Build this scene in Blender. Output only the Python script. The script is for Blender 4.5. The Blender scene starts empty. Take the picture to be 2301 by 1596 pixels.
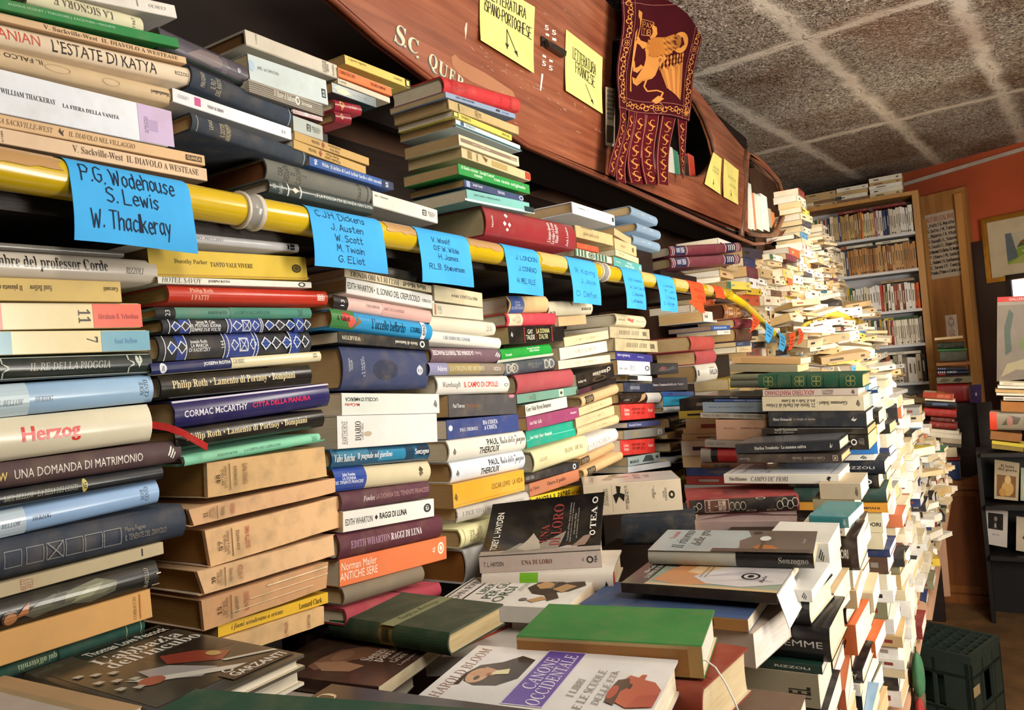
import bpy, math, random
import numpy as np
from mathutils import Vector, Matrix

random.seed(7)
S = bpy.context.scene
COL = S.collection
RND = random.Random(11)
# ---------------------------------------------------------------- camera
W, H, FPX = 2301, 1596, 1728.0
YAW, PIT, ROL = math.radians(31.3), math.radians(1.1), math.radians(-4.7)
CAM = np.array([0.0, 0.0, 1.5])
cd = bpy.data.cameras.new('camera'); co = bpy.data.objects.new('camera', cd); COL.objects.link(co)
cd.sensor_fit = 'HORIZONTAL'; cd.sensor_width = 36.0; cd.lens = 36.0 * FPX / W
cd.clip_start = 0.02; cd.clip_end = 60
RM = Matrix.Rotation(YAW, 3, 'Z') @ Matrix.Rotation(math.pi / 2 + PIT, 3, 'X') @ Matrix.Rotation(ROL, 3, 'Z')
co.matrix_world = Matrix.Translation(CAM) @ RM.to_4x4()
S.camera = co
NR = np.array(RM)
# ---------------------------------------------------------------- view, world, room lamps, added ceiling fill
S.view_settings.view_transform = 'Standard'; S.view_settings.look = 'None'
S.view_settings.gamma = 1.0; S.view_settings.use_curve_mapping = False
S.view_settings.exposure = 0.24
wd = bpy.data.worlds.new('world'); S.world = wd; wd.use_nodes = True
bg = wd.node_tree.nodes['Background']; bg.inputs[0].default_value = (1.0, 0.86, 0.7, 1); bg.inputs[1].default_value = 0.12

def area(name, loc, target, sx, sy, power, color, spread=math.pi):
    l = bpy.data.lights.new(name, 'AREA'); l.shape = 'RECTANGLE'; l.size = sx; l.size_y = sy
    l.energy = power; l.color = color; l.spread = spread
    o = bpy.data.objects.new(name, l); COL.objects.link(o); o.location = loc
    o.rotation_euler = (Vector(target) - Vector(loc)).to_track_quat('-Z', 'Y').to_euler()
    return o
WARM = (1.0, 0.93, 0.82); WARMER = (1.0, 0.86, 0.68)
area('ceiling_tube_near', (0.42, 0.25, 2.5), (-0.45, 0.7, 1.4), 0.25, 1.3, 21, WARM)
area('ceiling_tube_middle', (0.62, 2.1, 2.52), (-0.4, 2.2, 1.2), 0.25, 1.3, 22, WARM)
area('ceiling_tube_far', (0.75, 3.7, 2.2), (-0.7, 4.3, 1.6), 0.4, 0.8, 18, WARMER, 1.45)
area('side_light_aisle', (0.95, 1.0, 1.75), (-0.3, 1.6, 1.1), 0.5, 0.9, 6, WARM)  # area light standing free right of the table, aimed left at the stacks
area('ceiling_bounce_fill', (1.3, 1.3, 1.5), (0.0, 3.0, 2.66), 1.0, 1.0, 78, WARM)  # added fill aimed up for bounce light on the ceiling, not a fixture

# ---------------------------------------------------------------- pixel rays on real planes
def ray(x, y):
    return NR @ np.array([(x - W / 2) / FPX, -(y - H / 2) / FPX, -1.0])
def on_plane(x, y, p0, n):
    r = ray(x, y)
    return CAM + r * (np.dot(p0 - CAM, n) / np.dot(r, n))
def atX(x, y, X): return on_plane(x, y, np.array([X, 0, 0.]), np.array([1., 0, 0]))
def atY(x, y, Y): return on_plane(x, y, np.array([0, Y, 0.]), np.array([0., 1, 0]))
def atZ(x, y, Z): return on_plane(x, y, np.array([0, 0, Z]), np.array([0., 0, 1]))
def unit(v): return v / np.linalg.norm(v)

# ---------------------------------------------------------------- colours and materials
def lin(h):
    h = h.lstrip('#')
    if len(h) == 3: h = ''.join(c + c for c in h)
    r = []
    for i in (0, 2, 4):
        c = int(h[i:i + 2], 16) / 255
        r.append(c / 12.92 if c <= 0.04045 else ((c + 0.055) / 1.055) ** 2.4)
    return (r[0], r[1], r[2], 1.0)
def nmat(name):
    m = bpy.data.materials.new(name); m.use_nodes = True
    nt = m.node_tree; p = nt.nodes['Principled BSDF']
    return m, nt, p
def mix_rgb(nt, fac, a, b, mode='MIX'):
    n = nt.nodes.new('ShaderNodeMix'); n.data_type = 'RGBA'; n.blend_type = mode
    for i, s in ((0, fac), (6, a), (7, b)):
        if hasattr(s, 'links'): nt.links.new(s, n.inputs[i])
        else: n.inputs[i].default_value = s
    return n.outputs[2]
def noise(nt, scale, detail=3, vec=None, rough=0.55):
    n = nt.nodes.new('ShaderNodeTexNoise'); n.inputs['Scale'].default_value = scale
    n.inputs['Detail'].default_value = detail; n.inputs['Roughness'].default_value = rough
    if vec: nt.links.new(vec, n.inputs['Vector'])
    return n.outputs[0]
def ramp(nt, src, stops):
    n = nt.nodes.new('ShaderNodeValToRGB'); r = n.color_ramp
    while len(r.elements) < len(stops): r.elements.new(0.5)
    for e, (p, c) in zip(r.elements, stops):
        e.position = p; e.color = c if len(c) == 4 else (*c, 1)
    nt.links.new(src, n.inputs[0]); return n.outputs[0]
def bump(nt, p, src, strength, dist=0.002):
    b = nt.nodes.new('ShaderNodeBump'); b.inputs['Strength'].default_value = strength
    b.inputs['Distance'].default_value = dist
    nt.links.new(src, b.inputs['Height']); nt.links.new(b.outputs[0], p.inputs['Normal'])
def objvec(nt, sc=(1, 1, 1), rot=0.0):
    t = nt.nodes.new('ShaderNodeTexCoord'); m = nt.nodes.new('ShaderNodeMapping')
    m.inputs['Scale'].default_value = sc; m.inputs['Rotation'].default_value = (0, 0, rot)
    nt.links.new(t.outputs['Object'], m.inputs['Vector']); return m.outputs[0]
def col_attr(nt):
    a = nt.nodes.new('ShaderNodeAttribute'); a.attribute_name = 'Col'; return a.outputs[0]
def paper_mat(name, rough, spec, coat=0.0, wear=0.25, bmp=0.12, bscale=220):
    m, nt, p = nmat(name)
    v = objvec(nt)
    f = ramp(nt, noise(nt, 38, 5, v), [(0.45, (0, 0, 0)), (0.8, (wear, wear, wear))])
    c = mix_rgb(nt, f, col_attr(nt), lin('#8d7a5c'))
    f2 = ramp(nt, noise(nt, 9, 4, v), [(0.35, (0.86, 0.86, 0.86)), (0.6, (1, 1, 1))])
    c = mix_rgb(nt, 1.0, c, f2, 'MULTIPLY')
    nt.links.new(c, p.inputs['Base Color'])
    p.inputs['Roughness'].default_value = rough; p.inputs['Specular IOR Level'].default_value = spec
    p.inputs['Coat Weight'].default_value = coat; p.inputs['Coat Roughness'].default_value = 0.12
    if bmp: bump(nt, p, noise(nt, bscale, 4, v), bmp, 0.001)
    return m
MAT = {}
MAT['m'] = paper_mat('matte_cover_paper', 0.62, 0.35)
MAT['g'] = paper_mat('glossy_cover_film', 0.27, 0.45, 0.25, 0.1, 0.22, 26)
MAT['c'] = paper_mat('book_cloth', 0.8, 0.25, 0, 0.22, 0.5, 900)
MAT['k'] = paper_mat('worn_kraft_paper', 0.85, 0.2, 0, 0.65, 0.9, 60)
MAT['n'] = paper_mat('note_paper', 0.75, 0.25, 0, 0.02, 0.1, 60)
def pages_mat(name, axis):
    m, nt, p = nmat(name)
    s = [30, 30, 30]; s[axis] = 1500
    f = noise(nt, 1.0, 2, objvec(nt, tuple(s)))
    f1 = ramp(nt, f, [(0.3, (0.74, 0.69, 0.62)), (0.62, (1, 1, 1))])
    c = mix_rgb(nt, 0.65, col_attr(nt), f1, 'MULTIPLY')
    g = ramp(nt, noise(nt, 14, 4, objvec(nt)), [(0.3, (0.84, 0.76, 0.64)), (0.65, (1, 1, 1))])
    c = mix_rgb(nt, 0.7, c, g, 'MULTIPLY')
    nt.links.new(c, p.inputs['Base Color']); p.inputs['Roughness'].default_value = 0.9
    p.inputs['Specular IOR Level'].default_value = 0.15
    bump(nt, p, f, 0.3, 0.0006)
    return m
MAT['p'] = pages_mat('page_edges', 2)
def flat_mat(name, hexc, rough=0.6, spec=0.4, metal=0.0, var=0.2, nscale=12, bmp=0.0, vec=(1, 1, 1), h2=None):
    m, nt, p = nmat(name)
    a = lin(hexc); b = lin(h2) if h2 else tuple(x * (1 - var) for x in a[:3]) + (1,)
    f = ramp(nt, noise(nt, nscale, 5, objvec(nt, vec)), [(0.35, (0, 0, 0)), (0.65, (1, 1, 1))])
    nt.links.new(mix_rgb(nt, f, a, b), p.inputs['Base Color'])
    p.inputs['Roughness'].default_value = rough; p.inputs['Specular IOR Level'].default_value = spec
    p.inputs['Metallic'].default_value = metal
    if bmp: bump(nt, p, noise(nt, nscale * 6, 4, objvec(nt, vec)), bmp, 0.003)
    return m

# ---------------------------------------------------------------- mesh accumulator
class MB:
    def __init__(s): s.v = []; s.f = []; s.c = []; s.s = []; s.mi = None
    def face(s, pts, c, smooth=False):
        n = len(s.v); s.v.extend(tuple(map(float, p)) for p in pts)
        s.f.append(tuple(range(n, n + len(pts)))); s.c.append(c); s.s.append(smooth)
    def grid(s, rows, c, smooth=True, flip=False):
        n = len(s.v); nc = len(rows[0])
        for r in rows: s.v.extend(tuple(map(float, p)) for p in r)
        for i in range(len(rows) - 1):
            for j in range(nc - 1):
                q = (n + i * nc + j, n + i * nc + j + 1, n + (i + 1) * nc + j + 1, n + (i + 1) * nc + j)
                s.f.append(q[::-1] if flip else q); s.c.append(c(i, j) if callable(c) else c); s.s.append(smooth)
    def box(s, x0, x1, y0, y1, z0, z1, c, M=None):
        P = [(x, y, z) for z in (z0, z1) for y in (y0, y1) for x in (x0, x1)]
        if M is not None: P = [tuple(M @ Vector(p)) for p in P]
        n = len(s.v); s.v.extend(P)
        for q in ((0, 2, 3, 1), (4, 5, 7, 6), (0, 1, 5, 4), (2, 6, 7, 3), (0, 4, 6, 2), (1, 3, 7, 5)):
            s.f.append(tuple(n + i for i in q)); s.c.append(c); s.s.append(False)
    def tube(s, pts, r, c, seg=8, closed_ends=True):
        pts = [Vector(p) for p in pts]; n = len(s.v); prev = None
        for i, p in enumerate(pts):
            d = (pts[min(i + 1, len(pts) - 1)] - pts[max(i - 1, 0)]).normalized()
            if prev is None:
                a = d.orthogonal().normalized()
            else:
                a = (prev - d * prev.dot(d)).normalized()
            prev = a; b = d.cross(a)
            rr = r[i] if isinstance(r, (list, tuple)) else r
            for k in range(seg):
                t = 2 * math.pi * k / seg
                s.v.append(tuple(p + a * (rr * math.cos(t)) + b * (rr * math.sin(t))))
        for i in range(len(pts) - 1):
            for k in range(seg):
                k2 = (k + 1) % seg
                s.f.append((n + i * seg + k, n + i * seg + k2, n + (i + 1) * seg + k2, n + (i + 1) * seg + k))
                s.c.append(c(i) if callable(c) else c); s.s.append(True)
        if closed_ends:
            for base, rev in ((n, True), (n + (len(pts) - 1) * seg, False)):
                q = tuple(range(base, base + seg)); s.f.append(q[::-1] if rev else q)
                s.c.append(c(0) if callable(c) else c); s.s.append(False)
    def build(s, name, mat, parent=None, M=None):
        me = bpy.data.meshes.new(name); me.from_pydata(s.v, [], s.f)
        if s.f:
            a = me.color_attributes.new('Col', 'FLOAT_COLOR', 'CORNER')
            cnt = [len(f) for f in s.f]
            arr = np.repeat(np.array(s.c, dtype=np.float32), cnt, axis=0)
            a.data.foreach_set('color', arr.ravel())
            me.polygons.foreach_set('use_smooth', s.s)
        for k in (mat if isinstance(mat, list) else [mat]): me.materials.append(k)
        if s.mi: me.polygons.foreach_set('material_index', s.mi)
        me.update()
        o = bpy.data.objects.new(name, me); COL.objects.link(o)
        if parent is not None: o.parent = parent
        if M is not None: o.matrix_world = M if parent is None else o.matrix_world
        return o
def tag(o, label=None, cat=None, group=None, kind=None):
    if label: o['label'] = label
    if cat: o['category'] = cat
    if group: o['group'] = group
    if kind: o['kind'] = kind
    return o
def empty(name, M):
    o = bpy.data.objects.new(name, None); COL.objects.link(o)
    o.empty_display_size = 0.02; o.matrix_world = M
    return o
def frame(org, x, y, z):
    return Matrix(((x[0], y[0], z[0], org[0]), (x[1], y[1], z[1], org[1]), (x[2], y[2], z[2], org[2]), (0, 0, 0, 1)))

# ---------------------------------------------------------------- lettering
_TC = {}
def _map(s, st):
    if st in 'sb': return s
    up, lo = {'r': (0x1d400, 0x1d41a), 'i': (0x1d434, 0x1d44e), 'c': (0x1d4d0, 0x1d4ea), 'j': (0x1d468, 0x1d482)}[st]
    o = ''
    for c in s:
        if 'A' <= c <= 'Z': o += chr(up + ord(c) - 65)
        elif 'a' <= c <= 'z': o += 'ℎ' if (st == 'i' and c == 'h') else chr(lo + ord(c) - 97)
        elif st == 'r' and c.isdigit(): o += chr(0x1d7ce + int(c))
        else: o += c
    return o
def text_polys(s, st):
    k = (s, st)
    if k in _TC: return _TC[k]
    c = bpy.data.curves.new('t', 'FONT'); c.body = _map(s, st); c.resolution_u = 2
    c.align_x = 'CENTER'; c.space_line = 0.85
    if st == 'b': c.offset = 0.018
    o = bpy.data.objects.new('t', c); m = o.to_mesh()
    V = np.array([v.co[:2] for v in m.vertices]) if len(m.vertices) else np.zeros((1, 2))
    a, b = V.min(0), V.max(0); V = (V - a) / np.maximum(b - a, 1e-6)
    P = [[tuple(V[i]) for i in p.vertices] for p in m.polygons]
    o.to_mesh_clear(); bpy.data.objects.remove(o); bpy.data.curves.remove(c)
    _TC[k] = P; return P
# decals live in a rectangle; x in pixels of the photo (or metres when px=False), z as a fraction
def t(s, x0, x1, z0, z1, c, st='s', rot=0): return ('t', s, x0, x1, z0, z1, lin(c), st, rot)
def b(x0, x1, z0, z1, c): return ('p', [[(0, 0), (1, 0), (1, 1), (0, 1)]], x0, x1, z0, z1, lin(c))
def q(pts, x0, x1, z0, z1, c): return ('p', [pts], x0, x1, z0, z1, lin(c))
def el(x0, x1, z0, z1, c, n=16):
    return ('p', [[(.5 + .5 * math.cos(2 * math.pi * i / n), .5 + .5 * math.sin(2 * math.pi * i / n)) for i in range(n)]], x0, x1, z0, z1, lin(c))
def ring(x0, x1, z0, z1, c, w=0.2, n=16):
    P = []
    for i in range(n):
        a0, a1 = 2 * math.pi * i / n, 2 * math.pi * (i + 1) / n
        P.append([(.5 + r * math.cos(a), .5 + r * math.sin(a)) for r, a in ((.5, a0), (.5, a1), (.5 - w, a1), (.5 - w, a0))])
    return ('p', P, x0, x1, z0, z1, lin(c))
def decal_polys(d):
    """polygons in the unit box of the decal, with its box and colour"""
    if d[0] == 't':
        _, s, x0, x1, z0, z1, c, st, rot = d
        P = text_polys(s, st)
        if rot == 180: P = [[(1 - u, 1 - v) for u, v in p] for p in P]
        elif rot == 90: P = [[(1 - v, u) for u, v in p] for p in P]
        elif rot == 270: P = [[(v, 1 - u) for u, v in p] for p in P]
        return P, x0, x1, z0, z1, c
    return d[1], d[2], d[3], d[4], d[5], d[6]
def clip_band(p, z0, z1):
    for zc, sgn in ((z0, 1), (z1, -1)):
        o = []
        for i in range(len(p)):
            a, c = p[i], p[(i + 1) % len(p)]
            da, dc = (a[1] - zc) * sgn, (c[1] - zc) * sgn
            if da >= 0: o.append(a)
            if (da > 0 and dc < 0) or (da < 0 and dc > 0):
                f = da / (da - dc); o.append((a[0] + (c[0] - a[0]) * f, a[1] + (c[1] - a[1]) * f))
        p = o
        if len(p) < 3: return None
    return p

# ---------------------------------------------------------------- a book
PAGE = ['#d9c9a6', '#cdb78d', '#e4dac4', '#c2a67a', '#efe8da', '#b8996b']
def profile(T, kind):
    if kind == 'h':
        bu = min(0.22 * T, 0.0065); n = 8
        return [(bu * (2 * i / n - 1) ** 2, T * i / n) for i in range(n + 1)]
    e = min(0.0012 if kind == 's' else 0.0006, T * .2)
    return [(e, 0), (0, e), (0, T - e), (e, T)]
def book_mesh(L, Wd, T, hexc, kind='h', spine=(), top=(), rag=0.0, board=None, rnd=RND, curl=None):
    """local x along the spine, y from the spine into the pages, z the thickness"""
    m = MB(); c = lin(hexc); pr = profile(T, kind)
    bt = board if board else (0.0026 if kind in 'hs' else 0.0008)
    bt = min(bt, T * 0.3)
    pr = [(min(y, Wd * .5), z) for y, z in pr]
    out = [(Wd, 0)] + pr + [(Wd, T)]
    inn = [(Wd, bt)] + [(y + (max(bt, rag * 1.2 + .001) if rag else bt), min(max(z, bt), T - bt)) for i, (y, z) in enumerate(pr)] + [(Wd, T - bt)]
    nx = 7 if rag else 1
    xs = [L * i / nx for i in range(nx + 1)]
    jit = [[(rnd.uniform(-rag, rag) if rag else 0) for _ in out] for _ in xs]
    jx0 = [rnd.uniform(0, rag * 2.2) for _ in out]; jx1 = [rnd.uniform(0, rag * 2.2) for _ in out]
    def P(i, k, prof):
        y, z = prof[k]; x = xs[i]
        if rag:
            if i == 0: x += jx0[k]
            if i == nx: x -= jx1[k]
            y += jit[i][k] * 0.35 if 0 < k < len(out) - 1 else 0
        return (x, y, z)
    rows = [[P(i, k, out) for k in range(len(out))] for i in range(nx + 1)]
    m.grid(rows, c, kind == 'h')
    rows2 = [[P(i, k, inn) for k in range(len(inn))] for i in range(nx + 1)]
    ci = lin('#cbbfa5') if kind in 'hs' else tuple(min(1, x * .6 + .3) for x in c[:3]) + (1,)
    m.grid(rows2, ci, False, True)
    for i, fl in ((0, False), (nx, True)):
        m.grid([rows[i], rows2[i]], c, False, fl)
    for k, fl in ((0, True), (len(out) - 1, False)):
        m.grid([[r[k] for r in rows], [r[k] for r in rows2]], c, False, fl)
    # spine decals
    zs = [z for _, z in pr]
    for n, d in enumerate(spine):
        off = 0.00022 + 0.00007 * n + rag * 0.36
        P_, x0, x1, z0, z1, cc = decal_polys(d)
        flatz = kind != 'h'
        for p in P_:
            pp = [(x0 + (x1 - x0) * u, (z0 + (z1 - z0) * v) * T) for u, v in p]
            if flatz:
                m.face([(x, -off, min(max(z, pr[1][1]), pr[2][1])) for x, z in pp], cc); continue
            lo, hi = min(z for _, z in pp), max(z for _, z in pp)
            for i in range(len(pr) - 1):
                if zs[i + 1] <= lo or zs[i] >= hi: continue
                cp = clip_band(pp, max(zs[i], 1e-5), zs[i + 1])
                if not cp: continue
                (ya, za), (yb, zb) = pr[i], pr[i + 1]
                nrm = unit(np.array([-(zb - za), (yb - ya)]))
                m.face([(x, ya + (yb - ya) * (z - za) / (zb - za) + nrm[0] * off, z + nrm[1] * off) for x, z in cp], cc)
    for n, d in enumerate(top):
        off = T + 0.00022 + 0.00007 * n
        P_, x0, x1, y0, y1, cc = decal_polys(d)
        for p in P_:
            m.face([((x0 + (x1 - x0) * u) * L, (y0 + (y1 - y0) * v) * Wd, off) for u, v in p], cc)
    return m
def page_mesh(L, Wd, T, kind, hexc, board=None, rag=0):
    m = MB(); bt = board if board else (0.0026 if kind in 'hs' else 0.0008); bt = min(bt, T * 0.3)
    i = 0.003 if kind in 'hs' else 0.0005
    y0 = (min(0.22 * T, 0.0065) * .6 + 0.003) if kind == 'h' else bt + 0.0003
    if rag: y0 = max(y0, rag * 1.6 + .002); i = max(i, rag * 2.3)
    c = lin(hexc); y1 = Wd - (0.004 if kind in 'hs' else 0.0006)
    n = 5; g = 0.0002
    zs = [bt + g + (T - 2 * bt - 2 * g) * k / (n - 1) for k in range(n)]
    cv = 0.0025 if kind == 'h' else 0
    r0 = [(i, y0, z) for z in zs]; r1 = [(i, y1 - cv * (1 - (2 * k / (n - 1) - 1) ** 2), z) for k, z in enumerate(zs)]
    r2 = [(L - i, p[1], p[2]) for p in r1]; r3 = [(L - i, y0, z) for z in zs]
    m.grid([r0, r1, r2, r3, r0], c, False, False)
    for k, fl in ((0, False), (n - 1, True)):
        qd = [r0[k], r1[k], r2[k], r3[k]]; m.face(qd if fl else qd[::-1], c)
    return m
PLUR = {}
def make_book(M, L, Wd, T, hexc, kind, fin, label, spine=(), top=(), page=None, rag=0, group=None, rnd=RND, name=None):
    root = empty(name or ('paperback_book' if kind == 'p' else 'hardback_book'), M)
    tag(root, label, 'book', group)
    book_mesh(L, Wd, T, hexc, kind, spine, top, rag, None, rnd).build('cover', MAT[fin], root)
    page_mesh(L, Wd, T, kind, page or rnd.choice(PAGE), None, rag).build('page_block', MAT['p'], root)
    return root
ORD = 'topmost,second,third,fourth,fifth,sixth,seventh,eighth,ninth,tenth,eleventh,twelfth,thirteenth,fourteenth,fifteenth,sixteenth,seventeenth,eighteenth,nineteenth,twentieth'.split(',')
ORD += ['twenty-' + w for w in 'first,second,third,fourth,fifth,sixth,seventh,eighth,ninth'.split(',')]

class Fit:
    """a spine seen in the photo, solved on the plane the stack stands in"""
    def __init__(s, quad, p0, n, row):
        xl, a, c, xr, d, e = quad
        if xl == 0 and row[1] != 'keep':
            k = -45.0
            a, c = a + (d - a) * k / xr, c + (e - c) * k / xr; xl = k
        if xl < 0: xl = xl
        s.p0, s.n = p0, n; s.q = (xl, a, c, xr, d, e); s.row = row
        TL, BL, TR, BR = (on_plane(x, y, p0, n) for x, y in ((xl, a), (xl, c), (xr, d), (xr, e)))
        s.u = unit((TR - TL) + (BR - BL))
        zz = np.array([0, 0, 1.]); s.w = unit(zz - s.u * np.dot(zz, s.u)) if abs(n[2]) < .5 else None
        # keep the spine upright in its plane
        s.w = unit(np.cross(n, s.u)); s.w = s.w if s.w[2] > 0 else -s.w
        s.c = (TL + TR + BL + BR) / 4
        s.L = (np.linalg.norm(TR - TL) + np.linalg.norm(BR - BL)) / 2
        s.T = abs(np.dot((TL + TR - BL - BR) / 2, s.w))
    def org(s): return s.c - s.u * s.L / 2 - s.w * s.T / 2
    def xm(s, px):
        xl, a, c, xr, d, e = s.q; f = (px - xl) / (xr - xl)
        y = (a + c) / 2 + ((d + e) / 2 - (a + c) / 2) * f
        return float(np.dot(on_plane(px, y, s.p0, s.n) - s.org(), s.u))
    def zat(s, f, top):
        p = s.c + s.u * (f - .5) * s.L; return p[2] + (s.T / 2 if top else -s.T / 2) * s.w[2]
    def along(s, Y):   # height of the edges at a position along the stack
        return np.dot(np.array([0, 0, 0]), s.u)
def zedge(f, k, ax, top):
    """z of an edge of fit f where its axis coordinate (ax) equals k"""
    r = (k - f.c[ax]) / f.u[ax]
    return f.c[2] + f.u[2] * r + (f.T / 2 if top else -f.T / 2)
def settle(fits, ax, gap=0.0006):
    for it in range(3):
        for i in range(len(fits) - 1, 0, -1):
            A, B = fits[i - 1], fits[i]
            lo = max(A.c[ax] - A.L / 2 * abs(A.u[ax]), B.c[ax] - B.L / 2 * abs(B.u[ax]))
            hi = min(A.c[ax] + A.L / 2 * abs(A.u[ax]), B.c[ax] + B.L / 2 * abs(B.u[ax]))
            if hi <= lo: continue
            g = min(zedge(A, k, ax, False) - zedge(B, k, ax, True) for k in (lo, hi))
            if g < gap or g < 0.004:
                d = (gap - g) / 2
                A.T -= d; A.c = A.c + A.w * d / 2
                B.T -= d; B.c = B.c - B.w * d / 2
                A.T = max(A.T, 0.004); B.T = max(B.T, 0.004)
def place_label(desc, i, colname):
    cn = colname + ' from left' if colname.endswith(('lower stack', 'upper stack')) else colname
    for l in ('%s, %s down in %s' % (desc, ORD[i], cn) if i else '%s, topmost in %s' % (desc, cn), '%s, %s down in %s' % (desc, ORD[i], colname) if i else '%s, topmost in %s' % (desc, colname), '%s, in %s' % (desc, colname), desc):
        if len(l.split()) <= 16: return l
    raise ValueError(desc)
LOWEST = []
def column(colname, rows, X0=-0.70, axis='X', yaw=0.0, group=None, depth=(0.125, 0.15), jit=0.004):
    fits = []
    for r in rows:
        quad, hexc, kf, desc, dec = r[:5]
        opt = r[5] if len(r) > 5 else {}
        x0 = X0 + opt.get('dx', RND.uniform(-jit, jit)); ya = math.radians(opt.get('yaw', yaw))
        if axis == 'X':
            n = np.array([math.cos(ya), math.sin(ya), 0.]); p0 = np.array(atX((quad[0] + quad[3]) / 2, (quad[1] + quad[4]) / 2, x0))
        else:
            n = np.array([-math.sin(ya), math.cos(ya), 0.]); p0 = np.array(atY((quad[0] + quad[3]) / 2, (quad[1] + quad[4]) / 2, x0))
        fits.append(Fit(quad, p0, n, (r, '')))
    settle(fits, 1 if axis == 'X' else 0)
    out = []
    for i, f in enumerate(fits):
        r = f.row[0]; quad, hexc, kf, desc, dec = r[:5]; opt = r[5] if len(r) > 5 else {}
        y = np.cross(f.w, f.u); M = frame(f.org(), f.u, y, f.w)
        sp = []
        for d in dec:
            d = list(d)
            if d[0] == 't': d[2], d[3] = f.xm(d[2]), f.xm(d[3])
            else: d[2], d[3] = f.xm(d[2]), f.xm(d[3])
            sp.append(tuple(d))
        lab = place_label(desc, i, colname)
        Wd = opt.get('W', RND.uniform(*depth))
        o = make_book(M, f.L, Wd, f.T, hexc, kf[0], kf[1], lab, sp, opt.get('top', ()), opt.get('page'),
                      opt.get('rag', 0), group or 'books in the wall stacks')
        if 'rib' in opt: opt['rib'](o, f)
        out.append(o)
    f = fits[-1]
    if axis == 'X': LOWEST.append((colname, f.c[1] - f.L / 2, f.c[1] + f.L / 2, min(zedge(f, f.c[1] - f.L / 2, 1, False), zedge(f, f.c[1] + f.L / 2, 1, False))))
    return out
# ================================================================ room shell
def struct(o): o['kind'] = 'structure'; return o
def plain(mb, name, mat, parent=None): return mb.build(name, mat, parent)
ZC = 2.66
# ceiling: rough wood-wool slabs with smeared plaster joints
m, nt, p = nmat('ceiling_slabs')
v = objvec(nt, (1, 1, 1), math.radians(6.5))
sep = nt.nodes.new('ShaderNodeSeparateXYZ'); nt.links.new(v, sep.inputs[0])
wob = noise(nt, 6, 8, v, .75)
def math_n(op, a, c=None):
    n = nt.nodes.new('ShaderNodeMath'); n.operation = op
    for i, s in ((0, a), (1, c)):
        if s is None: continue
        if hasattr(s, 'links'): nt.links.new(s, n.inputs[i])
        else: n.inputs[i].default_value = s
    return n.outputs[0]
def joint(coord, period, offset, width):
    w = math_n('MULTIPLY', math_n('SUBTRACT', wob, 0.5), 0.13)
    a = math_n('DIVIDE', math_n('ADD', math_n('ADD', coord, offset), w), period)
    d = math_n('MULTIPLY', math_n('ABSOLUTE', math_n('SUBTRACT', math_n('FRACT', a), 0.5)), period)
    return d
vr = Matrix.Rotation(math.radians(6.5), 2)
def rot2(x, y): c, s = math.cos(math.radians(6.5)), math.sin(math.radians(6.5)); return c * x - s * y, s * x + c * y
A = atZ(1811, 88, ZC); ax_, ay_ = rot2(A[0], A[1])
px_, py_ = 0.495, 1.51
jx = joint(sep.outputs[0], px_, px_ * .5 - ax_, 0.03); jy = joint(sep.outputs[1], py_, py_ * .5 - ay_, 0.03)
jm = math_n('MINIMUM', jx, jy)
jf = ramp(nt, math_n('MULTIPLY', jm, 10.0), [(0.16, (1, 1, 1)), (0.5, (0, 0, 0))])
crack = ramp(nt, math_n('MULTIPLY', jm, 10.0), [(0.008, (1, 1, 1)), (0.03, (0, 0, 0))])
vn = objvec(nt, (70, 55, 55), math.radians(20))
fib = noise(nt, 1.0, 3, vn, 0.6)
wv = nt.nodes.new('ShaderNodeTexNoise'); wv.inputs['Scale'].default_value = 46; wv.inputs['Detail'].default_value = 4; wv.inputs['Distortion'].default_value = 2.5
nt.links.new(objvec(nt), wv.inputs['Vector'])
slab = ramp(nt, wv.outputs[0], [(0.36, lin('#5c5148')), (0.5, lin('#b5a797')), (0.64, lin('#e6dccf'))])
stain = ramp(nt, noise(nt, 1.7, 4, objvec(nt)), [(0.38, lin('#c9b4a6')), (0.62, lin('#ffffff'))])
slab = mix_rgb(nt, 1.0, slab, stain, 'MULTIPLY')
plast = mix_rgb(nt, noise(nt, 9, 5, objvec(nt)), lin('#b5a797'), lin('#e2d8ca'))
base = mix_rgb(nt, jf, slab, plast)
base = mix_rgb(nt, math_n('MULTIPLY', crack, ramp(nt, noise(nt, 6, 2, objvec(nt)), [(0.5, (0, 0, 0)), (0.6, (1, 1, 1))])), base, lin('#4a3828'))
red = ramp(nt, noise(nt, 1.1, 3, objvec(nt, (1, .45, 1))), [(0.6, (0, 0, 0)), (0.72, (0.55, 0.55, 0.55))])
base = mix_rgb(nt, red, base, lin('#9a6a50'))
nt.links.new(base, p.inputs['Base Color']); p.inputs['Roughness'].default_value = 0.95; p.inputs['Specular IOR Level'].default_value = 0.1
inv = math_n('SUBTRACT', 1.0, jf)
h = math_n('ADD', math_n('MULTIPLY', wv.outputs[0], math_n('ADD', math_n('MULTIPLY', inv, 0.9), 0.1)), math_n('MULTIPLY', jf, 0.25))
bump(nt, p, h, 1.0, 0.03)
CEIL = m
mb = MB(); mb.box(-1.3, 2.3, -1.6, 7.6, ZC, ZC + .12, (1, 1, 1, 1)); struct(plain(mb, 'ceiling', CEIL))
FLOORM = flat_mat('stone_floor', '#7a5a38', 0.6, 0.3, 0, .45, 7, .3)
mb = MB(); mb.box(-1.3, 2.3, -1.6, 7.6, -.1, 0, (1, 1, 1, 1)); struct(plain(mb, 'floor', FLOORM))
DARKW = flat_mat('dark_wood', '#24160f', 0.5, 0.4, 0, .4, 6, .15, (1, 1, 8))
PLASTER = flat_mat('dark_plaster', '#5a4030', 0.9, 0.2, 0, .3, 4, .3)
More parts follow.
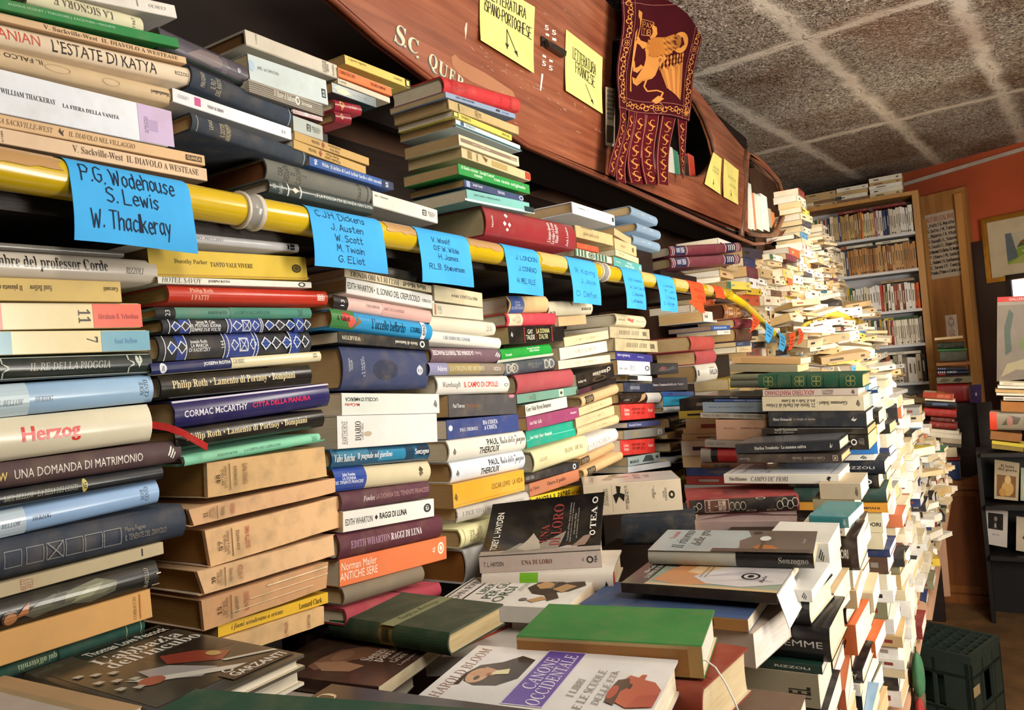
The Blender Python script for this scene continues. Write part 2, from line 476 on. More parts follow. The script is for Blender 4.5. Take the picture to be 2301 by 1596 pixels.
mb = MB(); mb.box(-1.3, -1.14, -1.6, 6.6, 0, ZC, (1, 1, 1, 1)); struct(plain(mb, 'wall_left', PLASTER))
mb = MB(); mb.box(2.3, 2.42, -1.6, 7.6, 0, ZC, (1, 1, 1, 1)); struct(plain(mb, 'wall_right', PLASTER))
mb = MB(); mb.box(-1.3, 2.3, -1.72, -1.6, 0, ZC, (1, 1, 1, 1)); struct(plain(mb, 'wall_back', PLASTER))
# red end wall, running at an angle behind the bookcase
REDW = flat_mat('red_plaster', '#b0512f', 0.85, 0.25, 0, .28, 2.2, .25)
wx, wy = math.cos(math.radians(-25)), math.sin(math.radians(-25))
WP0 = np.array([-.28, 6.09, 0.]); WU = np.array([wx, wy, 0]); WN = np.array([-wy, wx, 0.]) # WN points away from the camera
def onw(x, y): return on_plane(x, y, WP0, WN)
WM = frame(WP0, WU, WN, np.array([0, 0, 1.]))
def wallbox(mb, u0, u1, d0, d1, z0, z1, c=(1, 1, 1, 1)): mb.box(u0, u1, d0, d1, z0, z1, c, WM)
mb = MB(); wallbox(mb, -1.1, 2.85, 0, .12, 0, ZC); struct(plain(mb, 'wall_end', REDW))
a, e = onw(2055, 408), onw(2301, 330)
mb = MB(); ua, ue = np.dot(a - WP0, WU), np.dot(e - WP0, WU); sl = (e[2] - a[2]) / (ue - ua)
r = []
for u in (ua - .1, ue + .6):
    z = min(a[2] + sl * (u - ua), ZC - .02); r.append([WM @ Vector((u, d, z + dz)) for d, dz in ((0, -.012), (-.02, -.012), (-.02, .012), (0, .012))])
for k in range(4): mb.face([r[0][k], r[0][(k + 1) % 4], r[1][(k + 1) % 4], r[1][k]], (1, 1, 1, 1))
mb.face(r[0], (1, 1, 1, 1)); mb.face(r[1][::-1], (1, 1, 1, 1))
struct(plain(mb, 'trim_1', flat_mat('grey_conduit', '#b7a79a', .6, .3)))
# dark wainscot under the red plaster, right of the post
ud = np.dot(onw(2190, 545) - WP0, WU); zd = onw(2190, 545)[2]
mb = MB(); wallbox(mb, ud - .02, 2.84, -.03, 0, 0, zd); struct(plain(mb, 'wall_panelling', flat_mat('dark_panelling', '#2a1310', .35, .5, 0, .4, 5, .1)))
# lit window pane low on the end wall, right of the post
a, e = onw(2281, 628), onw(2301, 690)
m, nt, p = nmat('window_light'); p.inputs['Emission Color'].default_value = (.82, .88, 1, 1); p.inputs['Emission Strength'].default_value = 1.6; p.inputs['Base Color'].default_value = (.8, .85, .9, 1)
ua = np.dot(a - WP0, WU)
mb = MB(); wallbox(mb, ua, ua + .32, -.045, -.032, a[2] - .42, a[2]); w1 = struct(plain(mb, 'window_1', m))
mb = MB(); wallbox(mb, ua - .03, ua - .001, -.06, -.031, a[2] - .45, a[2] + .03); wallbox(mb, ua - .03, ua + .35, -.06, -.031, a[2] + .001, a[2] + .03)
plain(mb, 'window_frame', DARKW, w1)
# timber post with flat board face
POSTM = flat_mat('old_pine_post', '#a8743f', .6, .3, 0, .35, 3, .2, (6, 6, .8))
c0, c1 = onw(2085, 430), onw(2168, 430)
mb = MB(); u0, u1 = -.02 + .03, np.dot(onw(2195, 640) - WP0, WU)
wallbox(mb, .02, u1, -.05, -.001, 0, 2.46)
struct(plain(mb, 'pillar', POSTM))
mb = MB(); wallbox(mb, .03, .06, -.085, -.051, 0, 2.3); wallbox(mb, u1 - .05, u1 - .005, -.085, -.051, 0, 2.42)
o = struct(plain(mb, 'trim_2', flat_mat('pine_battens', '#bd8648', .6, .3, 0, .25, 3, .1, (5, 5, .8))))
# --- front table, wall shelf and supports (all carry books)
PLYTOP = flat_mat('pale_plywood', '#c79a7a', .7, .25, 0, .12, 6, .1)
TZ = 0.69
mb = MB(); tp = []
R0 = .05; XE, YE = -.2, 2.66
outl = [(-1.13, -.35), (XE, -.35), (XE, YE - R0)] + [(XE - R0 + R0 * math.cos(k * math.pi / 12), YE - R0 + R0 * math.sin(k * math.pi / 12)) for k in range(1, 7)] + [(-1.13, YE)]
mb.face([(x, y, TZ) for x, y in outl], (1, 1, 1, 1)); mb.face([(x, y, TZ - .022) for x, y in outl][::-1], (1, 1, 1, 1))
for i in range(len(outl)):
    (x0, y0), (x1, y1) = outl[i], outl[(i + 1) % len(outl)]
    mb.face([(x0, y0, TZ - .022), (x1, y1, TZ - .022), (x1, y1, TZ), (x0, y0, TZ)], (1, 1, 1, 1))
tb = empty('book_table', Matrix.Translation((-.6, 1.2, 0))); tag(tb, 'long plywood table with rounded corner carrying the front book stacks', 'table')
ti = Matrix.Translation((.6, -1.2, 0))
def part(mb, name, mat, parent):
    mb.v = [tuple(ti @ Vector(v)) for v in mb.v]; return mb.build(name, mat, parent)
part(mb, 'tabletop', PLYTOP, tb)
for x, y in ((-.26, 2.56), (-1.05, 2.56), (-1.05, -.25), (-.26, -.25)):
    mb = MB(); mb.box(x - .03, x + .03, y - .03, y + .03, 0, TZ - .0225, (1, 1, 1, 1)); part(mb, 'leg', DARKW, tb)
mb = MB(); mb.box(-.735, -.45, -.3, 1.6, TZ + .001, 1.1, (1, 1, 1, 1)); part(mb, 'riser_box', DARKW, tb)
# second, lower table further down the aisle
t2 = empty('far_book_table', Matrix.Translation((-.6, 4, 0))); tag(t2, 'far table end with a pale ragged board facing the aisle', 'table')
ti = Matrix.Translation((.6, -4, 0))
mb = MB(); mb.box(-1.13, -.2, 2.75, 4.72, .6, .64, (1, 1, 1, 1)); part(mb, 'tabletop', PLYTOP, t2)
mb = MB(); Pq = [atY(x, y, 4.74) for x, y in ((2050, 1175), (2122, 1178), (2136, 1340), (2060, 1347))]
mb.face([tuple(v) for v in Pq[::-1]], (1, 1, 1, 1)); mb.face([(v[0], v[1] + .02, v[2]) for v in Pq], (1, 1, 1, 1))
for i in range(4):
    a, e = Pq[i], Pq[(i + 1) % 4]; mb.face([a, e, e + np.array([0, .02, 0]), a + np.array([0, .02, 0])], (1, 1, 1, 1))
part(mb, 'end_board', PLYTOP, t2)
for x, y in ((-.3, 2.85), (-1.05, 2.85), (-1.05, 4.6), (-.3, 4.6)):
    mb = MB(); mb.box(x - .03, x + .03, y - .03, y + .03, 0, .5995, (1, 1, 1, 1)); part(mb, 'leg', DARKW, t2)
# wall shelf behind the pipe
SHZ = 1.695
sh = empty('wall_shelf', Matrix.Translation((-.9, 1.2, 1.6))); tag(sh, 'dark wall shelf board running behind the yellow pipe', 'shelf')
ti = Matrix.Translation((.9, -1.2, -1.6))
mb = MB(); mb.box(-1.138, -.705, -.35, 2.45, SHZ - .022, SHZ, (1, 1, 1, 1)); part(mb, 'shelf_board', DARKW, sh)
mb = MB(); mb.box(-1.138, -1.12, -.35, 2.45, 1.041, SHZ - .0225, (1, 1, 1, 1)); part(mb, 'back_panel', DARKW, sh)
mb = MB(); mb.box(-1.138, -1.12, -.35, 2.45, SHZ + .0005, 2.02, (1, 1, 1, 1)); part(mb, 'back_panel', DARKW, sh)
# ================================================================ lower wall stacks, spines facing the aisle
NAVY, BLK, CREAM, WHT = '#1d2333', '#17161a', '#d9cdb0', '#e4e2dc'
def diamonds(x0, x1, n, z0=.12, z1=.88, c='#dfe3e6', fill='#27428c', step=None):
    o = []; w = (x1 - x0) / n
    for i in range(n):
        a, e = x0 + w * i, x0 + w * (i + 1)
        o.append(q([(.5, 0), (1, .5), (.5, 1), (0, .5)], a, e, z0, z1, c))
        o.append(q([(.5, .12), (.88, .5), (.5, .88), (.12, .5)], a, e, z0, z1, fill if i % 2 == 0 else '#23262f'))
    return o
def wing(x0, x1, z0, z1, c):   # small three-bar emblem
    return [q([(0, .3), (.5, 1), (.62, .9), (.15, .2)], x0, x1, z0, z1, c), q([(.3, .15), (.72, .8), (.84, .7), (.45, .05)], x0, x1, z0, z1, c),
            q([(.6, .0), (.9, .55), (1, .45), (.75, 0)], x0, x1, z0, z1, c)]
def red_ribbon(o, f):
    mb = MB(); pts = [(f.L - .02, .012, .016), (f.L + .001, .004, .015), (f.L + .01, -.008, .011), (f.L + .022, -.014, .004), (f.L + .034, -.016, -.005), (f.L + .047, -.017, -.014)]
    rows = [[(p[0], p[1], p[2] - .003), (p[0] + .001, p[1] - .001, p[2] + .004)] for p in pts]
    mb.grid(rows, lin('#b01f1f')); mb.grid([[(x, y + .0006, z) for x, y, z in r] for r in rows], lin('#b01f1f'), True, True)
    tag(mb.build('ribbon_bookmark', MAT['c'], o), 'red ribbon bookmark')
column('first lower stack', [
 ((0,545,560,279,564,579),'#6f6b66','hg','thin grey-lilac book',[t('del Bianco del Convenuto',58,182,.3,.8,'#8d8984','i')]),
 ((0,560,622,354,585,635),'#c3b9ab','hg','pale grey hardback with bold black serif title',[t('mbre del professor Corde',-10,243,.28,.86,'#15120f','r'),t('RIZZOLI',283,323,.35,.62,'#5a5148','i')]),
 ((0,624,676,272,634,679),'#c9ad68','pm','yellowed tan paperback lettered upside down',[t('Saul Bellow',67,117,.45,.72,'#4a3b22','r',180),t('Il pianeta di',-6,51,.45,.74,'#4a3b22','r',180),t('Garzanti',233,265,.5,.72,'#5b4a2a','r',180)]),
 ((0,681,742,314,681,738),'#d8c796','pg','cream and salmon red book numbered 11',[b(-50,4,0,1,'#e0614c'),b(209,318,0,1,'#e0614c'),t('11',176,203,.22,.75,'#1d1a14','r',270),t('Abraham B. Yehoshua',219,310,.36,.58,'#8c2b33','r')]),
 ((0,744,797,330,741,787),'#d6c592','pg','cream book with dusty blue ends numbered 7',[b(-50,26,0,1,'#5b93a5'),b(228,336,0,1,'#6a9fb3'),t('7',195,220,.45,.72,'#1d1a14','r',270),t('Saul Bellow',257,308,.38,.62,'#3f74a0','r')]),
 ((0,803,857,342,793,839),'#1f2a28','hg','black-green gilt-lined hardback',[t('IL RE DELLA PIOGGIA',67,248,.36,.68,'#aeb6ad','i'),b(-45,340,.9,.93,'#b9c0b4'),b(-45,340,.07,.1,'#b9c0b4'),q([(.0,0),(.2,0),(.2,.3),(1,.42),(1,.58),(.2,.7),(.2,1),(0,1),(0,.72),(.8,.5),(0,.28)],4,20,.08,.92,'#b9c0b4'),q([(.0,0),(.2,0),(.2,.3),(1,.42),(1,.58),(.2,.7),(.2,1),(0,1),(0,.72),(.8,.5),(0,.28)],288,302,.08,.92,'#b9c0b4'),el(305,313,.5,.85,'#b9c0b4'),el(314,320,.5,.85,'#b9c0b4'),q([(0,1),(1,1),(.5,0)],306,319,.3,.6,'#b9c0b4')]),
 ((0,863,938,345,841,901),'#93b4d3','hg','light blue hardback with paler left panel',[b(-50,66,0,1,'#b7cbd6'),t('SAUL BELLOW',-25,53,.32,.5,'#14161c','i'),t('HERZOG',79,119,.37,.53,'#14161c','i'),t('NOVE\nCENTO',314,334,.22,.8,'#24262c','i',90)]),
 ((0,941,1038,342,909,989),'#d5cdb4','hg','thick cream hardback with red slab title',[t('Herzog',50,180,.28,.74,'#d5322c','b'),t('Herzog',51.5,181.5,.28,.74,'#d5322c','b')],{'rib':red_ribbon}),
 ((0,1041,1100,408,992,1034),'#4e3a3c','hm','brown-mauve hardback with white capitals',[t('UNA DOMANDA DI MATRIMONIO',33,321,.3,.66,'#e2dbd3','s'),t('W',-4,17,.3,.62,'#d6be6a','b')]+wing(377,394,.22,.8,'#e9e4dc')),
 ((0,1108,1139,367,1047,1075),'#151b22','hg','thin glossy black book with gilt emblem',[t('SAUL BELLOW',8,77,.32,.66,'#b9bba8','i'),t('LA RESA DEI CONTI',84,175,.32,.68,'#b9bba8','i'),el(184,197,.08,.95,'#c8bb6a'),t('NE',186,195,.3,.7,'#151b22','b')]),
 ((0,1154,1212,358,1080,1131),'#8fb0d8','hg','torn light blue hardback lower copy',[b(-50,59,0,1,'#b9cad8'),t('BELLOW',3,47,.34,.52,'#14161c','i'),t('HERZOG',73,115,.4,.57,'#14161c','i'),t('NOVE\nCENTO',316,334,.22,.8,'#24262c','i',90)]),
 ((0,1213,1307,418,1133,1205),'#2c3442','hm','thick slate-blue hardback with outlined squares',sum([[b(x,x+39,.24,.26,'#8d8f90'),b(x,x+39,.66,.68,'#8d8f90'),b(x,x+1.4,.24,.68,'#8d8f90'),b(x+38,x+39.4,.24,.68,'#8d8f90')] for x in (10,59,104,147,190,232)],[])+[q([(0,0),(.08,0),(1,1),(.92,1)],104,143,.25,.67,'#8d8f90'),q([(1,0),(.92,0),(0,1),(.08,1)],104,143,.25,.67,'#8d8f90'),t('Maria Fagyas',279,325,.5,.66,'#8a7f74','s'),t('IL TENENTE DEL DIAVOLO',279,371,.3,.46,'#8a7f74','s')]),
 ((0,1310,1350,367,1218,1247),'#b1a383','pm','dull cream paperback with red upright letters',[t('BETTI\nFELT',46,74,.1,.95,'#a04a3c','i',90),b(318,321,.3,.9,'#2a2622')]),
 ((0,1352,1418,358,1252,1323),'#242320','hg','chipped dark hardback with painted reclining woman',[q([(0,.3),(.12,.62),(.3,.8),(.55,.78),(.8,.95),(1,.7),(.97,.3),(.7,.1),(.5,.25),(.25,.2),(.1,.1)],55,264,.04,.94,'#59594a'),q([(0,.4),(.3,.8),(.7,1),(1,.6),(.8,.2),(.4,.3)],120,262,.2,.9,'#6f7059'),q([(0,.2),(.5,.9),(1,1),(.6,.3)],160,235,.2,.75,'#8a8a70'),q([(0,.3),(.5,1),(1,.8),(.8,.1)],115,150,.3,.8,'#45443a'),el(2,42,.1,.6,'#4a3020'),el(8,38,.14,.5,'#b07a4e'),q([(0,.2),(.6,.8),(1,1),(.9,.3)],34,66,.2,.7,'#a8683f'),t('MARTELLO',324,333,.1,.8,'#b9b3a4','i',90),b(343,360,.1,.14,'#cdb9a8'),b(350,360,.5,.55,'#cdb9a8')],{'rag':.001}),
 ((0,1421,1497,341,1323,1386),'#c8985a','pm','plain orange-tan paperback with thin vertical title',[t('CORBACCIO',299,306,.12,.9,'#7a5a38','i',90),b(313,316,.1,.95,'#b0703e')],{'rag':.0008}),
 ((0,1500,1535,326,1394,1418),'#21483f','hc','dark green cloth book lettered upside down',[t("qui all'eternità",40,128,.25,.8,'#9fb08a','r',180),b(130,134,.02,.98,'#10241f'),b(284,286,.1,.9,'#8fa58c'),b(316,318,.1,.9,'#8fa58c')]),
])
KR = '#cba676'
def kraft(n, xs, ti, col='#7a4a2c'):
    return [t(n, xs+8, xs+17, .36, .62, '#3a2818', 'r', 90), t('SCRITTORI DI\nTUTTO IL MONDO', xs+20, xs+33, .2, .85, '#4a3424', 's', 90),
            b(xs+38, xs+39.5, .12, .9, '#5c4430'), t(ti[0], xs+48, xs+55, .25, .8, '#4a3424', 's', 90), t(ti[1], xs+68, xs+78, .22, .84, col, 's', 90)]
column('second lower stack', [
 ((340,514,536,672,548,567),'#b9b9bb','hg','glossy silver-white book',[t('GRAMMA DEL PECCATO',392,501,.38,.66,'#2c2c30','i'),b(646,650,.25,.8,'#1c1c20'),b(652,662,.5,.85,'#1c1c20'),b(652,662,.2,.42,'#1c1c20')]),
 ((334,560,618,689,576,631),'#cdae3a','pm','thick mustard yellow paperback',[t('Dorothy Parker',392,466,.46,.66,'#4b3d12','r'),t('TANTO VALE VIVERE',472,568,.42,.6,'#4b3d12','r'),ring(655,676,.3,.66,'#3f3410',.18),el(660,671,.38,.58,'#4b3d12'),b(336,692,.05,.1,'#b08a2e')]),
 ((355,624,638,700,633,651),'#dcd8cc','pm','thin white paperback half hidden',[t('HOTEL SAVOY',363,454,.2,.95,'#1b1a18','i'),t('JOSEPH ROTH',468,516,.3,.75,'#1b1a18','b'),ring(670,686,.1,.9,'#33312d')]),
 ((380,637,679,737,652,685),'#b5301d','hg','glossy red hardback',[t('Philip Roth',428,480,.55,.85,'#e9b39a','r'),t('I FATTI',430,469,.18,.46,'#e9b39a','r'),b(713,729,.3,.72,'#e7cfc4')]+[b(715+5*i,717.5+5*i,.36+.13*k,.42+.13*k,'#b5301d') for i in range(3) for k in range(3)]),
 ((355,689,718,691,693,714),'#4f8374','hm','grey-green book numbered 23',[b(350,395,0,1,'#151617'),t('23',371,382,.25,.75,'#cfd2cf','s',90),b(518,700,0,1,'#437f6d'),t('JOSEPH ROTH',467,510,.4,.65,'#20302b','i'),t('LA CRIPTA DEI CAPPUCCINI',526,606,.38,.66,'#20302b','i'),t('NOVE',670,680,.2,.8,'#20302b','i',90)]),
 ((366,718,750,699,717,743),'#25272f','hm','thin black book with white and blue diamonds',[b(404,426,0,1,'#2a3f8a')]+diamonds(384,428,2)+[b(380,382,0,1,'#d6d9de'),b(427,429,0,1,'#d6d9de'),t('James M. Cain\nIL POSTINO SUONA\nSEMPRE DUE VOLTE',430,496,.12,.9,'#e8eaec','b'),b(512,590,0,1,'#2a3f8a')]+diamonds(521,544,1)+diamonds(565,582,1)+[b(510,512,0,1,'#d6d9de'),b(518,520,0,1,'#d6d9de'),b(544,563,.1,.9,'#d6d9de'),b(546,561,.18,.82,'#2b4086'),q([(0,0),(.1,0),(1,1),(.9,1)],545,562,.15,.85,'#d6d9de'),q([(1,0),(.9,0),(0,1),(.1,1)],545,562,.15,.85,'#d6d9de'),b(584,586,0,1,'#d6d9de'),b(588,590,0,1,'#d6d9de')]+diamonds(592,662,3)+[b(660,681,0,1,'#2a3f8a')]+diamonds(662,696,2)),
 ((358,754,810,700,744,788),'#2b2d33','hm','thick black book with white and blue diamonds',[b(398,418,0,1,'#2a3f8a')]+diamonds(375,420,2,.22,.78)+[b(370,372,0,1,'#d6d9de'),b(418,420,0,1,'#d6d9de'),t('Joseph Roth\nLA MARCIA\nDI RADETZKY',424,472,.3,.78,'#d9dbde','b'),t('144',496,503,.4,.7,'#d9dbde','s',90),b(507,582,0,1,'#2a3f8a')]+diamonds(518,536,1,.25,.75)+diamonds(560,576,1,.25,.75)+[b(503,505,0,1,'#d6d9de'),b(512,514,0,1,'#d6d9de'),b(537,557,.22,.78,'#d6d9de'),b(539,555,.28,.72,'#2b4086'),q([(0,0),(.1,0),(1,1),(.9,1)],538,556,.25,.75,'#d6d9de'),q([(1,0),(.9,0),(0,1),(.1,1)],538,556,.25,.75,'#d6d9de'),b(570,572,0,1,'#d6d9de'),b(577,579,0,1,'#d6d9de')]+diamonds(584,654,3,.22,.78)+[b(652,672,0,1,'#2a3f8a'),b(650,652,0,1,'#d6d9de')]+diamonds(656,692,2,.22,.78)),
 ((345,822,840,722,788,814),'#d8cda8','hg','thin cream and navy book with round white badge',[b(340,521,.06,1,'#1d2758'),el(359,375,.1,.95,'#dfe2ea'),t('S',364,370,.3,.75,'#1d2758','b',90),t('JOSEPH ROTH',458,517,.4,.78,'#e5e5e0','b'),t('GIOBBE',524,550,.45,.8,'#4b4636','i'),t('18',704,712,.4,.8,'#4b4636','r',90)]),
 ((363,845,897,701,819,864),'#17130f','hg','upper of two black books in bold cream lettering',[t('Philip Roth • Lamento di Portnoy • Bompiani',388,663,.32,.74,'#e2cfa0','r')]),
 ((392,899,968,742,864,909),'#241f57','hg','glossy dark purple hardback with red and white title',[t('CORMAC McCARTHY',414,556,.36,.6,'#dcd9e6','b'),t('CITTÀ DELLA PIANURA',567,697,.38,.62,'#d8305a','b'),b(395,745,.9,.97,'#cfcbd8')],{'rag':.0006}),
 ((395,971,1008,729,917,962),'#17130f','hg','lower of two black books in bold cream lettering',[t('Philip Roth • Lamento di Portnoy • Bompiani',420,690,.3,.72,'#e2cfa0','r')]),
 ((413,1029,1049,720,972,996),'#7fc4a2','hm','thin mint green book with black end',[b(408,415,0,1,'#141416'),t('JOSEPH ROTH',488,534,.4,.66,'#24443a','i'),t('LA CRIPTA DEI CAPPUCCINI',549,631,.4,.68,'#24443a','i'),b(540,730,0,.2,'#66b792'),t('NOVE',701,712,.2,.8,'#24443a','i',90)],{'dx':.004}),
 ((454,1042,1120,737,998,1072),KR,'pk','crumbling kraft paperback numbered 48 near the ribbon',kraft('48',476,('ROMANO','TORPIDO FRATE')),{'rag':.004,'page':'#9c7443'}),
 ((421,1145,1187,755,1075,1106),'#d0a57c','pk','thin kraft paperback numbered 11',kraft('11',448,('MARSHALL','IL PADRE MALACHIA'),'#b04a34'),{'rag':.0034,'page':'#9c7443'}),
 ((463,1192,1279,774,1112,1183),'#d6ad80','pk','thick kraft paperback with red upright title',kraft('57',482,('HUGH WALPOLE','GIUDITTA PARIS'),'#b8452f'),{'rag':.0034,'page':'#9c7443'}),
 ((445,1281,1344,758,1202,1244),'#d3ac82','pk','kraft paperback numbered 39',kraft('39',466,('HUGH WALPOLE','LA FORTEZZA'),'#a5513a'),{'rag':.0034,'page':'#9c7443'}),
 ((447,1350,1426,740,1262,1320),'#bd9068','pk','creased brown paperback with pale cracks',kraft('15',480,('GALSWORTHY','IL PATRIZIO'),'#a5513a')+[b(560,735,.55,.58,'#dcc29a'),b(520,700,.3,.33,'#dcc29a'),b(600,735,.8,.84,'#e6d2ae')],{'rag':.003,'page':'#9c7443'}),
 ((490,1403,1437,737,1331,1355),'#d3a722','pm','thin yellow paperback in italic lettering',[t('i fiumi scendevano a oriente',520,636,.25,.75,'#3a2c08','j'),t('Leonard Clark',672,723,.25,.75,'#3a2c08','r')]),
 ((490,1440,1485,729,1358,1405),KR,'pk','torn kraft paperback lowest in view',[t('IL MIRALDA',638,646,.1,.8,'#a5513a','s',90),t('SCRITTORI',690,696,.1,.8,'#4a3424','s',90)],{'rag':.003,'page':'#9c7443'}),
])
column('third lower stack', [
 ((730,572,590,937,610,633),'#3a3631','hm','thin dark grey book',[t('COSTANTE',860,885,.3,.7,'#8f8b83','i',180)]),
 ((774,608,618,975,643,660),'#cdbf9e','pm','thin cream paperback with upside-down serif capitals',[t('FIGLI DI UN DIO MINORE',786,896,.15,.9,'#2b2620','r',180),t('Mark Medoff',905,957,.2,.85,'#2b2620','r',180)]),
 ((778,625,658,976,664,696),'#e1dfd9','sg','white hardback in narrow black capitals',[t('EDITH WHARTON •',781,842,.3,.72,'#222','s'),t('IL SONNO DEL CREPUSCOLO',847,943,.3,.72,'#222','s'),t('CORBACCIO',948,968,.38,.6,'#333','i')]),
 ((757,664,690,967,697,725),'#d9b5ac','hg','pale pink book with black numbered end',[b(750,783,0,1,'#242122'),t('13',766,774,.25,.7,'#ddd','s',90),b(860,970,0,1,'#d3a8a0'),t('HEINRICH BÖLL',822,853,.4,.66,'#4f3c3c','i',180),t('OPINIONI DI UN CLOWN',862,908,.4,.66,'#4f3c3c','i',180)]),
 ((751,696,733,972,727,765),'#2b8fc4','hg','bright blue hardback with red parrots',[b(745,798,0,1,'#3c7a3e'),q([(0,.2),(.4,1),(1,.7),(.8,.1)],765,790,.3,.95,'#c43a35'),el(783,798,.1,.75,'#d9584a'),q([(0,0),(.4,1),(1,.5)],798,812,.1,.8,'#8a6a3a'),t('A. Vallardi',757,786,.4,.66,'#111','b'),t("L'uccello beffardo",837,911,.2,.78,'#10263c','s'),t('G. DURRELL',922,946,.3,.6,'#10263c','b'),b(948,957,0,1,'#e6dfe6'),t('emo',950,956,.2,.85,'#222','b',90)]),
 ((760,744,769,964,765,785),'#1b1917','pm','black paperback lettered upside down',[t('WHARTON',768,810,.34,.7,'#cfc5a8','r',180),t('Storie di fantasmi',888,938,.36,.68,'#d8d2c4','r',180),ring(943,954,.2,.85,'#e5e0d4')]),
 ((771,780,875,963,790,872),'#333c5e','hm','very thick dark blue hardback with a dark stain',[t('NORMAN\nMAILER',784,793,.42,.72,'#b9bcc6','s',90),t('IL NUDO\nE IL MORTO',812,821,.3,.78,'#b9bcc6','s',90),el(839,895,.22,.72,'#262c44',20),ring(936,950,.34,.58,'#b9bcc6',.25),b(941,945,.36,.6,'#b9bcc6')],{'W':.15}),
 ((768,884,933,987,885,929),'#d4d8d0','pg','pale grey-green paperback with upside-down title',[t("UCCELLI D'AMERICA",776,849,.62,.8,'#22302a','b',180),t('McCarthy',774,808,.4,.58,'#c2342b','b',180)]+wing(974,982,.3,.7,'#222')),
 ((758,935,1010,982,930,993),'#dcd9d4','pg','thick white paperback with rotated serif title',[t('HAWTHORNE',768,781,.12,.84,'#4a4844','i',90),t('DIARIO',798,811,.22,.82,'#3a3835','r',90),t('(1835-1862)',812,818,.25,.75,'#6a6764','i',90),el(818,835,.34,.5,'#b8a890')]),
 ((746,1012,1054,966,996,1033),'#17506f','hg','blue patterned hardback in white italics',[b(760,830,.5,.95,'#2f7593'),b(850,912,.2,.8,'#2a7ea3'),b(912,930,.1,.9,'#1a3a52'),b(940,965,.3,.9,'#1d2f40'),t('Vahé Katcha',752,797,.32,.72,'#e3e6e8','j'),t('Il pugnale nel giardino',803,881,.32,.72,'#e3e6e8','j'),t('Sonzogno',932,963,.32,.72,'#e3e6e8','j')]),
 ((759,1055,1104,968,1035,1083),'#cfc2a0','hg','cream hardback with royal blue left panel',[b(752,824,0,1,'#27479b'),t('John Fowles\nLA DONNA\nDEL TENENTE FRANCESE',752,817,.3,.78,'#d8dcea','b'),q([(.5,0),(1,.5),(.5,1),(0,.5)],941,951,.45,.8,'#4b4334'),q([(.5,0),(1,.5),(.5,1),(0,.5)],941,951,.3,.6,'#6b6350')]),
 ((768,1106,1151,967,1084,1115),'#56303c','hm','dull maroon hardback',[t('Fowles',817,842,.38,.68,'#dcc9cc','j'),t('LA DONNA DEL TENENTE FRANCESE',845,963,.4,.68,'#a98080','s')]),
 ((771,1152,1196,975,1122,1159),'#dfdcd5','pg','white paperback with small black diamond in title',[t('EDITH WHARTON',776,837,.3,.62,'#222','s'),q([(.5,0),(1,.5),(.5,1),(0,.5)],842,849,.36,.62,'#111'),t('RAGGI DI LUNA',853,914,.36,.68,'#111','b'),ring(952,968,.3,.78,'#222'),t('TEA',954,966,.4,.66,'#222','b',90)]),
 ((764,1204,1258,995,1159,1205),'#552632','hm','wine red hardback with long white title',[t('EDITH WHARTON',789,877,.36,.66,'#a9809a','r'),t('RAGGI DI LUNA',879,948,.36,.66,'#e6dadd','r')]),
 ((763,1261,1318,1003,1206,1255),'#d9703f','pm','orange paperback in white lettering',[t('Norman Mailer\nANTICHE SERE',764,848,.2,.86,'#efd9c4','s'),t('46',971,978,.4,.64,'#efd9c4','s',90),ring(983,997,.28,.8,'#efd9c4',.18),el(987,993,.42,.66,'#efd9c4')]),
 ((774,1322,1366,954,1277,1305),'#776a58','hm','brown-grey hardback in shadow',[]),
 ((779,1374,1404,992,1306,1346),'#9c3c48','hc','rose red cloth book',[],{'dx':.004}),
])
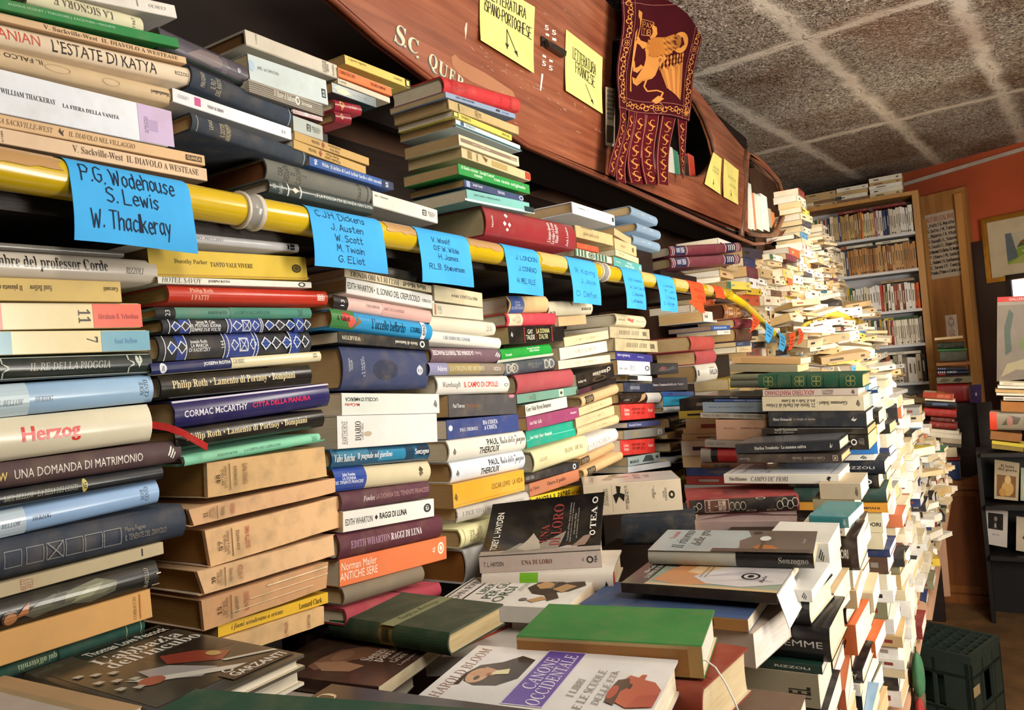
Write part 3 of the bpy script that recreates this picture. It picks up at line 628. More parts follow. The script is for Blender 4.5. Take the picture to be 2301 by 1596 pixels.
column('fourth lower stack', [
 ((976,643,670,1084,656,692),'#c9bd9c','pm','cream book with short black title near its end',[t('Ivo Andric · IL PONTE SULLA DRINA',1015,1073,.4,.62,'#2b2620','s')]),
 ((971,683,706,1087,694,719),'#cfc9b4','pg','crinkled off-white book in film wrapper',[t('L. LEVI',984,992,.2,.8,'#6b655a','i',90),b(977,980,.1,.9,'#c98a5a')],{'rag':.001}),
 ((966,712,740,1114,725,754),'#d8d1bd','hg','smooth pale cream hardback',[t('KLAUS\nMANN',1093,1106,.2,.7,'#5a5446','i',90)]),
 ((965,741,769,1126,759,783),'#dcd9d0','hg','white dust-jacketed book with faded blue title',[t('I SEI GIORNI DEL CONDOR',996,1056,.36,.66,'#41597c','r')]),
 ((970,783,812,1127,783,814),'#69505a','hm','dusky mauve hardback lettered upside down',[t('LA DONNA DEL TENENTE FRANCESE',973,1065,.5,.82,'#e6dadd','b',180),t('Fowles',1068,1082,.5,.78,'#b9a0a8','b',180)]+wing(1112,1124,.35,.75,'#d5c8cc')),
 ((970,817,843,1135,817,841),'#86796a','hg','book with mottled picture spine',[b(966,1008,0,1,'#8d8cad'),b(1008,1080,.1,.95,'#9a8a5c'),t('Adams',983,1004,.32,.72,'#ecebf0','s'),t('LA COLLINA DEI RICORDI',1012,1088,.34,.74,'#cfc5a0','r'),t('RIZZOLI',1110,1125,.34,.64,'#e4ddd8','s')]),
 ((984,843,888,1145,844,880),'#dcd7ce','hg','white hardback with red capitals',[t('Wambaugh',995,1035,.3,.68,'#1f1c1a','i'),t('IL CAMPO DI CIPOLLE',1043,1119,.36,.66,'#c73a2b','b'),ring(1133,1142,.36,.55,'#5a5650',.15)]),
 ((1008,889,939,1160,887,930),'#474446','pm','dark grey paperback with pink corner sticker',[t('Paul Theroux',1018,1044,.42,.6,'#e2e0de','s'),t('Hotel Honolulu',1048,1077,.42,.58,'#a5653e','i'),el(1144,1156,.82,1.0,'#d9738f')]),
 ((1004,944,988,1165,931,967),'#2f3f78','pm','scuffed blue paperback with white serif title',[el(1008,1017,.42,.72,'#d5d8e4'),t('PAUL THEROUX',1033,1073,.34,.52,'#d5d8e4','r'),t('DA COSTA\nA COSTA',1085,1118,.3,.82,'#e2e4ec','r')]),
 ((1010,991,1038,1182,969,1010),'#dcd9cc','hg','upper of two white books in heavy black capitals',[t('PAUL',1096,1121,.52,.82,'#131313','b'),t('THEROUX',1078,1123,.16,.48,'#131313','b'),t('Costa delle Zanzare',1125,1180,.34,.84,'#3c3a38','c')]+wing(1018,1025,.3,.6,'#222')),
 ((1016,1039,1089,1180,1014,1051),'#d6dbe2','hg','lower of two white books in heavy black capitals',[t('PAUL',1100,1122,.52,.82,'#131313','b'),t('THEROUX',1081,1123,.14,.46,'#131313','b'),t('Costa delle Zanzare',1126,1177,.34,.84,'#3c3a38','c')]+wing(1025,1032,.3,.6,'#222')),
 ((1018,1091,1141,1178,1055,1101),'#dba02c','pg','golden yellow paperback',[t('OSCAR LEWIS · LA VIDA',1105,1174,.42,.66,'#4a3408','s'),b(1018,1182,.1,.12,'#b9821c')]+wing(1021,1028,.3,.62,'#222')),
 ((1028,1144,1177,1190,1108,1135),'#b9b3aa','hg','worn silver-grey book with faded letters',[t('I DUE VIVI · SIGNORA E SIGNORI',1040,1178,.36,.66,'#979189','r')],{'rag':.0008}),
 ((1037,1191,1234,1148,1155,1196),'#d9d3a2','hg','pale yellow book with stacked rotated title',[t('IRVING\nSTONE\nIL\nTUTTI\nGOTICO',1057,1085,.14,.86,'#3a3624','s',90),b(1045,1046,.05,.95,'#8f8a62')]),
 ((1049,1239,1313,1148,1208,1283),'#d3d3d2','hg','white book beside the curled black cover',[],{'page':'#96622f'}),
])
column('fifth lower stack', [
 ((1144,665,702,1234,665,700),'#c3a878','hm','tan worn hardback with blue label band',[b(1148,1178,0,1,'#34508f'),t('John Fowles\nLA DONNA\nDEL TENENTE FRANCESE',1150,1176,.2,.7,'#c3c8d8','s')],{'rag':.001}),
 ((1140,705,732,1252,703,729),'#c83a48','hm','crimson hardback with cream paper label',[b(1145,1175,.04,.96,'#d8ccac'),t('BOLL\nRACCONTI',1150,1170,.2,.8,'#4a3a30','i',90)]),
 ((1144,735,774,1268,730,766),'#1c1917','pg','black paperback with red dotted lines',[t('GAY\nTALESE',1182,1201,.2,.8,'#ecead0','s'),t("LA DONNA\nD'ALTRI",1206,1235,.2,.82,'#e2dc96','s')]+[b(x,x+2.5,.05+.13*i,.12+.13*i,'#c2433a') for x in (1177,1238) for i in range(7)]+[b(1203,1204.4,.1+.13*i,.15+.13*i,'#c2433a') for i in range(6)]+wing(1146,1151,.4,.7,'#ddd')),
 ((1127,785,813,1240,772,799),'#1f9a3c','hg','bright green book in white lettering',[b(1120,1245,0,.2,'#d5dccb'),t('Garzanti',1136,1150,.42,.62,'#e3f0e0','r'),t('In caso di necessità\nJeffrey Hudson',1187,1215,.5,.9,'#e3f0e0','r')]),
 ((1136,816,845,1250,802,829),'#3a424d','hm','slate book with silver scroll ornaments',[b(1135,1166,.1,.92,'#5b6066'),ring(1138,1150,.15,.85,'#bfb9a4',.12),ring(1150,1164,.15,.85,'#bfb9a4',.12),ring(1144,1158,.3,.7,'#bfb9a4',.14),b(1222,1246,.1,.92,'#5b6066'),ring(1223,1234,.15,.85,'#bfb9a4',.12),ring(1234,1245,.15,.85,'#bfb9a4',.12),t('HENRY MILLER\nTROPICO',1187,1217,.3,.7,'#8c8c84','i')]),
 ((1163,844,885,1290,828,868),'#a64a50','hc','faded red cloth hardback without lettering',[]),
 ((1162,889,908,1298,868,888),'#6a9383','pm','thin grey-green paperback with pale square label',[b(1256,1266,.08,.92,'#cfcfae'),el(1258,1264,.3,.7,'#3a4a44'),t('ELIO V.\nRACCONTI',1189,1204,.15,.85,'#32514a','i',90)]),
 ((1181,909,937,1274,891,914),'#dad8cc','pg','cream book with tall narrow black title',[t('Gore Vidal Myron Bompiani',1183,1238,.3,.8,'#1e1c1a','r')]),
 ((1184,939,968,1300,916,938),'#8f3a62','pm','magenta paperback',[t('Gore Vidal · Kalki',1190,1217,.38,.66,'#e6cfd8','r'),t('Bompiani',1282,1295,.46,.7,'#e6cfd8','r')]),
 ((1183,970,1009,1293,946,979),'#129a80','pm','sea green paperback with white title',[t('Gore Vidal • Burr • Bompiani',1191,1240,.4,.66,'#d9efe6','r'),b(1183,1191,.42,.45,'#8fd0bf'),b(1241,1290,.42,.45,'#8fd0bf')]),
 ((1201,1014,1063,1322,980,1019),'#d7cea0','hm','pale yellow hardback with red edged boards',[t('GARZANTI',1212,1230,.42,.6,'#8c845e','i'),t('CREAZIONE',1269,1288,.46,.68,'#5c563c','i'),t('GORE VIDAL',1292,1310,.46,.68,'#5c563c','i')]),
 ((1181,1068,1086,1301,1040,1051),'#262326','pm','thin black paperback',[t('GORE VIDAL',1181,1201,.3,.75,'#bdb9b4','i'),ring(1287,1294,.1,.9,'#dedad4')]),
 ((1190,1091,1117,1301,1053,1084),'#b5704f','pm','terracotta paperback with rounded brown title',[t('Gay Talese',1188,1212,.35,.7,'#6d3a28','r'),t('Onora il padre',1230,1271,.35,.75,'#4c2618','r')]),
 ((1185,1121,1140,1308,1088,1114),'#e0bf2b','pg','bright yellow paperback in heavy black capitals',[t('ONORA IL PADRE',1203,1281,.1,.85,'#17140a','b'),t('GAY TALESE',1285,1304,.3,.6,'#5a4c0e','b'),t('TALESE',1186,1194,.1,.9,'#17140a','b',90)]),
])
LAB = lambda x0, x1, c='#2b241e': [b(x0, x1, .1, .9, c), t('ELIO\nROMA\n1950', x0 + 2, x1 - 2, .2, .8, '#b39a74', 'r', 90)]
def plate(a, e, c2, g): return [ring(a, e, .3, .7, '#b9a578', .06), t('MISERY', a + 6, e - 6, .4, .6, '#7c6c4c', 'i'), ring(c2, g, .3, .7, '#b9a578', .06), t('IL BUIO OLTRE', c2 + 8, g - 8, .4, .6, '#7c6c4c', 'i')]
column('sixth lower stack', [
 ((1234,678,708,1332,674,706),'#d0c7ae','hg','cream book with small capitals at its right end',[t('MONDADORI',1307,1328,.3,.5,'#2c2822','b'),t('ENZA',1236,1250,.1,.3,'#2c2822','b'),q([(.4,0),(1,1),(0,1)],1285,1290,.6,.95,'#2c2822')]),
 ((1255,714,733,1317,708,729),'#c2a478','pm','dull tan paperback',[],{'yaw':4}),
 ((1268,760,778,1367,741,762),'#d8c79c','pm','yellowed cream paperback with boxed title',plate(1295,1312,1316,1345)),
 ((1258,784,809,1364,766,791),'#d6cfc0','pm','off-white paperback with boxed grey title',plate(1293,1309,1314,1338)),
 ((1255,813,829,1371,796,816),'#d9d0b4','pm','cream paperback with faint title',plate(1292,1308,1312,1340)),
 ((1296,841,872,1379,816,845),'#1e1916','pg','black paperback with brown swirl',[t('Il ritorno di Bristow',1332,1366,.45,.75,'#ded4c0','r',180),ring(1364,1372,.55,.85,'#d0c4b0'),t('Rex Ripley',1298,1316,.3,.5,'#ded4c0','r',180),ring(1330,1360,.05,.4,'#5a4330',.12)]),
 ((1302,877,887,1385,849,862),'#241b1b','pg','thin dark paperback with maroon patch',[b(1300,1328,.1,.9,'#4d2434')]),
 ((1308,893,913,1390,863,884),'#cdaa7c','hm','tan hardback with black title label',LAB(1316,1335)),
 ((1301,918,935,1375,893,908),'#cdbb90','pm','cream paperback with long boxed title',plate(1322,1337,1340,1361)),
 ((1294,942,960,1380,912,931),'#cbb98f','pm','deeper cream paperback with boxed title',plate(1316,1330,1334,1358)),
 ((1298,961,980,1392,933,952),'#cfbd90','hm','rounded cream book with boxed title',plate(1327,1342,1344,1372)),
 ((1323,986,1018,1389,963,989),'#d6d4d4','hm','white-grey book with boxed title',plate(1326,1342,1345,1370)),
 ((1306,1031,1049,1381,995,1012),'#c8a070','hm','brown-tan hardback with dark label',LAB(1306,1325)),
 ((1313,1056,1075,1400,1015,1033),'#d2ad7c','hm','light tan hardback with dark label at lower left',LAB(1321,1339)),
])
column('seventh lower stack', [
 ((1386,703,731,1452,712,735),'#d6caa6','hm','cream hardback with small red emblem',[q([(0,.5),(.3,1),(.6,.7),(1,.9),(.8,.3),(.9,0),(.4,.2)],1409,1426,.3,.7,'#c25a50'),t('MONDADORI',1389,1405,.4,.55,'#6a5f4c','i',180),t('Giorgio Bassani',1429,1449,.4,.55,'#6a5f4c','i',180)]),
 ((1370,735,757,1460,739,764),'#b5a888','pk','battered grey-tan paperback',[t('IIIIIII IIIII',1390,1436,.35,.7,'#6c6350','i'),b(1444,1452,.3,.7,'#6c6350')],{'rag':.0012}),
 ((1382,762,787,1478,766,794),'#b9aa86','pk','tattered grey-tan paperback with dark square',[t('IIIIIII IIIII',1407,1454,.35,.7,'#6c6350','i'),b(1461,1470,.3,.7,'#55503f')],{'rag':.0014}),
 ((1384,789,808,1466,798,814),'#33317f','pg','violet-blue paperback lettered upside down',[t('Rembaldi ostile',1387,1415,.4,.72,'#cfcfe6','r',180),t('Serena',1432,1446,.4,.66,'#a5a5cc','r',180)]),
 ((1388,810,841,1461,814,842),'#e2e3e6','pg','clean white paperback with grey letters',[t('Baldini Castoldi',1391,1410,.35,.55,'#9a9ca4','r'),t('REN',1415,1428,.3,.7,'#7a7c84','i'),ring(1449,1459,.3,.7,'#55575c')]),
 ((1415,844,854,1465,845,858),'#dcdcde','pg','thin white paperback with black end',[b(1412,1433,.1,.9,'#1c1b1b')]),
 ((1402,861,879,1468,861,881),'#232c42','pm','navy paperback with boxed pale title',[b(1416,1437,.3,.62,'#7c8496'),t('IL SOLDATO',1417,1436,.34,.58,'#232c42','b')]),
 ((1394,885,906,1489,881,905),'#211b17','hg','black book with white right end and gold swirl',[b(1455,1486,.04,.96,'#d9d6d0'),q([(0,0),(.6,.3),(1,1),(.4,.8)],1436,1455,.1,.95,'#b9976a'),ring(1405,1424,.1,.5,'#4d4238',.1),t('J. M. PRINCE',1402,1415,.25,.4,'#cfc6b8','s')]),
 ((1395,910,946,1471,908,939),'#cf2f2a','pm','upper of two scarlet paperbacks',[t('Calvino\nItaliani',1403,1414,.3,.74,'#f0d2c8','r'),t('Gli ultimi\ndel mondo',1421,1449,.3,.74,'#5c1210','r',180),t('Garzanti',1456,1466,.45,.66,'#f0d2c8','r')]),
 ((1411,950,962,1484,944,956),'#3c4372','pm','thin dusty blue paperback',[t('Rosamunde Lehmann',1413,1441,.3,.7,'#b5bad4','r')]),
 ((1402,970,987,1494,958,980),'#85837c','pg','silver-grey shiny paperback',[b(1478,1488,.2,.8,'#d9d7d0'),t('N 21',1480,1486,.3,.7,'#333','b',90),t('EDDA',1420,1432,.2,.8,'#b5a05a','c',90)]),
 ((1395,988,1025,1471,986,1016),'#cf2f2a','pm','lower of two scarlet paperbacks',[t('Calvino\nItaliani',1402,1413,.3,.74,'#f0d2c8','r'),t('Gli ultimi\ndel mondo',1420,1449,.3,.74,'#5c1210','r',180),t('Garzanti',1457,1467,.45,.66,'#f0d2c8','r')]),
 ((1411,1028,1049,1483,1018,1033),'#a9bcbd','pg','pale aqua paperback with stormy picture',[t('MANAOS',1416,1435,.25,.6,'#151719','b'),q([(0,.2),(.3,1),(.8,.9),(1,.1)],1443,1470,.05,.95,'#3b4a4e'),el(1474,1479,.4,.7,'#23292c')]),
 ((1411,1050,1064,1508,1037,1048),'#d6d9de','pg','thin white paperback under the aqua one',[]),
])
column('eighth lower stack', [
 ((1461,817,842,1524,815,840),'#1d1a1c','pg','black book with tangled grey drawing',[q([(0,.1),(.2,.6),(.5,.4),(.8,.9),(1,.5),(.7,.2),(.4,.1)],1476,1520,.2,.8,'#4f4a4a'),q([(0,.4),(.4,.9),(1,.6),(.5,.2)],1480,1500,.3,.75,'#7a3a3c')]),
 ((1466,851,879,1545,847,877),'#261f2c','pg','black-violet book with one line of white title',[t("Donoso • L'osceno uccello della notte • Bompiani",1467,1536,.36,.6,'#e4e0e6','r')]),
 ((1488,882,890,1559,880,890),'#1659ad','pg','thin strong blue paperback',[t('IL LUPO',1498,1512,.3,.7,'#0e2f60','b')]),
 ((1491,893,911,1561,890,909),'#18a3cf','pm','bright cyan paperback',[t('LA STRADA',1508,1528,.4,.66,'#0c4a66','b'),q([(.4,0),(.6,0),(.6,.5),(1,.8),(.5,1),(0,.8),(.4,.5)],1552,1558,.2,.8,'#0c4a66')]),
 ((1492,915,929,1559,912,925),'#d2d6d6','hg','white shiny book with pale letters',[t('KENEDI',1499,1515,.3,.7,'#9aa0a0','i')]),
 ((1508,935,965,1556,926,947),'#272120','hg','black book with large silver title',[t('James\nMichener',1524,1540,.25,.8,'#c9c4bc','r'),q([(0,0),(.5,.5),(1,.2),(.6,0)],1517,1538,0,.4,'#7b5f43'),ring(1547,1554,.3,.7,'#8c8780')]),
 ((1502,976,985,1562,958,974),'#9c7247','pk','torn brown paperback',[t('LA DAMA',1508,1530,.3,.6,'#5a3c20','i')],{'rag':.0015}),
 ((1510,993,1017,1582,982,1003),'#6c4a2e','hg','brown hardback with white capitals',[t('LA BAMBINA\nE IL TROMBONE',1531,1564,.2,.8,'#d8ccb6','r')]),
 ((1506,1026,1045,1562,1024,1034),'#b9bdc9','hg','white book with black brush strokes',[q([(0,.1),(.3,.8),(.6,.4),(1,.9),(.7,.1)],1515,1556,.1,.9,'#23242a'),t('JONES',1524,1538,.1,.35,'#23242a','b')]),
])
column('ninth lower stack', [
 ((1599,732,742,1641,731,740),'#2c4f8f','pm','thin blue book over the frayed red volumes',[t('IIIIIIIII',1605,1632,.3,.7,'#c9d2e0','s')],{'page':'#8d7a6a'}),
 ((1612,743,753,1641,742,751),'#d6d2c8','pm','small white book over the frayed red volumes',[t('IIIIII',1627,1637,.3,.7,'#6a655c','s')]),
 ((1553,755,788,1606,756,785),'#a5463d','hc','upper of two frayed red cloth volumes',[],{'rag':.0012}),
 ((1565,790,819,1610,788,813),'#a5474a','hc','lower of two frayed red cloth volumes',[],{'rag':.0012}),
 ((1567,822,861,1613,815,854),'#d6d2c4','hg','white hardback with black block title',[t('PAPILLON',1595,1612,.35,.66,'#1d1b19','b'),t('Henri Charriere',1596,1606,.72,.8,'#1d1b19','s'),b(1569,1572,.4,.7,'#222')]),
])

column('tenth lower stack', [
 ((1629,683,716,1691,682,713),'#8a5430','hg','large brown leather volume with gilt bands beside the orange flag',[b(x,x+1.5,.05,.95,'#c9955a') for x in (1634,1650,1654,1664,1674,1685)]+[t('II',1637,1647,.15,.85,'#d0a068','r',90),t('II',1656,1663,.2,.8,'#d0a068','r',90),t('II',1676,1684,.15,.85,'#d0a068','r',90)],{'page':'#4a2a1a','W':.16}),
 ((1653,718,736,1692,716,737),'#7d2a35','hm','dark wine book under the brown leather volume',[t('IIIIIIII',1657,1676,.4,.55,'#b5707a','s')]),
 ((1655,739,766,1690,739,766),'#5c3a2c','hm','brown book in shadow beside the garland',[]),
 ((1654,769,778,1686,767,776),'#39435c','pm','dark slate paperback beside the garland',[t('IIIII',1658,1668,.3,.7,'#8a93a8','s')]),
 ((1656,780,793,1689,780,791),'#cbb68e','pk','torn cream paperback beside the garland',[t('IIIIIIII',1664,1682,.4,.6,'#a5603c','i')],{'rag':.001}),
], X0=-.69)
# stepped wooden supports hidden behind the flat books, one under each wall stack
ti = Matrix.Translation((.6, -1.2, 0))
for nm, y0, y1, z in LOWEST:
    mb = MB(); mb.box(-1.1, -.815 if nm.startswith('first') else -.775, y0 + (.12 if nm.startswith('ninth') else .004), y1 - .004, TZ + .001, z - .0015, (1, 1, 1, 1))
    part(mb, 'riser_box', DARKW, tb)
LOWEST.clear()
# ================================================================ upper shelf, above the yellow pipe
column('first upper stack', [
 ((180,-35,-3,395,12,42),'#cfcac3','pm','white book overhanging the pile, lettered upside down',[t('CURCIO',334,372,.42,.66,'#4a463f','i',180),b(307,310,.3,.8,'#7a756c')]),
 ((60,-40,7,322,42,67),'#c9c4a4','hm','mottled cream book in serif capitals upside down',[t('LA SIGNORA E',120,255,.3,.8,'#4b463c','r',180),t('1967',297,304,.2,.8,'#3a362c','s',90)]),
 ((0,-1,23,402,85,115),'#1c7337','pm','thin green paperback in small pale capitals',[t('ALDOUS HUXLEY • THEODORE J. KACZYNSKI • MACHETE',19,260,.46,.72,'#a8cbb0','s')]),
 ((0,23,47,418,122,147),'#c4a37d','pm','tan paperback in brown fat serif lettering',[t('V. Sackville-West  IL DIAVOLO A WESTEASE',97,400,.25,.8,'#4d3a28','r')]),
 ((0,47,99,432,151,190),'#cdbba2','hm','beige hardback with art-deco black title',[t('ANIAN',-6,90,.3,.78,'#b8402e','s'),t("L'ESTATE DI KATYA",117,352,.2,.8,'#1c1713','s'),t('RIZZOLI',393,423,.4,.6,'#3a322a','s')]),
 ((0,103,154,384,200,233),'#bfa683','hm','water-stained buff hardback lettered upside down',[t('IL FALCO PE',-20,97,.55,.8,'#231d16','s',180),t('Mondadori',339,382,.4,.62,'#2d261d','r',180),ring(230,270,.3,.7,'#ad936c',.05),ring(100,160,.35,.75,'#ad936c',.04)],{'rag':.0008}),
 ((0,154,253,374,243,331),'#cfd3da','pm','thick white paperback with lilac end',[t('WILLIAM THACKERAY',1,125,.46,.58,'#26262c','r'),t('LA FIERA DELLA VANITÀ',140,267,.44,.56,'#1b1b20','r'),b(311,388,0,1,'#b7a3c2'),b(333,354,.32,.62,'#a48fb2'),t('LA BIBLIOTECA\nDEL GIORNALE',323,332,.25,.68,'#5b4a68','s',90)]),
 ((0,257,284,460,348,374),'#c9a67c','pm','tan paperback with little bird mark',[t('VITA SACKVILLE-WEST',-20,119,.3,.72,'#4c3826','i'),q([(0,.5),(.3,1),(.5,.5),(1,.9),(.7,.4),(.8,0),(.4,.2)],131,145,.2,.85,'#3c2c1e'),t('IL DIAVOLO NEL VILLAGGIO',154,303,.3,.72,'#4c3826','i'),b(417,453,.25,.75,'#3a2c1c'),t('GUANDA',419,451,.33,.67,'#c9a67c','b')]),
 ((0,286,322,465,379,407),'#cfb293','pm','pale fawn paperback in brown fat serif lettering',[t('V. Sackville-West  IL DIAVOLO A WESTEASE',163,446,.32,.8,'#54402e','r'),t('61089',2,7,.1,.8,'#54402e','s',90)]),
], X0=-.703)
column('second upper stack', [
 ((360,58,104,558,146,192),'#4a4650','hg','book with dim purple-grey picture spine',[q([(0,.2),(.3,.8),(.7,.9),(1,.4),(.6,.1)],420,520,.1,.9,'#75686a'),b(500,512,.1,.9,'#5d5560'),el(533,541,.4,.65,'#9a93a0'),b(360,560,0,.08,'#1c3328')]),
 ((432,140,197,658,245,282),'#333b47','hc','slate hardback with rotated gilt title and gilt end line',[t('MAUGHAM',452,462,.2,.85,'#b3a98d','s',90),t('IL FILO\nDEL RASOIO',474,498,.1,.9,'#b3a98d','s',90),b(651,652.5,.05,.95,'#9aa3ad')]),
 ((388,204,221,654,282,320),'#d5d5d8','pg','glossy white book with small magenta square',[b(437,451,.25,.85,'#b8417e'),t('AMORE DI ANIMA',466,503,.35,.6,'#3c3c40','r',180),t('LAWRENCE',398,424,.4,.66,'#8c8c90','i',180),b(633,636,.3,.6,'#333'),b(638,641,.3,.6,'#333')]),
 ((432,249,292,691,339,371),'#353c46','hc','slate hardback with long rotated gilt title',[b(444,445.3,.05,.95,'#b3a98d'),t('LEWIS',470,479,.35,.9,'#c2b795','s',90),t('IL DOTTOR\nARROWSMITH',495,519,.05,.98,'#c2b795','s',90),b(683,684.5,.05,.95,'#9aa3ad')]),
 ((600,352,403,836,417,455),'#6a6a63','hc','grey cloth hardback with rotated dark title',[t('CASA\nDESOLATA\nDI\nC. DICKENS\nI II',624,690,.12,.9,'#32322e','s',90),t('CASA DI TR',805,812,.1,.9,'#3a3a36','s',90),b(826,828,.05,.95,'#4a4a46')],{'page':'#7b4f30','W':.17}),
 ((606,405,429,840,456,484),'#3b4442','hg','glossy dark grey-green book with white bars',[t('...E LA PIOGGIA MIA BEVANDA HAN SUYIN',707,836,.4,.7,'#c4ccc6','s'),t('RAFFAELLI',628,636,.1,.9,'#aab3ae','s',90),t('33',613,620,.3,.7,'#aab3ae','s',90),b(647,650,.05,.95,'#c9cec9'),b(675,678,.05,.95,'#c9cec9'),q([(0,.5),(.5,1),(1,.5),(.5,0)],656,671,.3,.75,'#d8c9a0')]),
], X0=-.703)
column('third upper stack', [
 ((551,64,101,759,147,176),'#bdb5a5','sm','grey-white overhanging book with stained underside',[t('H. MANN',574,577,.3,.9,'#5c564a','s',90),t('LA VITTA DI\nCHARLOTTE\nBRONTE',724,738,.1,.9,'#4c463c','r',90),t('M. GASKELL',746,750,.1,.9,'#4c463c','r',90)],{'rag':.001,'page':'#7b5a3a'}),
 ((559,121,179,735,181,234),'#b7c2c2','pm','pale blue-grey paperback with small black square',[t("JAMES · LA COPPA D'ORO",578,627,.5,.66,'#5d6868','s'),b(722,731,.25,.6,'#1d2020'),t('BUR',723.5,729.5,.3,.55,'#b7c2c2','b',90),el(559,572,.4,.8,'#9fb8cc')]),
 ((559,182,200,725,234,261),'#8f887c','pm','grey striped paperback in white italics',[b(555,728,.1+.16*i,.16+.16*i,'#5f594f') for i in range(5)]+[t('Il Master di Ballantrae',615,668,.3,.8,'#d9d4c8','j'),ring(663,673,.2,.9,'#e6e2d6'),t('Stevenson',676,700,.3,.7,'#d9d4c8','j')]),
 ((658,246,258,725,266,276),'#5e2426','pg','thin dark red book',[ring(684,691,.2,.9,'#d9c8b4'),t('Hamd',694,722,.3,.75,'#c0605a','j'),t('DEL SUD',655,673,.3,.7,'#b98a80','s')]),
 ((659,259,288,725,278,316),'#a9b0aa','pm','grey-white paperback with black publisher square',[b(689,698,.3,.75,'#1d2020'),t('BUR',690.5,696.5,.34,.7,'#a9b0aa','b',90),t('BIBLIOTECA\nUNIVERSALE\nRIZZOLI',700,720,.35,.72,'#4a504c','s')]),
 ((662,297,313,829,357,372),'#b8955a','pm','upper of two ochre paperbacks with red diamonds',[t('Melville',700,718,.3,.7,'#5c4424','r',180),q([(.5,0),(1,.5),(.5,1),(0,.5)],722,730,.1,.95,'#8c4030'),t('Moby Dick\npresentazione',738,765,.1,.95,'#5c4424','s',180)]),
 ((660,314,332,822,374,392),'#bb985a','pm','lower of two ochre paperbacks with red diamonds',[t('Melville',693,711,.3,.7,'#5c4424','r',180),q([(.5,0),(1,.5),(.5,1),(0,.5)],716,724,.1,.95,'#8c4030'),t('Melville fable\nMoby Dick',730,764,.1,.95,'#5c4424','s',180)]),
 ((695,351,372,880,410,427),'#2f5596','pm','blue paperback in white lettering numbered 90',[t('90',706,713,.25,.85,'#dfe4ec','b',90),t('Wilde  Il delitto di Lord Arthur Savile e altri racconti',723,857,.32,.74,'#d0dae8','r'),b(858,884,0,1,'#22304c'),t('BUR',866,872,.2,.8,'#c8d0dc','b',90)]),
 ((838,431,459,983,469,505),'#d3cfc4','sm','white book with small black square at right end',[t('James · Le Bostoniane',842,872,.62,.8,'#4a463e','s'),b(949,958,.3,.72,'#222'),t('BUR',950.5,956.5,.36,.66,'#d3cfc4','b',90),t('BIBLIOTECA\nUNIVERSALE\nRIZZOLI',961,978,.34,.7,'#4a463e','s')],{'W':.15}),
], X0=-.703)
column('fourth upper stack', [
 ((775,122,143,921,181,198),'#c8b25c','pm','yellow paperback under the boat with black end',[t("L'agente segreto",783,823,.5,.85,'#3a3010','s'),t('CONRAD',884,904,.4,.7,'#6a5c28','s'),b(910,922,.05,.95,'#23201a'),b(913,919,.2,.8,'#d8c878')]),
 ((760,153,171,880,196,218),'#d9703c','pm','bright orange paperback in dark stencil lettering',[t('CONRAD RACCONTI',762,798,.4,.8,'#6b2c12','b'),t('TASCABILI BOMPIANI',832,866,.35,.7,'#6b2c12','b'),b(755,884,.92,1,'#e6b79c')]),
 ((759,172,186,876,220,228),'#c4bba6','pm','thin off-white paperback under the orange one',[t('Conrad',761,778,.3,.8,'#4a4438','i')]),
 ((746,186,208,845,224,241),'#31464a','pg','book with green leafy picture spine',[q([(0,.5),(.3,1),(.8,.8),(1,.2),(.4,0)],748,790,.1,.95,'#5c6f4c'),q([(0,.2),(.5,1),(1,.5),(.6,0)],755,785,.1,.7,'#a58a4a'),t('LORD JIM',795,830,.35,.65,'#7f918c','s')]),
 ((753,221,246,813,237,256),'#8c2030','hg','crimson book with gilt rings',[ring(764,774,.3,.95,'#c9ab6a'),ring(767,771,.1,.6,'#c9ab6a'),t('inki',784,800,.4,.7,'#e0c8c4','s')]),
 ((754,248,274,790,256,278),'#7c1f2c','hg','dark crimson book below the gilt-ringed one',[ring(766,772,.3,.8,'#c9ab6a')]),
], X0=-.703)
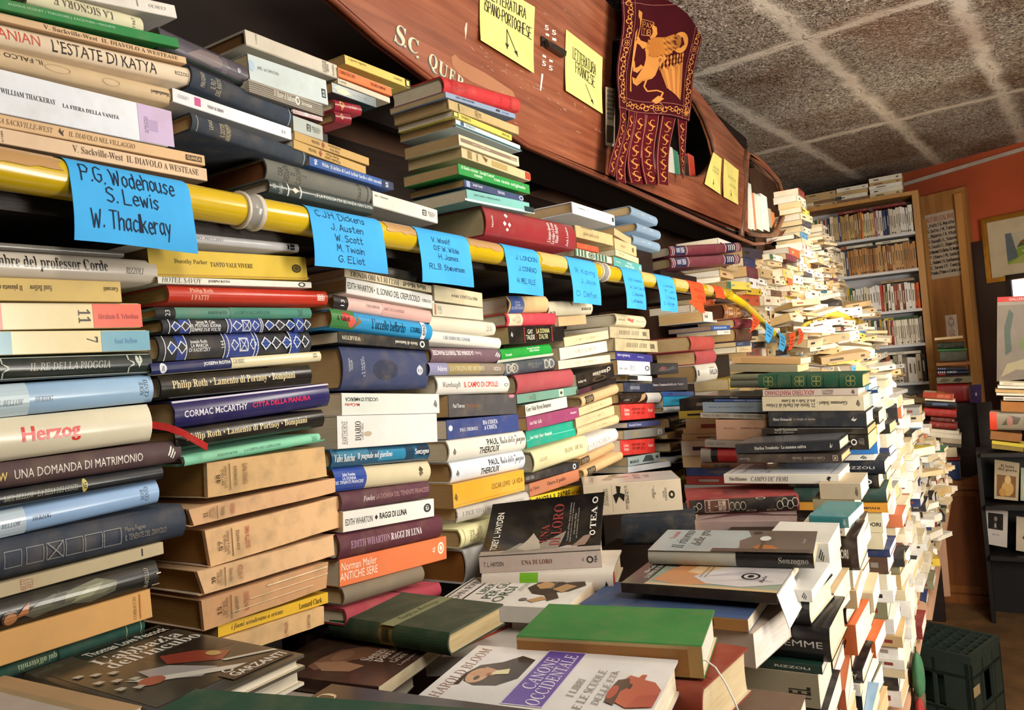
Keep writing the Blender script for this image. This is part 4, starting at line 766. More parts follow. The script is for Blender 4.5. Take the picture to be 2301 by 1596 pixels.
column('fifth upper stack', [
 ((998,175,203,1169,214,255),'#b3262b','hm','red rounded book leaning on top',[t('CONRAD\nVITA\nDI\nLORD',1012,1050,.15,.85,'#7c1418','s',90),t('ETTORI',1146,1152,.1,.8,'#7c1418','s',90),t('101',1124,1129,.3,.7,'#7c1418','s',90)]),
 ((1001,204,218,1158,255,266),'#8191ac','pg','thin grey-blue book',[t('JOSEPH CONRAD NOSTROMO',1024,1066,.3,.75,'#2b3242','b'),b(1114,1123,.3,.7,'#23262e'),t('ETTURE',1128,1143,.3,.6,'#4c566a','s')]),
 ((1006,224,242,1166,284,305),'#b19a6c','pk','ragged tan book with torn right end',[t('LA FRECCIA\nDI ORO',1067,1081,.1,.9,'#5c4c2c','s',90),b(1030,1032,.1,.9,'#6b5a38')],{'rag':.0015}),
 ((1018,245,266,1150,305,315),'#c9b852','pm','yellow paperback lettered upside down',[b(1018,1030,.05,.95,'#2a2618'),b(1020,1028,.2,.8,'#d9cc70'),t('CONRAD',1036,1058,.3,.75,'#4f4720','s',180),t('TIFONE',1128,1146,.3,.7,'#4f4720','s',180)]),
 ((1024,267,282,1169,324,342),'#b9c8cc','pg','white and dark teal glossy paperback',[b(1020,1172,0,.35,'#33565e'),t('CONRAD',1046,1068,.5,.85,'#7c9098','s',180),b(1035,1042,.4,.95,'#2c4a70')]),
 ((1031,301,326,1166,353,374),'#cabd9d','pm','cream book with brown title band',[b(1035,1162,.35,.72,'#7c6a58'),t('Lord Jim · Joseph Conrad',1060,1100,.42,.65,'#d2c6b0','i'),t('Garzanti',1147,1163,.4,.65,'#d2c6b0','i')]),
 ((1037,328,355,1190,389,405),'#c4b288','pg','book with sepia ship picture on the spine',[b(1050,1060,.1,.9,'#8c7650'),t('CONRAD',1070,1074,.1,.9,'#43351e','b',90),q([(0,1),(1,.6),(.7,0)],1082,1096,.3,.95,'#6a4a32'),b(1105,1140,.2,.8,'#a9925f'),b(1180,1192,.1,.9,'#a8432f')]),
 ((1030,366,392,1190,417,435),'#2c8f45','pg','green book covered in white lettering',[t('Al limite estremo · Joseph Conrad\nromanzo',1036,1110,.2,.92,'#cfe6cf','r'),t('con testo originale',1110,1180,.25,.7,'#cfe6cf','r')]),
 ((1043,401,422,1176,442,454),'#3f4a6b','pg','slate-blue book with framed white title',[b(1048,1056,.1,.9,'#9aa3bc'),t('Joseph Conrad',1062,1084,.3,.8,'#c9cfe0','r'),t('TIFONE',1118,1134,.3,.7,'#c9cfe0','r'),ring(1166,1176,.2,.9,'#aeb6cc')]),
 ((1049,425,451,1190,454,481),'#79b3ad','pg','teal book with painted glossy highlight',[t('JOSEPH CONRAD · IL NEGRO DEL NARCISO',1065,1124,.5,.72,'#2c4c4a','s'),b(1044,1200,0,.2,'#c9d6d4'),b(1178,1199,.1,.6,'#2a3a3c')]),  # pale lower strip is a highlight put into the spine colour
 ((1092,463,526,1294,505,563),'#8e2f33','hg','fat dark red volume with silver stars',[q([(.5,0),(1,.5),(.5,1),(0,.5)],1136,1145,.72,.88,'#d9cfd0'),q([(.5,0),(1,.5),(.5,1),(0,.5)],1130,1138,.42,.6,'#d9cfd0'),q([(.5,0),(1,.5),(.5,1),(0,.5)],1141,1148,.4,.58,'#d9cfd0'),q([(.5,0),(1,.5),(.5,1),(0,.5)],1136,1143,.25,.38,'#d9cfd0'),t('Mursia',1104,1108,.3,.7,'#d9cfd0','r',90),t("L'ussaro dorato\nLa volpe e il cane\nMister Morgan",1230,1256,.1,.92,'#d9cfd0','r',90),t('Jack London',1272,1277,.1,.85,'#d9cfd0','r',90)],{'W':.118,'page':'#c2b08c'}),
], X0=-.69, depth=(.11,.118))
column('sixth upper stack', [
 ((1286,453,479,1381,484,507),'#d4d8de','sm','clean white boxed book with black square',[b(1375,1379,.3,.7,'#222'),t('( SOMMERVILLE · TUTTI',1297,1325,.5,.66,'#4a4e58','s')]),
 ((1292,503,534,1379,531,551),'#bba474','pk','torn buff paperback with curled wrapper',[b(1305,1330,.9,.94,'#5c4c30'),t('DON GIOVANNI',1310,1345,.3,.55,'#7a6848','i')],{'rag':.002}),
 ((1296,544,556,1345,556,566),'#cd4b2c','pm','thin orange-red paperback',[]),
 ((1294,558,575,1379,582,593),'#c9c7b4','pg','cream paperback with green stripes and ring',[b(1292+7*i,1296+7*i,.05,.95,'#3f6b58') for i in range(4)]+[ring(1322,1336,.05,.95,'#3f6b58',.16),el(1326,1332,.3,.7,'#3f6b58')]+[b(1338+7*i,1342+7*i,.05,.95,'#3f6b58') for i in range(4)]),
], X0=-.703)
column('seventh upper stack', [
 ((1380,512,530,1418,536,553),'#c3a67a','pm','plain tan book without lettering',[]),
 ((1381,531,559,1430,553,575),'#cdae80','pm','thick plain tan paperback',[t('RAGAZZO',1395,1405,.4,.6,'#6a5638','i'),b(1420,1424,.3,.7,'#6a5638')]),
 ((1383,560,573,1435,582,591),'#dbcb98','pm','thin pale yellow paperback',[t('F. DE LA',1387,1402,.4,.7,'#4c4228','s')]),
 ((1379,578,598,1442,597,614),'#4f9c98','pm','teal paperback in white lettering upside down',[t('Sellerio editore\nPalermo',1404,1425,.2,.8,'#c9e2df','r',180),t('Palermo',1384,1394,.4,.65,'#d0e4e2','s',180),ring(1436,1441,.3,.75,'#c9e2df')]),
], X0=-.703)
column('eighth upper stack', [
 ((1419,459,485,1478,490,504),'#7d93a8','hc','blue-grey cloth volume with curved spine',[b(1440,1448,.5,.54,'#c9d3da'),b(1460,1466,.5,.54,'#c9d3da')]),
 ((1432,498,520,1485,520,536),'#7c93a8','hc','middle blue-grey cloth volume',[b(1446,1452,.6,.65,'#c9d3da'),b(1460,1468,.6,.65,'#c9d3da')]),
 ((1424,526,548,1484,547,564),'#7e95aa','hc','blue-grey cloth volume with two silver dashes',[b(1442,1450,.5,.54,'#c9d3da'),b(1456,1464,.5,.54,'#c9d3da')]),
], X0=-.72)
def vol(sx): return [b(sx[0],sx[1],.04,.96,'#1d2340'),t('OPERE\nBARONE',sx[0]+2,sx[1]-2,.25,.8,'#b6b6c4','r',90),b(sx[2],sx[3],.04,.96,'#1d2340')]+[b(sx[2]+3+4*i,sx[2]+4.4+4*i,.2,.8,'#c9c3b2') for i in range(4)]+[b(x,x+1.3,.04,.96,'#a9a0a4') for x in (sx[0]-4,sx[0]-8,sx[1]+3,sx[2]-4,sx[3]+3,sx[3]+7)]
column('ninth upper stack', [
 ((1506,553,575,1666,544,565),'#5f2a32','hg','maroon volume with two navy labels',vol((1518,1540,1634,1652)),{'yaw':-20}),
 ((1508,579,602,1664,570,592),'#61303a','hg','maroon volume with two navy labels and string',vol((1520,1544,1632,1650)),{'yaw':-20}),
], X0=-.66)

# slanted filler blocks on the shelf that lift the pushed-back stacks
ti = Matrix.Translation((.9, -1.2, -1.6))
for nm, y0, y1, z in LOWEST:
    if z - SHZ > .004:
        mb = MB(); mb.box(-1.0, -.745, y0 + .004, y1 - .004, SHZ + .0005, z - .0015, (1, 1, 1, 1)); part(mb, 'riser_block', DARKW, sh)
    print('UPPER', nm, y0, y1, z)
LOWEST.clear()
# ================================================================ books lying flat on the table, covers up
def flat_fit(a, bb, L=None, z=None):
    A, B = atZ(*a, .5), atZ(*bb, .5)
    if z is None: z = 1.5 - L / np.linalg.norm(A - B)
    return atZ(*a, z), atZ(*bb, z), z
def flat(a, bb, W_, T, hexc, kf, label, spine=(), top=(), L=None, z=None, far=False, yoff=0.0, yaw=None, page=None, rag=0, extend=0.0, group='books lying on the table', zoff=0):
    A, B, z = flat_fit(a, bb, L, z)
    u = unit(B - A); Ln = np.linalg.norm(B - A)
    if yaw is not None: u = np.array([math.cos(math.radians(yaw)), math.sin(math.radians(yaw)), 0])
    A = B - u * (Ln + extend); Ln += extend
    y = np.cross(np.array([0, 0, 1.]), u)
    o = A - y * W_ if far else A
    o = o - np.array([0, 0, T - zoff]) + y * yoff; M = frame(o, u, y, np.array([0, 0, 1.]))
    sp = []
    for d in spine:
        d = list(d); d[2] *= Ln; d[3] *= Ln; sp.append(tuple(d))
    r = make_book(M, Ln, W_, T, hexc, kf[0], kf[1], label, sp, top, page, rag, group)
    FLATS[label] = (r, Ln, W_, T, z); return r
FLATS = {}
def C(s, x0, x1, y0, y1, c, st='s'): return t(s, x0, x1, y0, y1, c, st, 90)
R8 = random.Random(8)
# --- nearest row
mb = MB(); mb.box(-.69, -.52, .12, .45, 1.1005, 1.2485, (1, 1, 1, 1)); part(mb, 'riser_box', DARKW, tb)

flat((365,1402),(683,1470),.124,.012,'#4a4236','hg','dark illustrated novel with white slab title on black strip, beside the kraft stack',
  z=1.2795, far=True, yaw=-2, page='#dcd6c8', top=[b(.03,.14,.32,1,'#141210'),C('Thomas Love Peacock',.05,.12,.36,.97,'#dfdbd2','b'),b(.16,.9,.05,.98,'#3b362c'),
  b(.38,.6,.5,.95,'#1f1d1a'),C("L'abbazia",.17,.27,.3,.93,'#dfdbd2','r'),C("dell'incubo",.27,.37,.3,.97,'#dfdbd2','r'),q([(0,.2),(.4,0),(1,.6),(.8,1),(.3,.7)],.42,.72,.5,.85,'#8a3b2c'),
  q([(0,.1),(.5,0),(1,.5),(.9,1),(.2,.6)],.5,.8,.3,.62,'#a39c9a'),q([(0,0),(.3,.1),(1,.9),(.9,1)],.55,.9,.2,.75,'#d2cec4'),el(.6,.7,.2,.36,'#a5553a'),el(.58,.66,.72,.8,'#b99a5c'),
  q([(0,0),(.2,0),(1,1),(.8,1)],.72,.86,.7,.98,'#c9c4b8'),b(.86,.96,.5,.98,'#1b1917'),C('GARZANTI',.885,.94,.54,.95,'#e2ded6','b'),ring(.83,.88,.55,.62,'#c9c4b8')]+
  [q([(0,0),(1,.2),(.8,1),(.1,.8)],.3+.05*k,.34+.05*k,.08+.07*(k%3),.14+.07*(k%3),'#b8b2a4') for k in range(8)])
flat((365,1424),(680,1494),.126,.017,'#cfcabb','sg','white-edged book directly under the dark illustrated novel', z=1.267, far=True, yaw=-1, page='#e6e1d4')
flat((-60,1508),(330,1582),.16,.012,'#b3926a','pm','cream picture book with tan border at the photo’s lower left corner', z=1.284, far=True, yaw=2, yoff=-.004,
  top=[b(.02,.98,.02,.9,'#a08a66'),b(.02,.98,.02,.86,'#b9aba0'),b(.05,.4,.1,.6,'#c2b98c'),q([(0,.2),(.5,1),(1,.8),(.8,0)],.45,.8,.3,.7,'#3a2620')])
flat((440,1548),(1130,1597),.17,.03,'#2c4a38','hc','plain dark green cover nearest the camera at bottom edge', z=1.315, far=True)
flat((745,1537),(1200,1596),.15,.022,'#2c1b15','pg','dark brown cover with pale capitals between green and white covers', L=.2, far=True,
  top=[C('GIO',.03,.12,.62,.88,'#c9b99a','r'),C('E',.18,.28,.62,.82,'#d9cbb0','r'),b(.55,.98,.1,.5,'#6a2f1c')])
# lower brown picture cover showing between the kraft stack and the figure cover
flat((620,1505),(800,1540),.1,.016,'#6b4a34','pg','brown picture cover half hidden beneath the reclining figure cover', z=1.158, extend=.0,
  top=[q([(0,.3),(1,.6),(1,.8),(0,.5)],0,1,.2,.9,'#a5745a'),q([(0,0),(.5,.3),(1,.2),(.5,.8)],.1,.6,.1,.6,'#8a6a4c')])
flat((684,1523),(850,1543),.139,.016,'#47302a','pg','brown photo cover with embossed white title leaning on the white book', z=1.175, extend=.07, page='#d8ccb0',
  top=[q([(0,.2),(.2,.6),(.5,.75),(1,.8),(1,.55),(.6,.4),(.3,.1)],.25,.75,.05,.95,'#7a5742'),q([(0,.4),(.4,.1),(.9,.2),(1,.5),(.5,.6)],.3,.7,.1,.55,'#9a755a'),el(.36,.5,.35,.6,'#8a6650'),
  b(0,.3,.1,.9,'#3b2a20'),C('Senza',.6,.7,.42,.7,'#d8ccc0','r'),C('paradiso',.69,.79,.42,.96,'#d8ccc0','r'),C('Romanzo di',.79,.83,.5,.72,'#b9aaa0','r'),C('Grace Metalious',.83,.89,.44,.98,'#c9bcb0','r'),C('Longanesi & C.',.92,.96,.4,.8,'#b9aaa0','r')])
flat((580,1563),(830,1576),.11,.03,'#cbbfae','pm','pale paperback with dark serif spine lettering under the brown photo cover', z=1.157, page='#e4dccb',
  spine=[t('snoum',.1,.45,.2,.8,'#2a2622','j',180)])
flat((737,1386),(1004,1426),.115,.026,'#48503f','hc','olive green cloth book with pale script band across its cover', L=.19, page='#cdbb92',
  top=[b(.47,.58,0,1,'#7f8562'),t('Compton Mackenzie',.485,.565,.2,.85,'#3f4632','c',90)],
  spine=[b(.44,.56,0,1,'#6b5a2c'),b(.38,.42,.2,.85,'#22301f'),b(.47,.53,.2,.8,'#2b2a14'),b(0,.44,0,1,'#2c4430'),b(.56,1,0,1,'#2c4430')])
flat((1065,1460),(1525,1480),.15,.032,'#dedbd8','hg','white hardback with two painted heads and violet title panel', L=.225, far=True, yoff=-.004, yaw=8, page='#e8dfcc',
  top=[C('HAROLD BLOOM',.04,.1,.1,.95,'#8a5a52','i'),
  q([(.0,.35),(.1,.1),(.35,0),(.75,.05),(1,.3),(1,.9),(.7,1),(.45,.75),(.1,.6)],.1,.36,.32,.86,'#2a211e'),el(.115,.215,.35,.6,'#c29a78'),q([(0,.2),(.5,0),(1,.3),(.9,.8),(.4,1)],.12,.24,.45,.62,'#b98a68'),el(.16,.185,.4,.47,'#3a2820'),el(.2,.225,.48,.53,'#8c4a3c'),
  q([(0,0),(1,.3),(.8,1),(.1,.6)],.22,.3,.5,.62,'#d8cfa2'),q([(0,0),(.4,.05),(.3,.5),(.0,.7)],.1,.16,.3,.6,'#2c1e16'),
  b(.385,.575,.1,.985,'#d8cde0'),b(.39,.57,.11,.975,'#5f4a9c'),C('CANONE',.41,.475,.34,.86,'#e6e0ee','i'),C('OCCIDENTALE',.485,.55,.12,.93,'#e6e0ee','i'),
  C('I LIBRI',.63,.665,.28,.56,'#6c6660','i'),C('E LE SCUOLE',.69,.73,.12,.72,'#6c6660','i'),C('DELLE ETÀ',.745,.785,.2,.72,'#6c6660','i'),
  q([(0,.5),(.15,.15),(.5,0),(.8,.1),(1,.25),(1,.55),(.8,.75),(.55,.8),(.55,.95),(.45,.95),(.4,.85),(.2,.9)],.8,1,.2,.72,'#b4563a'),q([(0,.5),(.1,.1),(.5,0),(.45,.5),(.7,.7),(.5,1),(.1,.9)],.79,.9,.22,.62,'#4a2a20'),el(.79,.83,.3,.5,'#a8402f'),el(.86,.875,.46,.54,'#2c1812'),q([(0,0),(1,.2),(1,1),(.2,.8)],.9,1,.2,.42,'#a94a33')])
flat((1150,1440),(1575,1453),.113,.034,'#3f7a3c','sc','grass green cloth book with tan spine and white cord', L=.2, yaw=10, yoff=.002, page='#e0d6cc',
  spine=[b(0,1,0,1,'#9a6a3a'),b(0,1,.86,1,'#b99a6a'),b(.93,1,0,1,'#b08a55')])
flat((1500,1566),(1573,1552),.126,.05,'#8a3c2a','hm','terracotta brown book wedged under the green cloth book', z=1.171, extend=.12, yaw=-6.5, page='#d3c09c')
flat((1285,1371),(1680,1392),.105,.016,'#3d5076','pm','blue-grey cover with faint title between green cover and gown painting', L=.22, yaw=1, page='#d8d0be',
  top=[C('Nuove poesie',.3,.34,.2,.8,'#2e3d5e','i'),C('IL CANTO',.38,.43,.3,.9,'#2e3d5e','i'),C('1960',.46,.5,.4,.7,'#2e3d5e','i'),b(0,1,.98,1,'#8d8a80')],
  spine=[b(0,1,0,1,'#a87844'),t('Lerici ed',.62,.82,.25,.75,'#6a4626','r',180),b(0,1,.9,1,'#c09a66')])
flat((1330,1402),(1692,1424),.12,.042,'#b9a89c','pm','thick grey-spined book with white pages beneath the blue cover', z=1.1665, yaw=-8, extend=.02, page='#e6e0da')
flat((1395,1310),(1745,1335),.15,.013,'#2a2522','pg','painting cover of reclining figure in white gown', L=.2, page='#e2d8c6',
  top=[b(.02,.16,0,1,'#2b2a28'),C('Elio Gallo',.06,.09,.35,.62,'#d6d0c8','j'),C("LA DONNA DI BIANCO",.105,.14,.2,.75,'#d6d0c8','r'),b(.16,1,0,1,'#8d9a88'),b(.16,.3,.6,1,'#4a3a36'),b(.22,.34,.75,1,'#7a4a48'),
  q([(0,.1),(.1,.5),(.3,.8),(.45,.95),(.5,.7),(.4,.45),(.9,.4),(1,.1),(.5,0)],.18,.6,.05,.95,'#c2875a'),q([(0,.2),(.1,.7),(.4,1),(1,.8),(1,.3),(.5,0)],.35,.75,.35,.85,'#d6b48a'),
  q([(0,.3),(.25,.75),(.6,.9),(1,.95),(1,.2),(.6,0),(.2,.05)],.42,1,.1,.85,'#c9c4c4'),q([(0,0),(.4,.3),(1,.3),(.7,.6)],.55,.95,.2,.5,'#a8a2a8'),q([(0,0),(.7,.4),(1,1),(.4,.6)],.5,.8,.35,.6,'#b0aab0'),q([(0,.5),(.5,1),(1,.7),(.7,.2)],.4,.52,.82,.98,'#c29a72'),b(.16,1,0,.06,'#c2a67a'),
  ring(.72,.84,.32,.52,'#1d1b1a',.12),el(.76,.8,.38,.46,'#1d1b1a'),C('Paola',.85,.88,.25,.45,'#2a2826','c')]+[C('IIIIIIIIII',.46+.03*k,.475+.03*k,.3,.65,'#6a5240','i') for k in range(2)])
flat((1455,1237),(1827,1245),.13,.02,'#8d9494','hg','grey painted cover with black narrow title and moon', L=.22, page='#cfc4a8',
  spine=[b(0,.55,0,1,'#a8a496'),b(.55,1,0,1,'#1f1c1a'),t('Sonzogno',.8,.97,.2,.7,'#a8a298','r')],
  top=[b(0,.6,0,1,'#a3acac'),b(.6,1,0,1,'#5f5048'),q([(0,0),(.3,.2),(.2,.5),(.5,.7),(.3,1),(1,1),(1,0)],.5,.7,0,1,'#6a5a50'),C('Trassimi',.07,.11,.55,.9,'#b5533c','r'),C('Il ritorno',.13,.21,.12,.95,'#1d1c1c','i'),C('delle gru',.24,.33,.25,.98,'#1d1c1c','i'),
  el(.66,.73,.5,.72,'#d9d9d4'),el(.6,.66,.8,.95,'#3a302a'),q([(0,.4),(.3,0),(1,.3),(.7,.8),(.2,.9)],.64,.8,.08,.35,'#a8632c'),b(.68,.7,.1,.5,'#4a3a2c'),b(.4,.98,0,.14,'#4a3c34'),C('Sonzogno',.92,.95,.4,.6,'#b9b0a6','c')])
flat((955,1478),(1165,1472),.15,.024,'#cfc6bd','pg','white cover with red brush stroke glimpsed left of the green cloth book', z=1.152,
  top=[q([(0,0),(.9,.8),(1,1),(.1,.2)],.3,.9,.1,.9,'#b5503f'),q([(0,.2),(1,.5),(1,.8),(0,.5)],.1,.5,.2,.7,'#5a4a44')])
flat((1150,1400),(1290,1406),.1,.03,'#c9bfb2','pm','cream paperback peeping out below the white bear cover', z=1.16, page='#d9c8ac')
# --- middle of the table
flat((1543,1125),(1795,1113),.135,.028,'#7a2f2e','hc','worn red cloth volume with white scroll ornament on black spine', L=.2, page='#d5c7ae',
  spine=[b(.02,.98,.05,.95,'#17110f')]+[ring(.05+.035*k,.1+.035*k,.15+.2*(k%2),.6+.2*(k%2),'#a59a88',.1) for k in range(2)]+[b(.16,.38,.12,.92,'#a59a88'),b(.165,.375,.16,.88,'#4a1f1c'),t('A. DUMAS',.19,.21,.2,.85,'#cfc3b0','r',90),t('I\nDELITTI\nCELEBRI',.25,.35,.2,.85,'#cfc3b0','r',90)]+
  [ring(.38+.05*k,.43+.05*k,.2,.75,'#a59a88',.08) for k in range(3)]+[ring(.53+.09*k,.62+.09*k,.08+.75*(k%2),.2+.75*(k%2),'#a59a88',.12) for k in range(3)]+[ring(.8+.045*k,.86+.045*k,.15+.15*(k%2),.7+.15*(k%2),'#a59a88',.08) for k in range(4)],
  top=[b(.36,.6,.25,.7,'#64282a'),b(.36,.6,.25,.28,'#8d4a48'),C('ROMA',.82,.9,.3,.7,'#8d4444','s')])
flat((1560,1172),(1790,1170),.12,.018,'#a08a86','pg','pale mauve cover with dark branch drawing under the red cloth volume', z=1.2, group='books lying on the table',
  top=[q([(0,0),(.5,.4),(1,.3),(.5,.8)],.05,.9,.1,.9,'#6a4a4c'),q([(0,.5),(1,.2),(1,.3)],.2,1,.2,.9,'#3c2c2e')])
flat((1310,1092),(1529,1076),.115,.058,'#c4b49c','sg','very thick pale paperback with black silhouette on its spine', L=.18, page='#e2d8cc',
  spine=[b(.29,.292,.1,.97,'#8a7c68'),b(.45,.452,.1,.97,'#8a7c68'),b(.72,.722,.4,.85,'#4a4238'),q([(.3,1),(.7,.95),(.6,.6),(1,.5),(.9,.1),(.5,.4),(.2,0),(0,.5),(.35,.6)],.3,.42,.35,.92,'#1d1a18'),t('HORCYNUS\nORCA',.425,.46,.15,.9,'#3a322a','r',90),t('STEFANO\nD’ARRIGO',.2,.25,.3,.85,'#3a322a','i',90),t('NARRATIVA\n807',.7,.74,.45,.75,'#4a4238','s',90),ring(.87,.93,.4,.65,'#1d1a18',.25),t('OSCAR\nMONDADORI',.81,.85,.35,.75,'#4a4238','s',90)],
  top=[b(.01,.99,.02,.98,'#cfc9c2'),q([(0,.2),(.3,.6),(.5,1),(.8,.7),(1,.6),(.6,.4),(.5,0),(.2,0)],.2,.42,.35,.9,'#8c8480'),q([(0,.3),(.5,.8),(1,.6),(.4,.2)],.32,.52,.5,.75,'#9c5a58'),q([(.3,0),(1,.4),(.5,1),(0,.6)],.3,.42,.75,.95,'#3a3230'),C('HORCYNUS',.55,.62,.3,.85,'#b08078','i'),C('ORCA',.66,.72,.4,.75,'#b08078','i'),C('d’Arrigo',.08,.14,.2,.8,'#9c948c','c')])
flat((1395,1165),(1560,1160),.13,.05,'#20262f','hm','dark navy book under the very thick pale paperback', z=1.215, group='books lying on the table')
flat((1626,1066),(1884,1066),.14,.018,'#d3d0c4','pg','white paperback with framed cover title in front of black spines', L=.21, page='#d9cfb8',
  top=[b(.03,.97,.04,.96,'#c8ccd2'),b(.055,.06,.05,.95,'#5a3c3c'),b(.25,.252,.05,.95,'#9aa0a8'),C('Enzo Siciliano',.12,.17,.1,.95,'#6a4a48','i'),C('CAMPO',.3,.34,.2,.8,'#7a7c80','i'),C("DE' FIORI",.36,.4,.1,.85,'#7a7c80','i'),b(.93,.935,.05,.95,'#5a5c60'),ring(.86,.88,.4,.6,'#9aa0a8')],
  spine=[t('Siciliano',.05,.21,.3,.7,'#4a2c28','r'),t("CAMPO DE' FIORI",.25,.58,.25,.75,'#3a3734','i'),q([(0,.5),(.4,1),(1,.8),(.6,.4),(.8,0)],.9,.94,.2,.8,'#1b1a1a')])
# --- curled black cover and the books beneath it
una = flat((1076,1253),(1350,1238),.12,.024,'#b3a59c','pm','black paperback with its front cover curling upward', L=.18, page='#dcccae',
  spine=[t('T. L. HAYDEN',.035,.2,.38,.66,'#1f1c1a','s'),t('UNA DI LORO',.35,.6,.4,.68,'#6a3a38','r'),ring(.88,.935,.3,.72,'#1d1b1a',.18),t('TEA',.945,.965,.3,.75,'#1d1b1a','b',90),t('30',.845,.86,.42,.62,'#3a3634','s',90)])
def sheet(mb, L, Wd, fn, c, back, decals, nx=8, ny=14):
    G = [[fn(L * i / nx, Wd * j / ny) for i in range(nx + 1)] for j in range(ny + 1)]
    mb.grid([[p for p, n in r] for r in G], lin(c), True)
    mb.grid([[p - n * .0007 for p, n in r] for r in G], lin(back), True, True)
    for k, d in enumerate(decals):
        P_, x0, x1, y0, y1, cc = decal_polys(d)
        for p in P_:
            pp = [((x0 + (x1 - x0) * uu) * L, (y0 + (y1 - y0) * vv) * Wd) for uu, vv in p]
            for j in range(ny):
                a, e = Wd * j / ny, Wd * (j + 1) / ny
                cp = clip_band(pp, a, e)
                if cp:
                    f = []
                    for x, y in cp:
                        P, N = fn(x, y); f.append(P + N * (.0005 + .0001 * k))
                    mb.face(f, cc)
def curl(R, th0, dz, twist):
    def fn(x, y):
        f = .85 + twist * x
        th = th0 + y / R * f
        return Vector((x + .015 * (y / .13) ** 2, R / f * (math.sin(th) - math.sin(th0)), dz + R / f * (math.cos(th0) - math.cos(th)))), Vector((0, -math.sin(th), math.cos(th)))
    return fn
_, L_, W_, T_, z_ = FLATS['black paperback with its front cover curling upward']
mb = MB()
sheet(mb, L_, .118, curl(.09, .0, T_ + .0012, 1.2), '#161210', '#cfc6b6',
  [b(0,1,0,.16,'#a89c92'),q([(0,0),(.3,.6),(.6,.5),(1,1),(.9,.2),(.5,.1)],.15,.7,.06,.5,'#8d8478'),q([(0,.2),(.4,.7),(.6,1),(.9,.6),(1,.1),(.4,0)],.3,.5,.12,.5,'#b5aa9a'),q([(0,.1),(.5,.5),(1,.4),(.8,0)],.62,.82,.12,.3,'#b3a8a4'),q([(0,.2),(.6,.9),(1,1),(.7,.3)],.75,.92,.1,.42,'#8c7468'),
  C('TOREY L. HAYDEN',.07,.13,.18,.86,'#e2ddd2','b'),C('UNA',.48,.55,.3,.62,'#8d3a38','r'),C('DI LORO',.57,.66,.22,.9,'#8d3a38','r'),C("Tre bambini all'altra classe di bambini",.71,.725,.3,.9,'#b9b2a8','s'),C('Ribelli ma anche una madre disperata',.735,.75,.28,.9,'#b9b2a8','s'),C('Una nuova sfida',.76,.775,.42,.75,'#b9b2a8','s'),C('per la maestra dei miracoli',.785,.8,.35,.82,'#b9b2a8','s'),C('TEA',.9,.95,.5,.82,'#e2ddd2','r'),ring(.9,.95,.38,.47,'#e2ddd2'),ring(.9,.95,.86,.95,'#e2ddd2')])
mb.build('curled_front_cover', MAT['g'], una)
flat((1080,1292),(1376,1287),.13,.03,'#d3cabf','hg','white book with red pasted endpaper and green sticker', z=1.203, page='#e0cfb4',
  spine=[b(.3,.44,.0,1,'#6fae2c'),q([(0,0),(.5,1),(1,.1),(.6,.5)],.93,.97,.2,.6,'#1d1a18')])
flat((1065,1297),(1335,1305),.125,.022,'#d9d6cf','pm','white cover with brown bear drawing and green title', z=1.19, far=True, page='#dccbb4',
  top=[b(.02,.035,0,1,'#2f4a3a'),C('JOHN IRVING',.06,.15,.1,.95,'#2a2c2c','s'),b(.165,.18,.05,.98,'#2a2c2c'),C("LIBERTÀ",.2,.28,.35,.98,'#2c4a38','s'),C('PER GLI',.3,.38,.2,.85,'#2c4a38','s'),C('ORSI',.4,.48,.1,.65,'#2c4a38','s'),C('TRADUZIONE DI\nPAOLA BERTANTE',.5,.54,.5,.95,'#6a6c68','i'),
  q([(0,.6),(.1,.9),(.35,1),(.6,.9),(.9,1),(1,.8),(.8,.5),(.6,.45),(.75,.2),(.6,.05),(.45,.3),(.2,.35)],.56,.98,.15,.95,'#3a2c20'),q([(0,.5),(.3,1),(.8,.8),(1,.2),(.4,0)],.6,.76,.6,.88,'#b08a5c'),q([(0,.3),(.4,.9),(1,.7),(.6,0)],.76,.92,.5,.85,'#b08a5c'),q([(0,.3),(.6,1),(1,.6),(.4,0)],.66,.8,.12,.34,'#b08a5c'),el(.7,.78,.84,.98,'#6a6460'),el(.6,.66,.16,.26,'#6a6460'),b(.74,.75,.6,.9,'#6a6460')])
for k, (r, *_s) in enumerate([FLATS['white book with red pasted endpaper and green sticker']]):
    mb = MB(); L0, W0, T0 = _s[0], _s[1], _s[2]
    mb.box(L0 - .0018, L0 + .0004, .004, .02, .004, T0 - .004, lin('#a5401f')); mb.build('torn_endpaper', MAT['m'], r)
# white cord marker of the green book
g, L0, W0, T0, z0 = FLATS['grass green cloth book with tan spine and white cord']
mb = MB()
pts = [(L0 - .006, .012, .014), (L0 + .002, .009, .016), (L0 + .012, .002, .012), (L0 + .022, -.008, .001), (L0 + .03, -.018, -.011), (L0 + .035, -.026, -.02)]
mb.tube(pts, .0009, lin('#e6e2da'), 6)
for k in range(9):
    a = k * .7; d = Vector((.0035 * math.cos(a), .0035 * math.sin(a), -.014 - .002 * (k % 3)))
    mb.tube([pts[-1], Vector(pts[-1]) + d * .6 + Vector((.003, -.006, 0)), Vector(pts[-1]) + d + Vector((.004, -.009, 0))], .0005, lin('#e9e7e2'), 4)
tag(mb.build('cord_bookmark', MAT['c'], g), 'white twisted cord with a tassel')
# page standing up at the right of the painting cover
g, L0, W0, T0, z0 = FLATS['painting cover of reclining figure in white gown']
mb = MB(); sheet(mb, .042, .1, lambda x, y: (Vector((L0 + .0008 + x * .25, y + x * .05, T0 - .002 - x * .95)), Vector((.95, 0, .25))), '#e6e3dc', '#e0dcd2', [], 6, 2)
mb.build('lifted_page', MAT['n'], g)

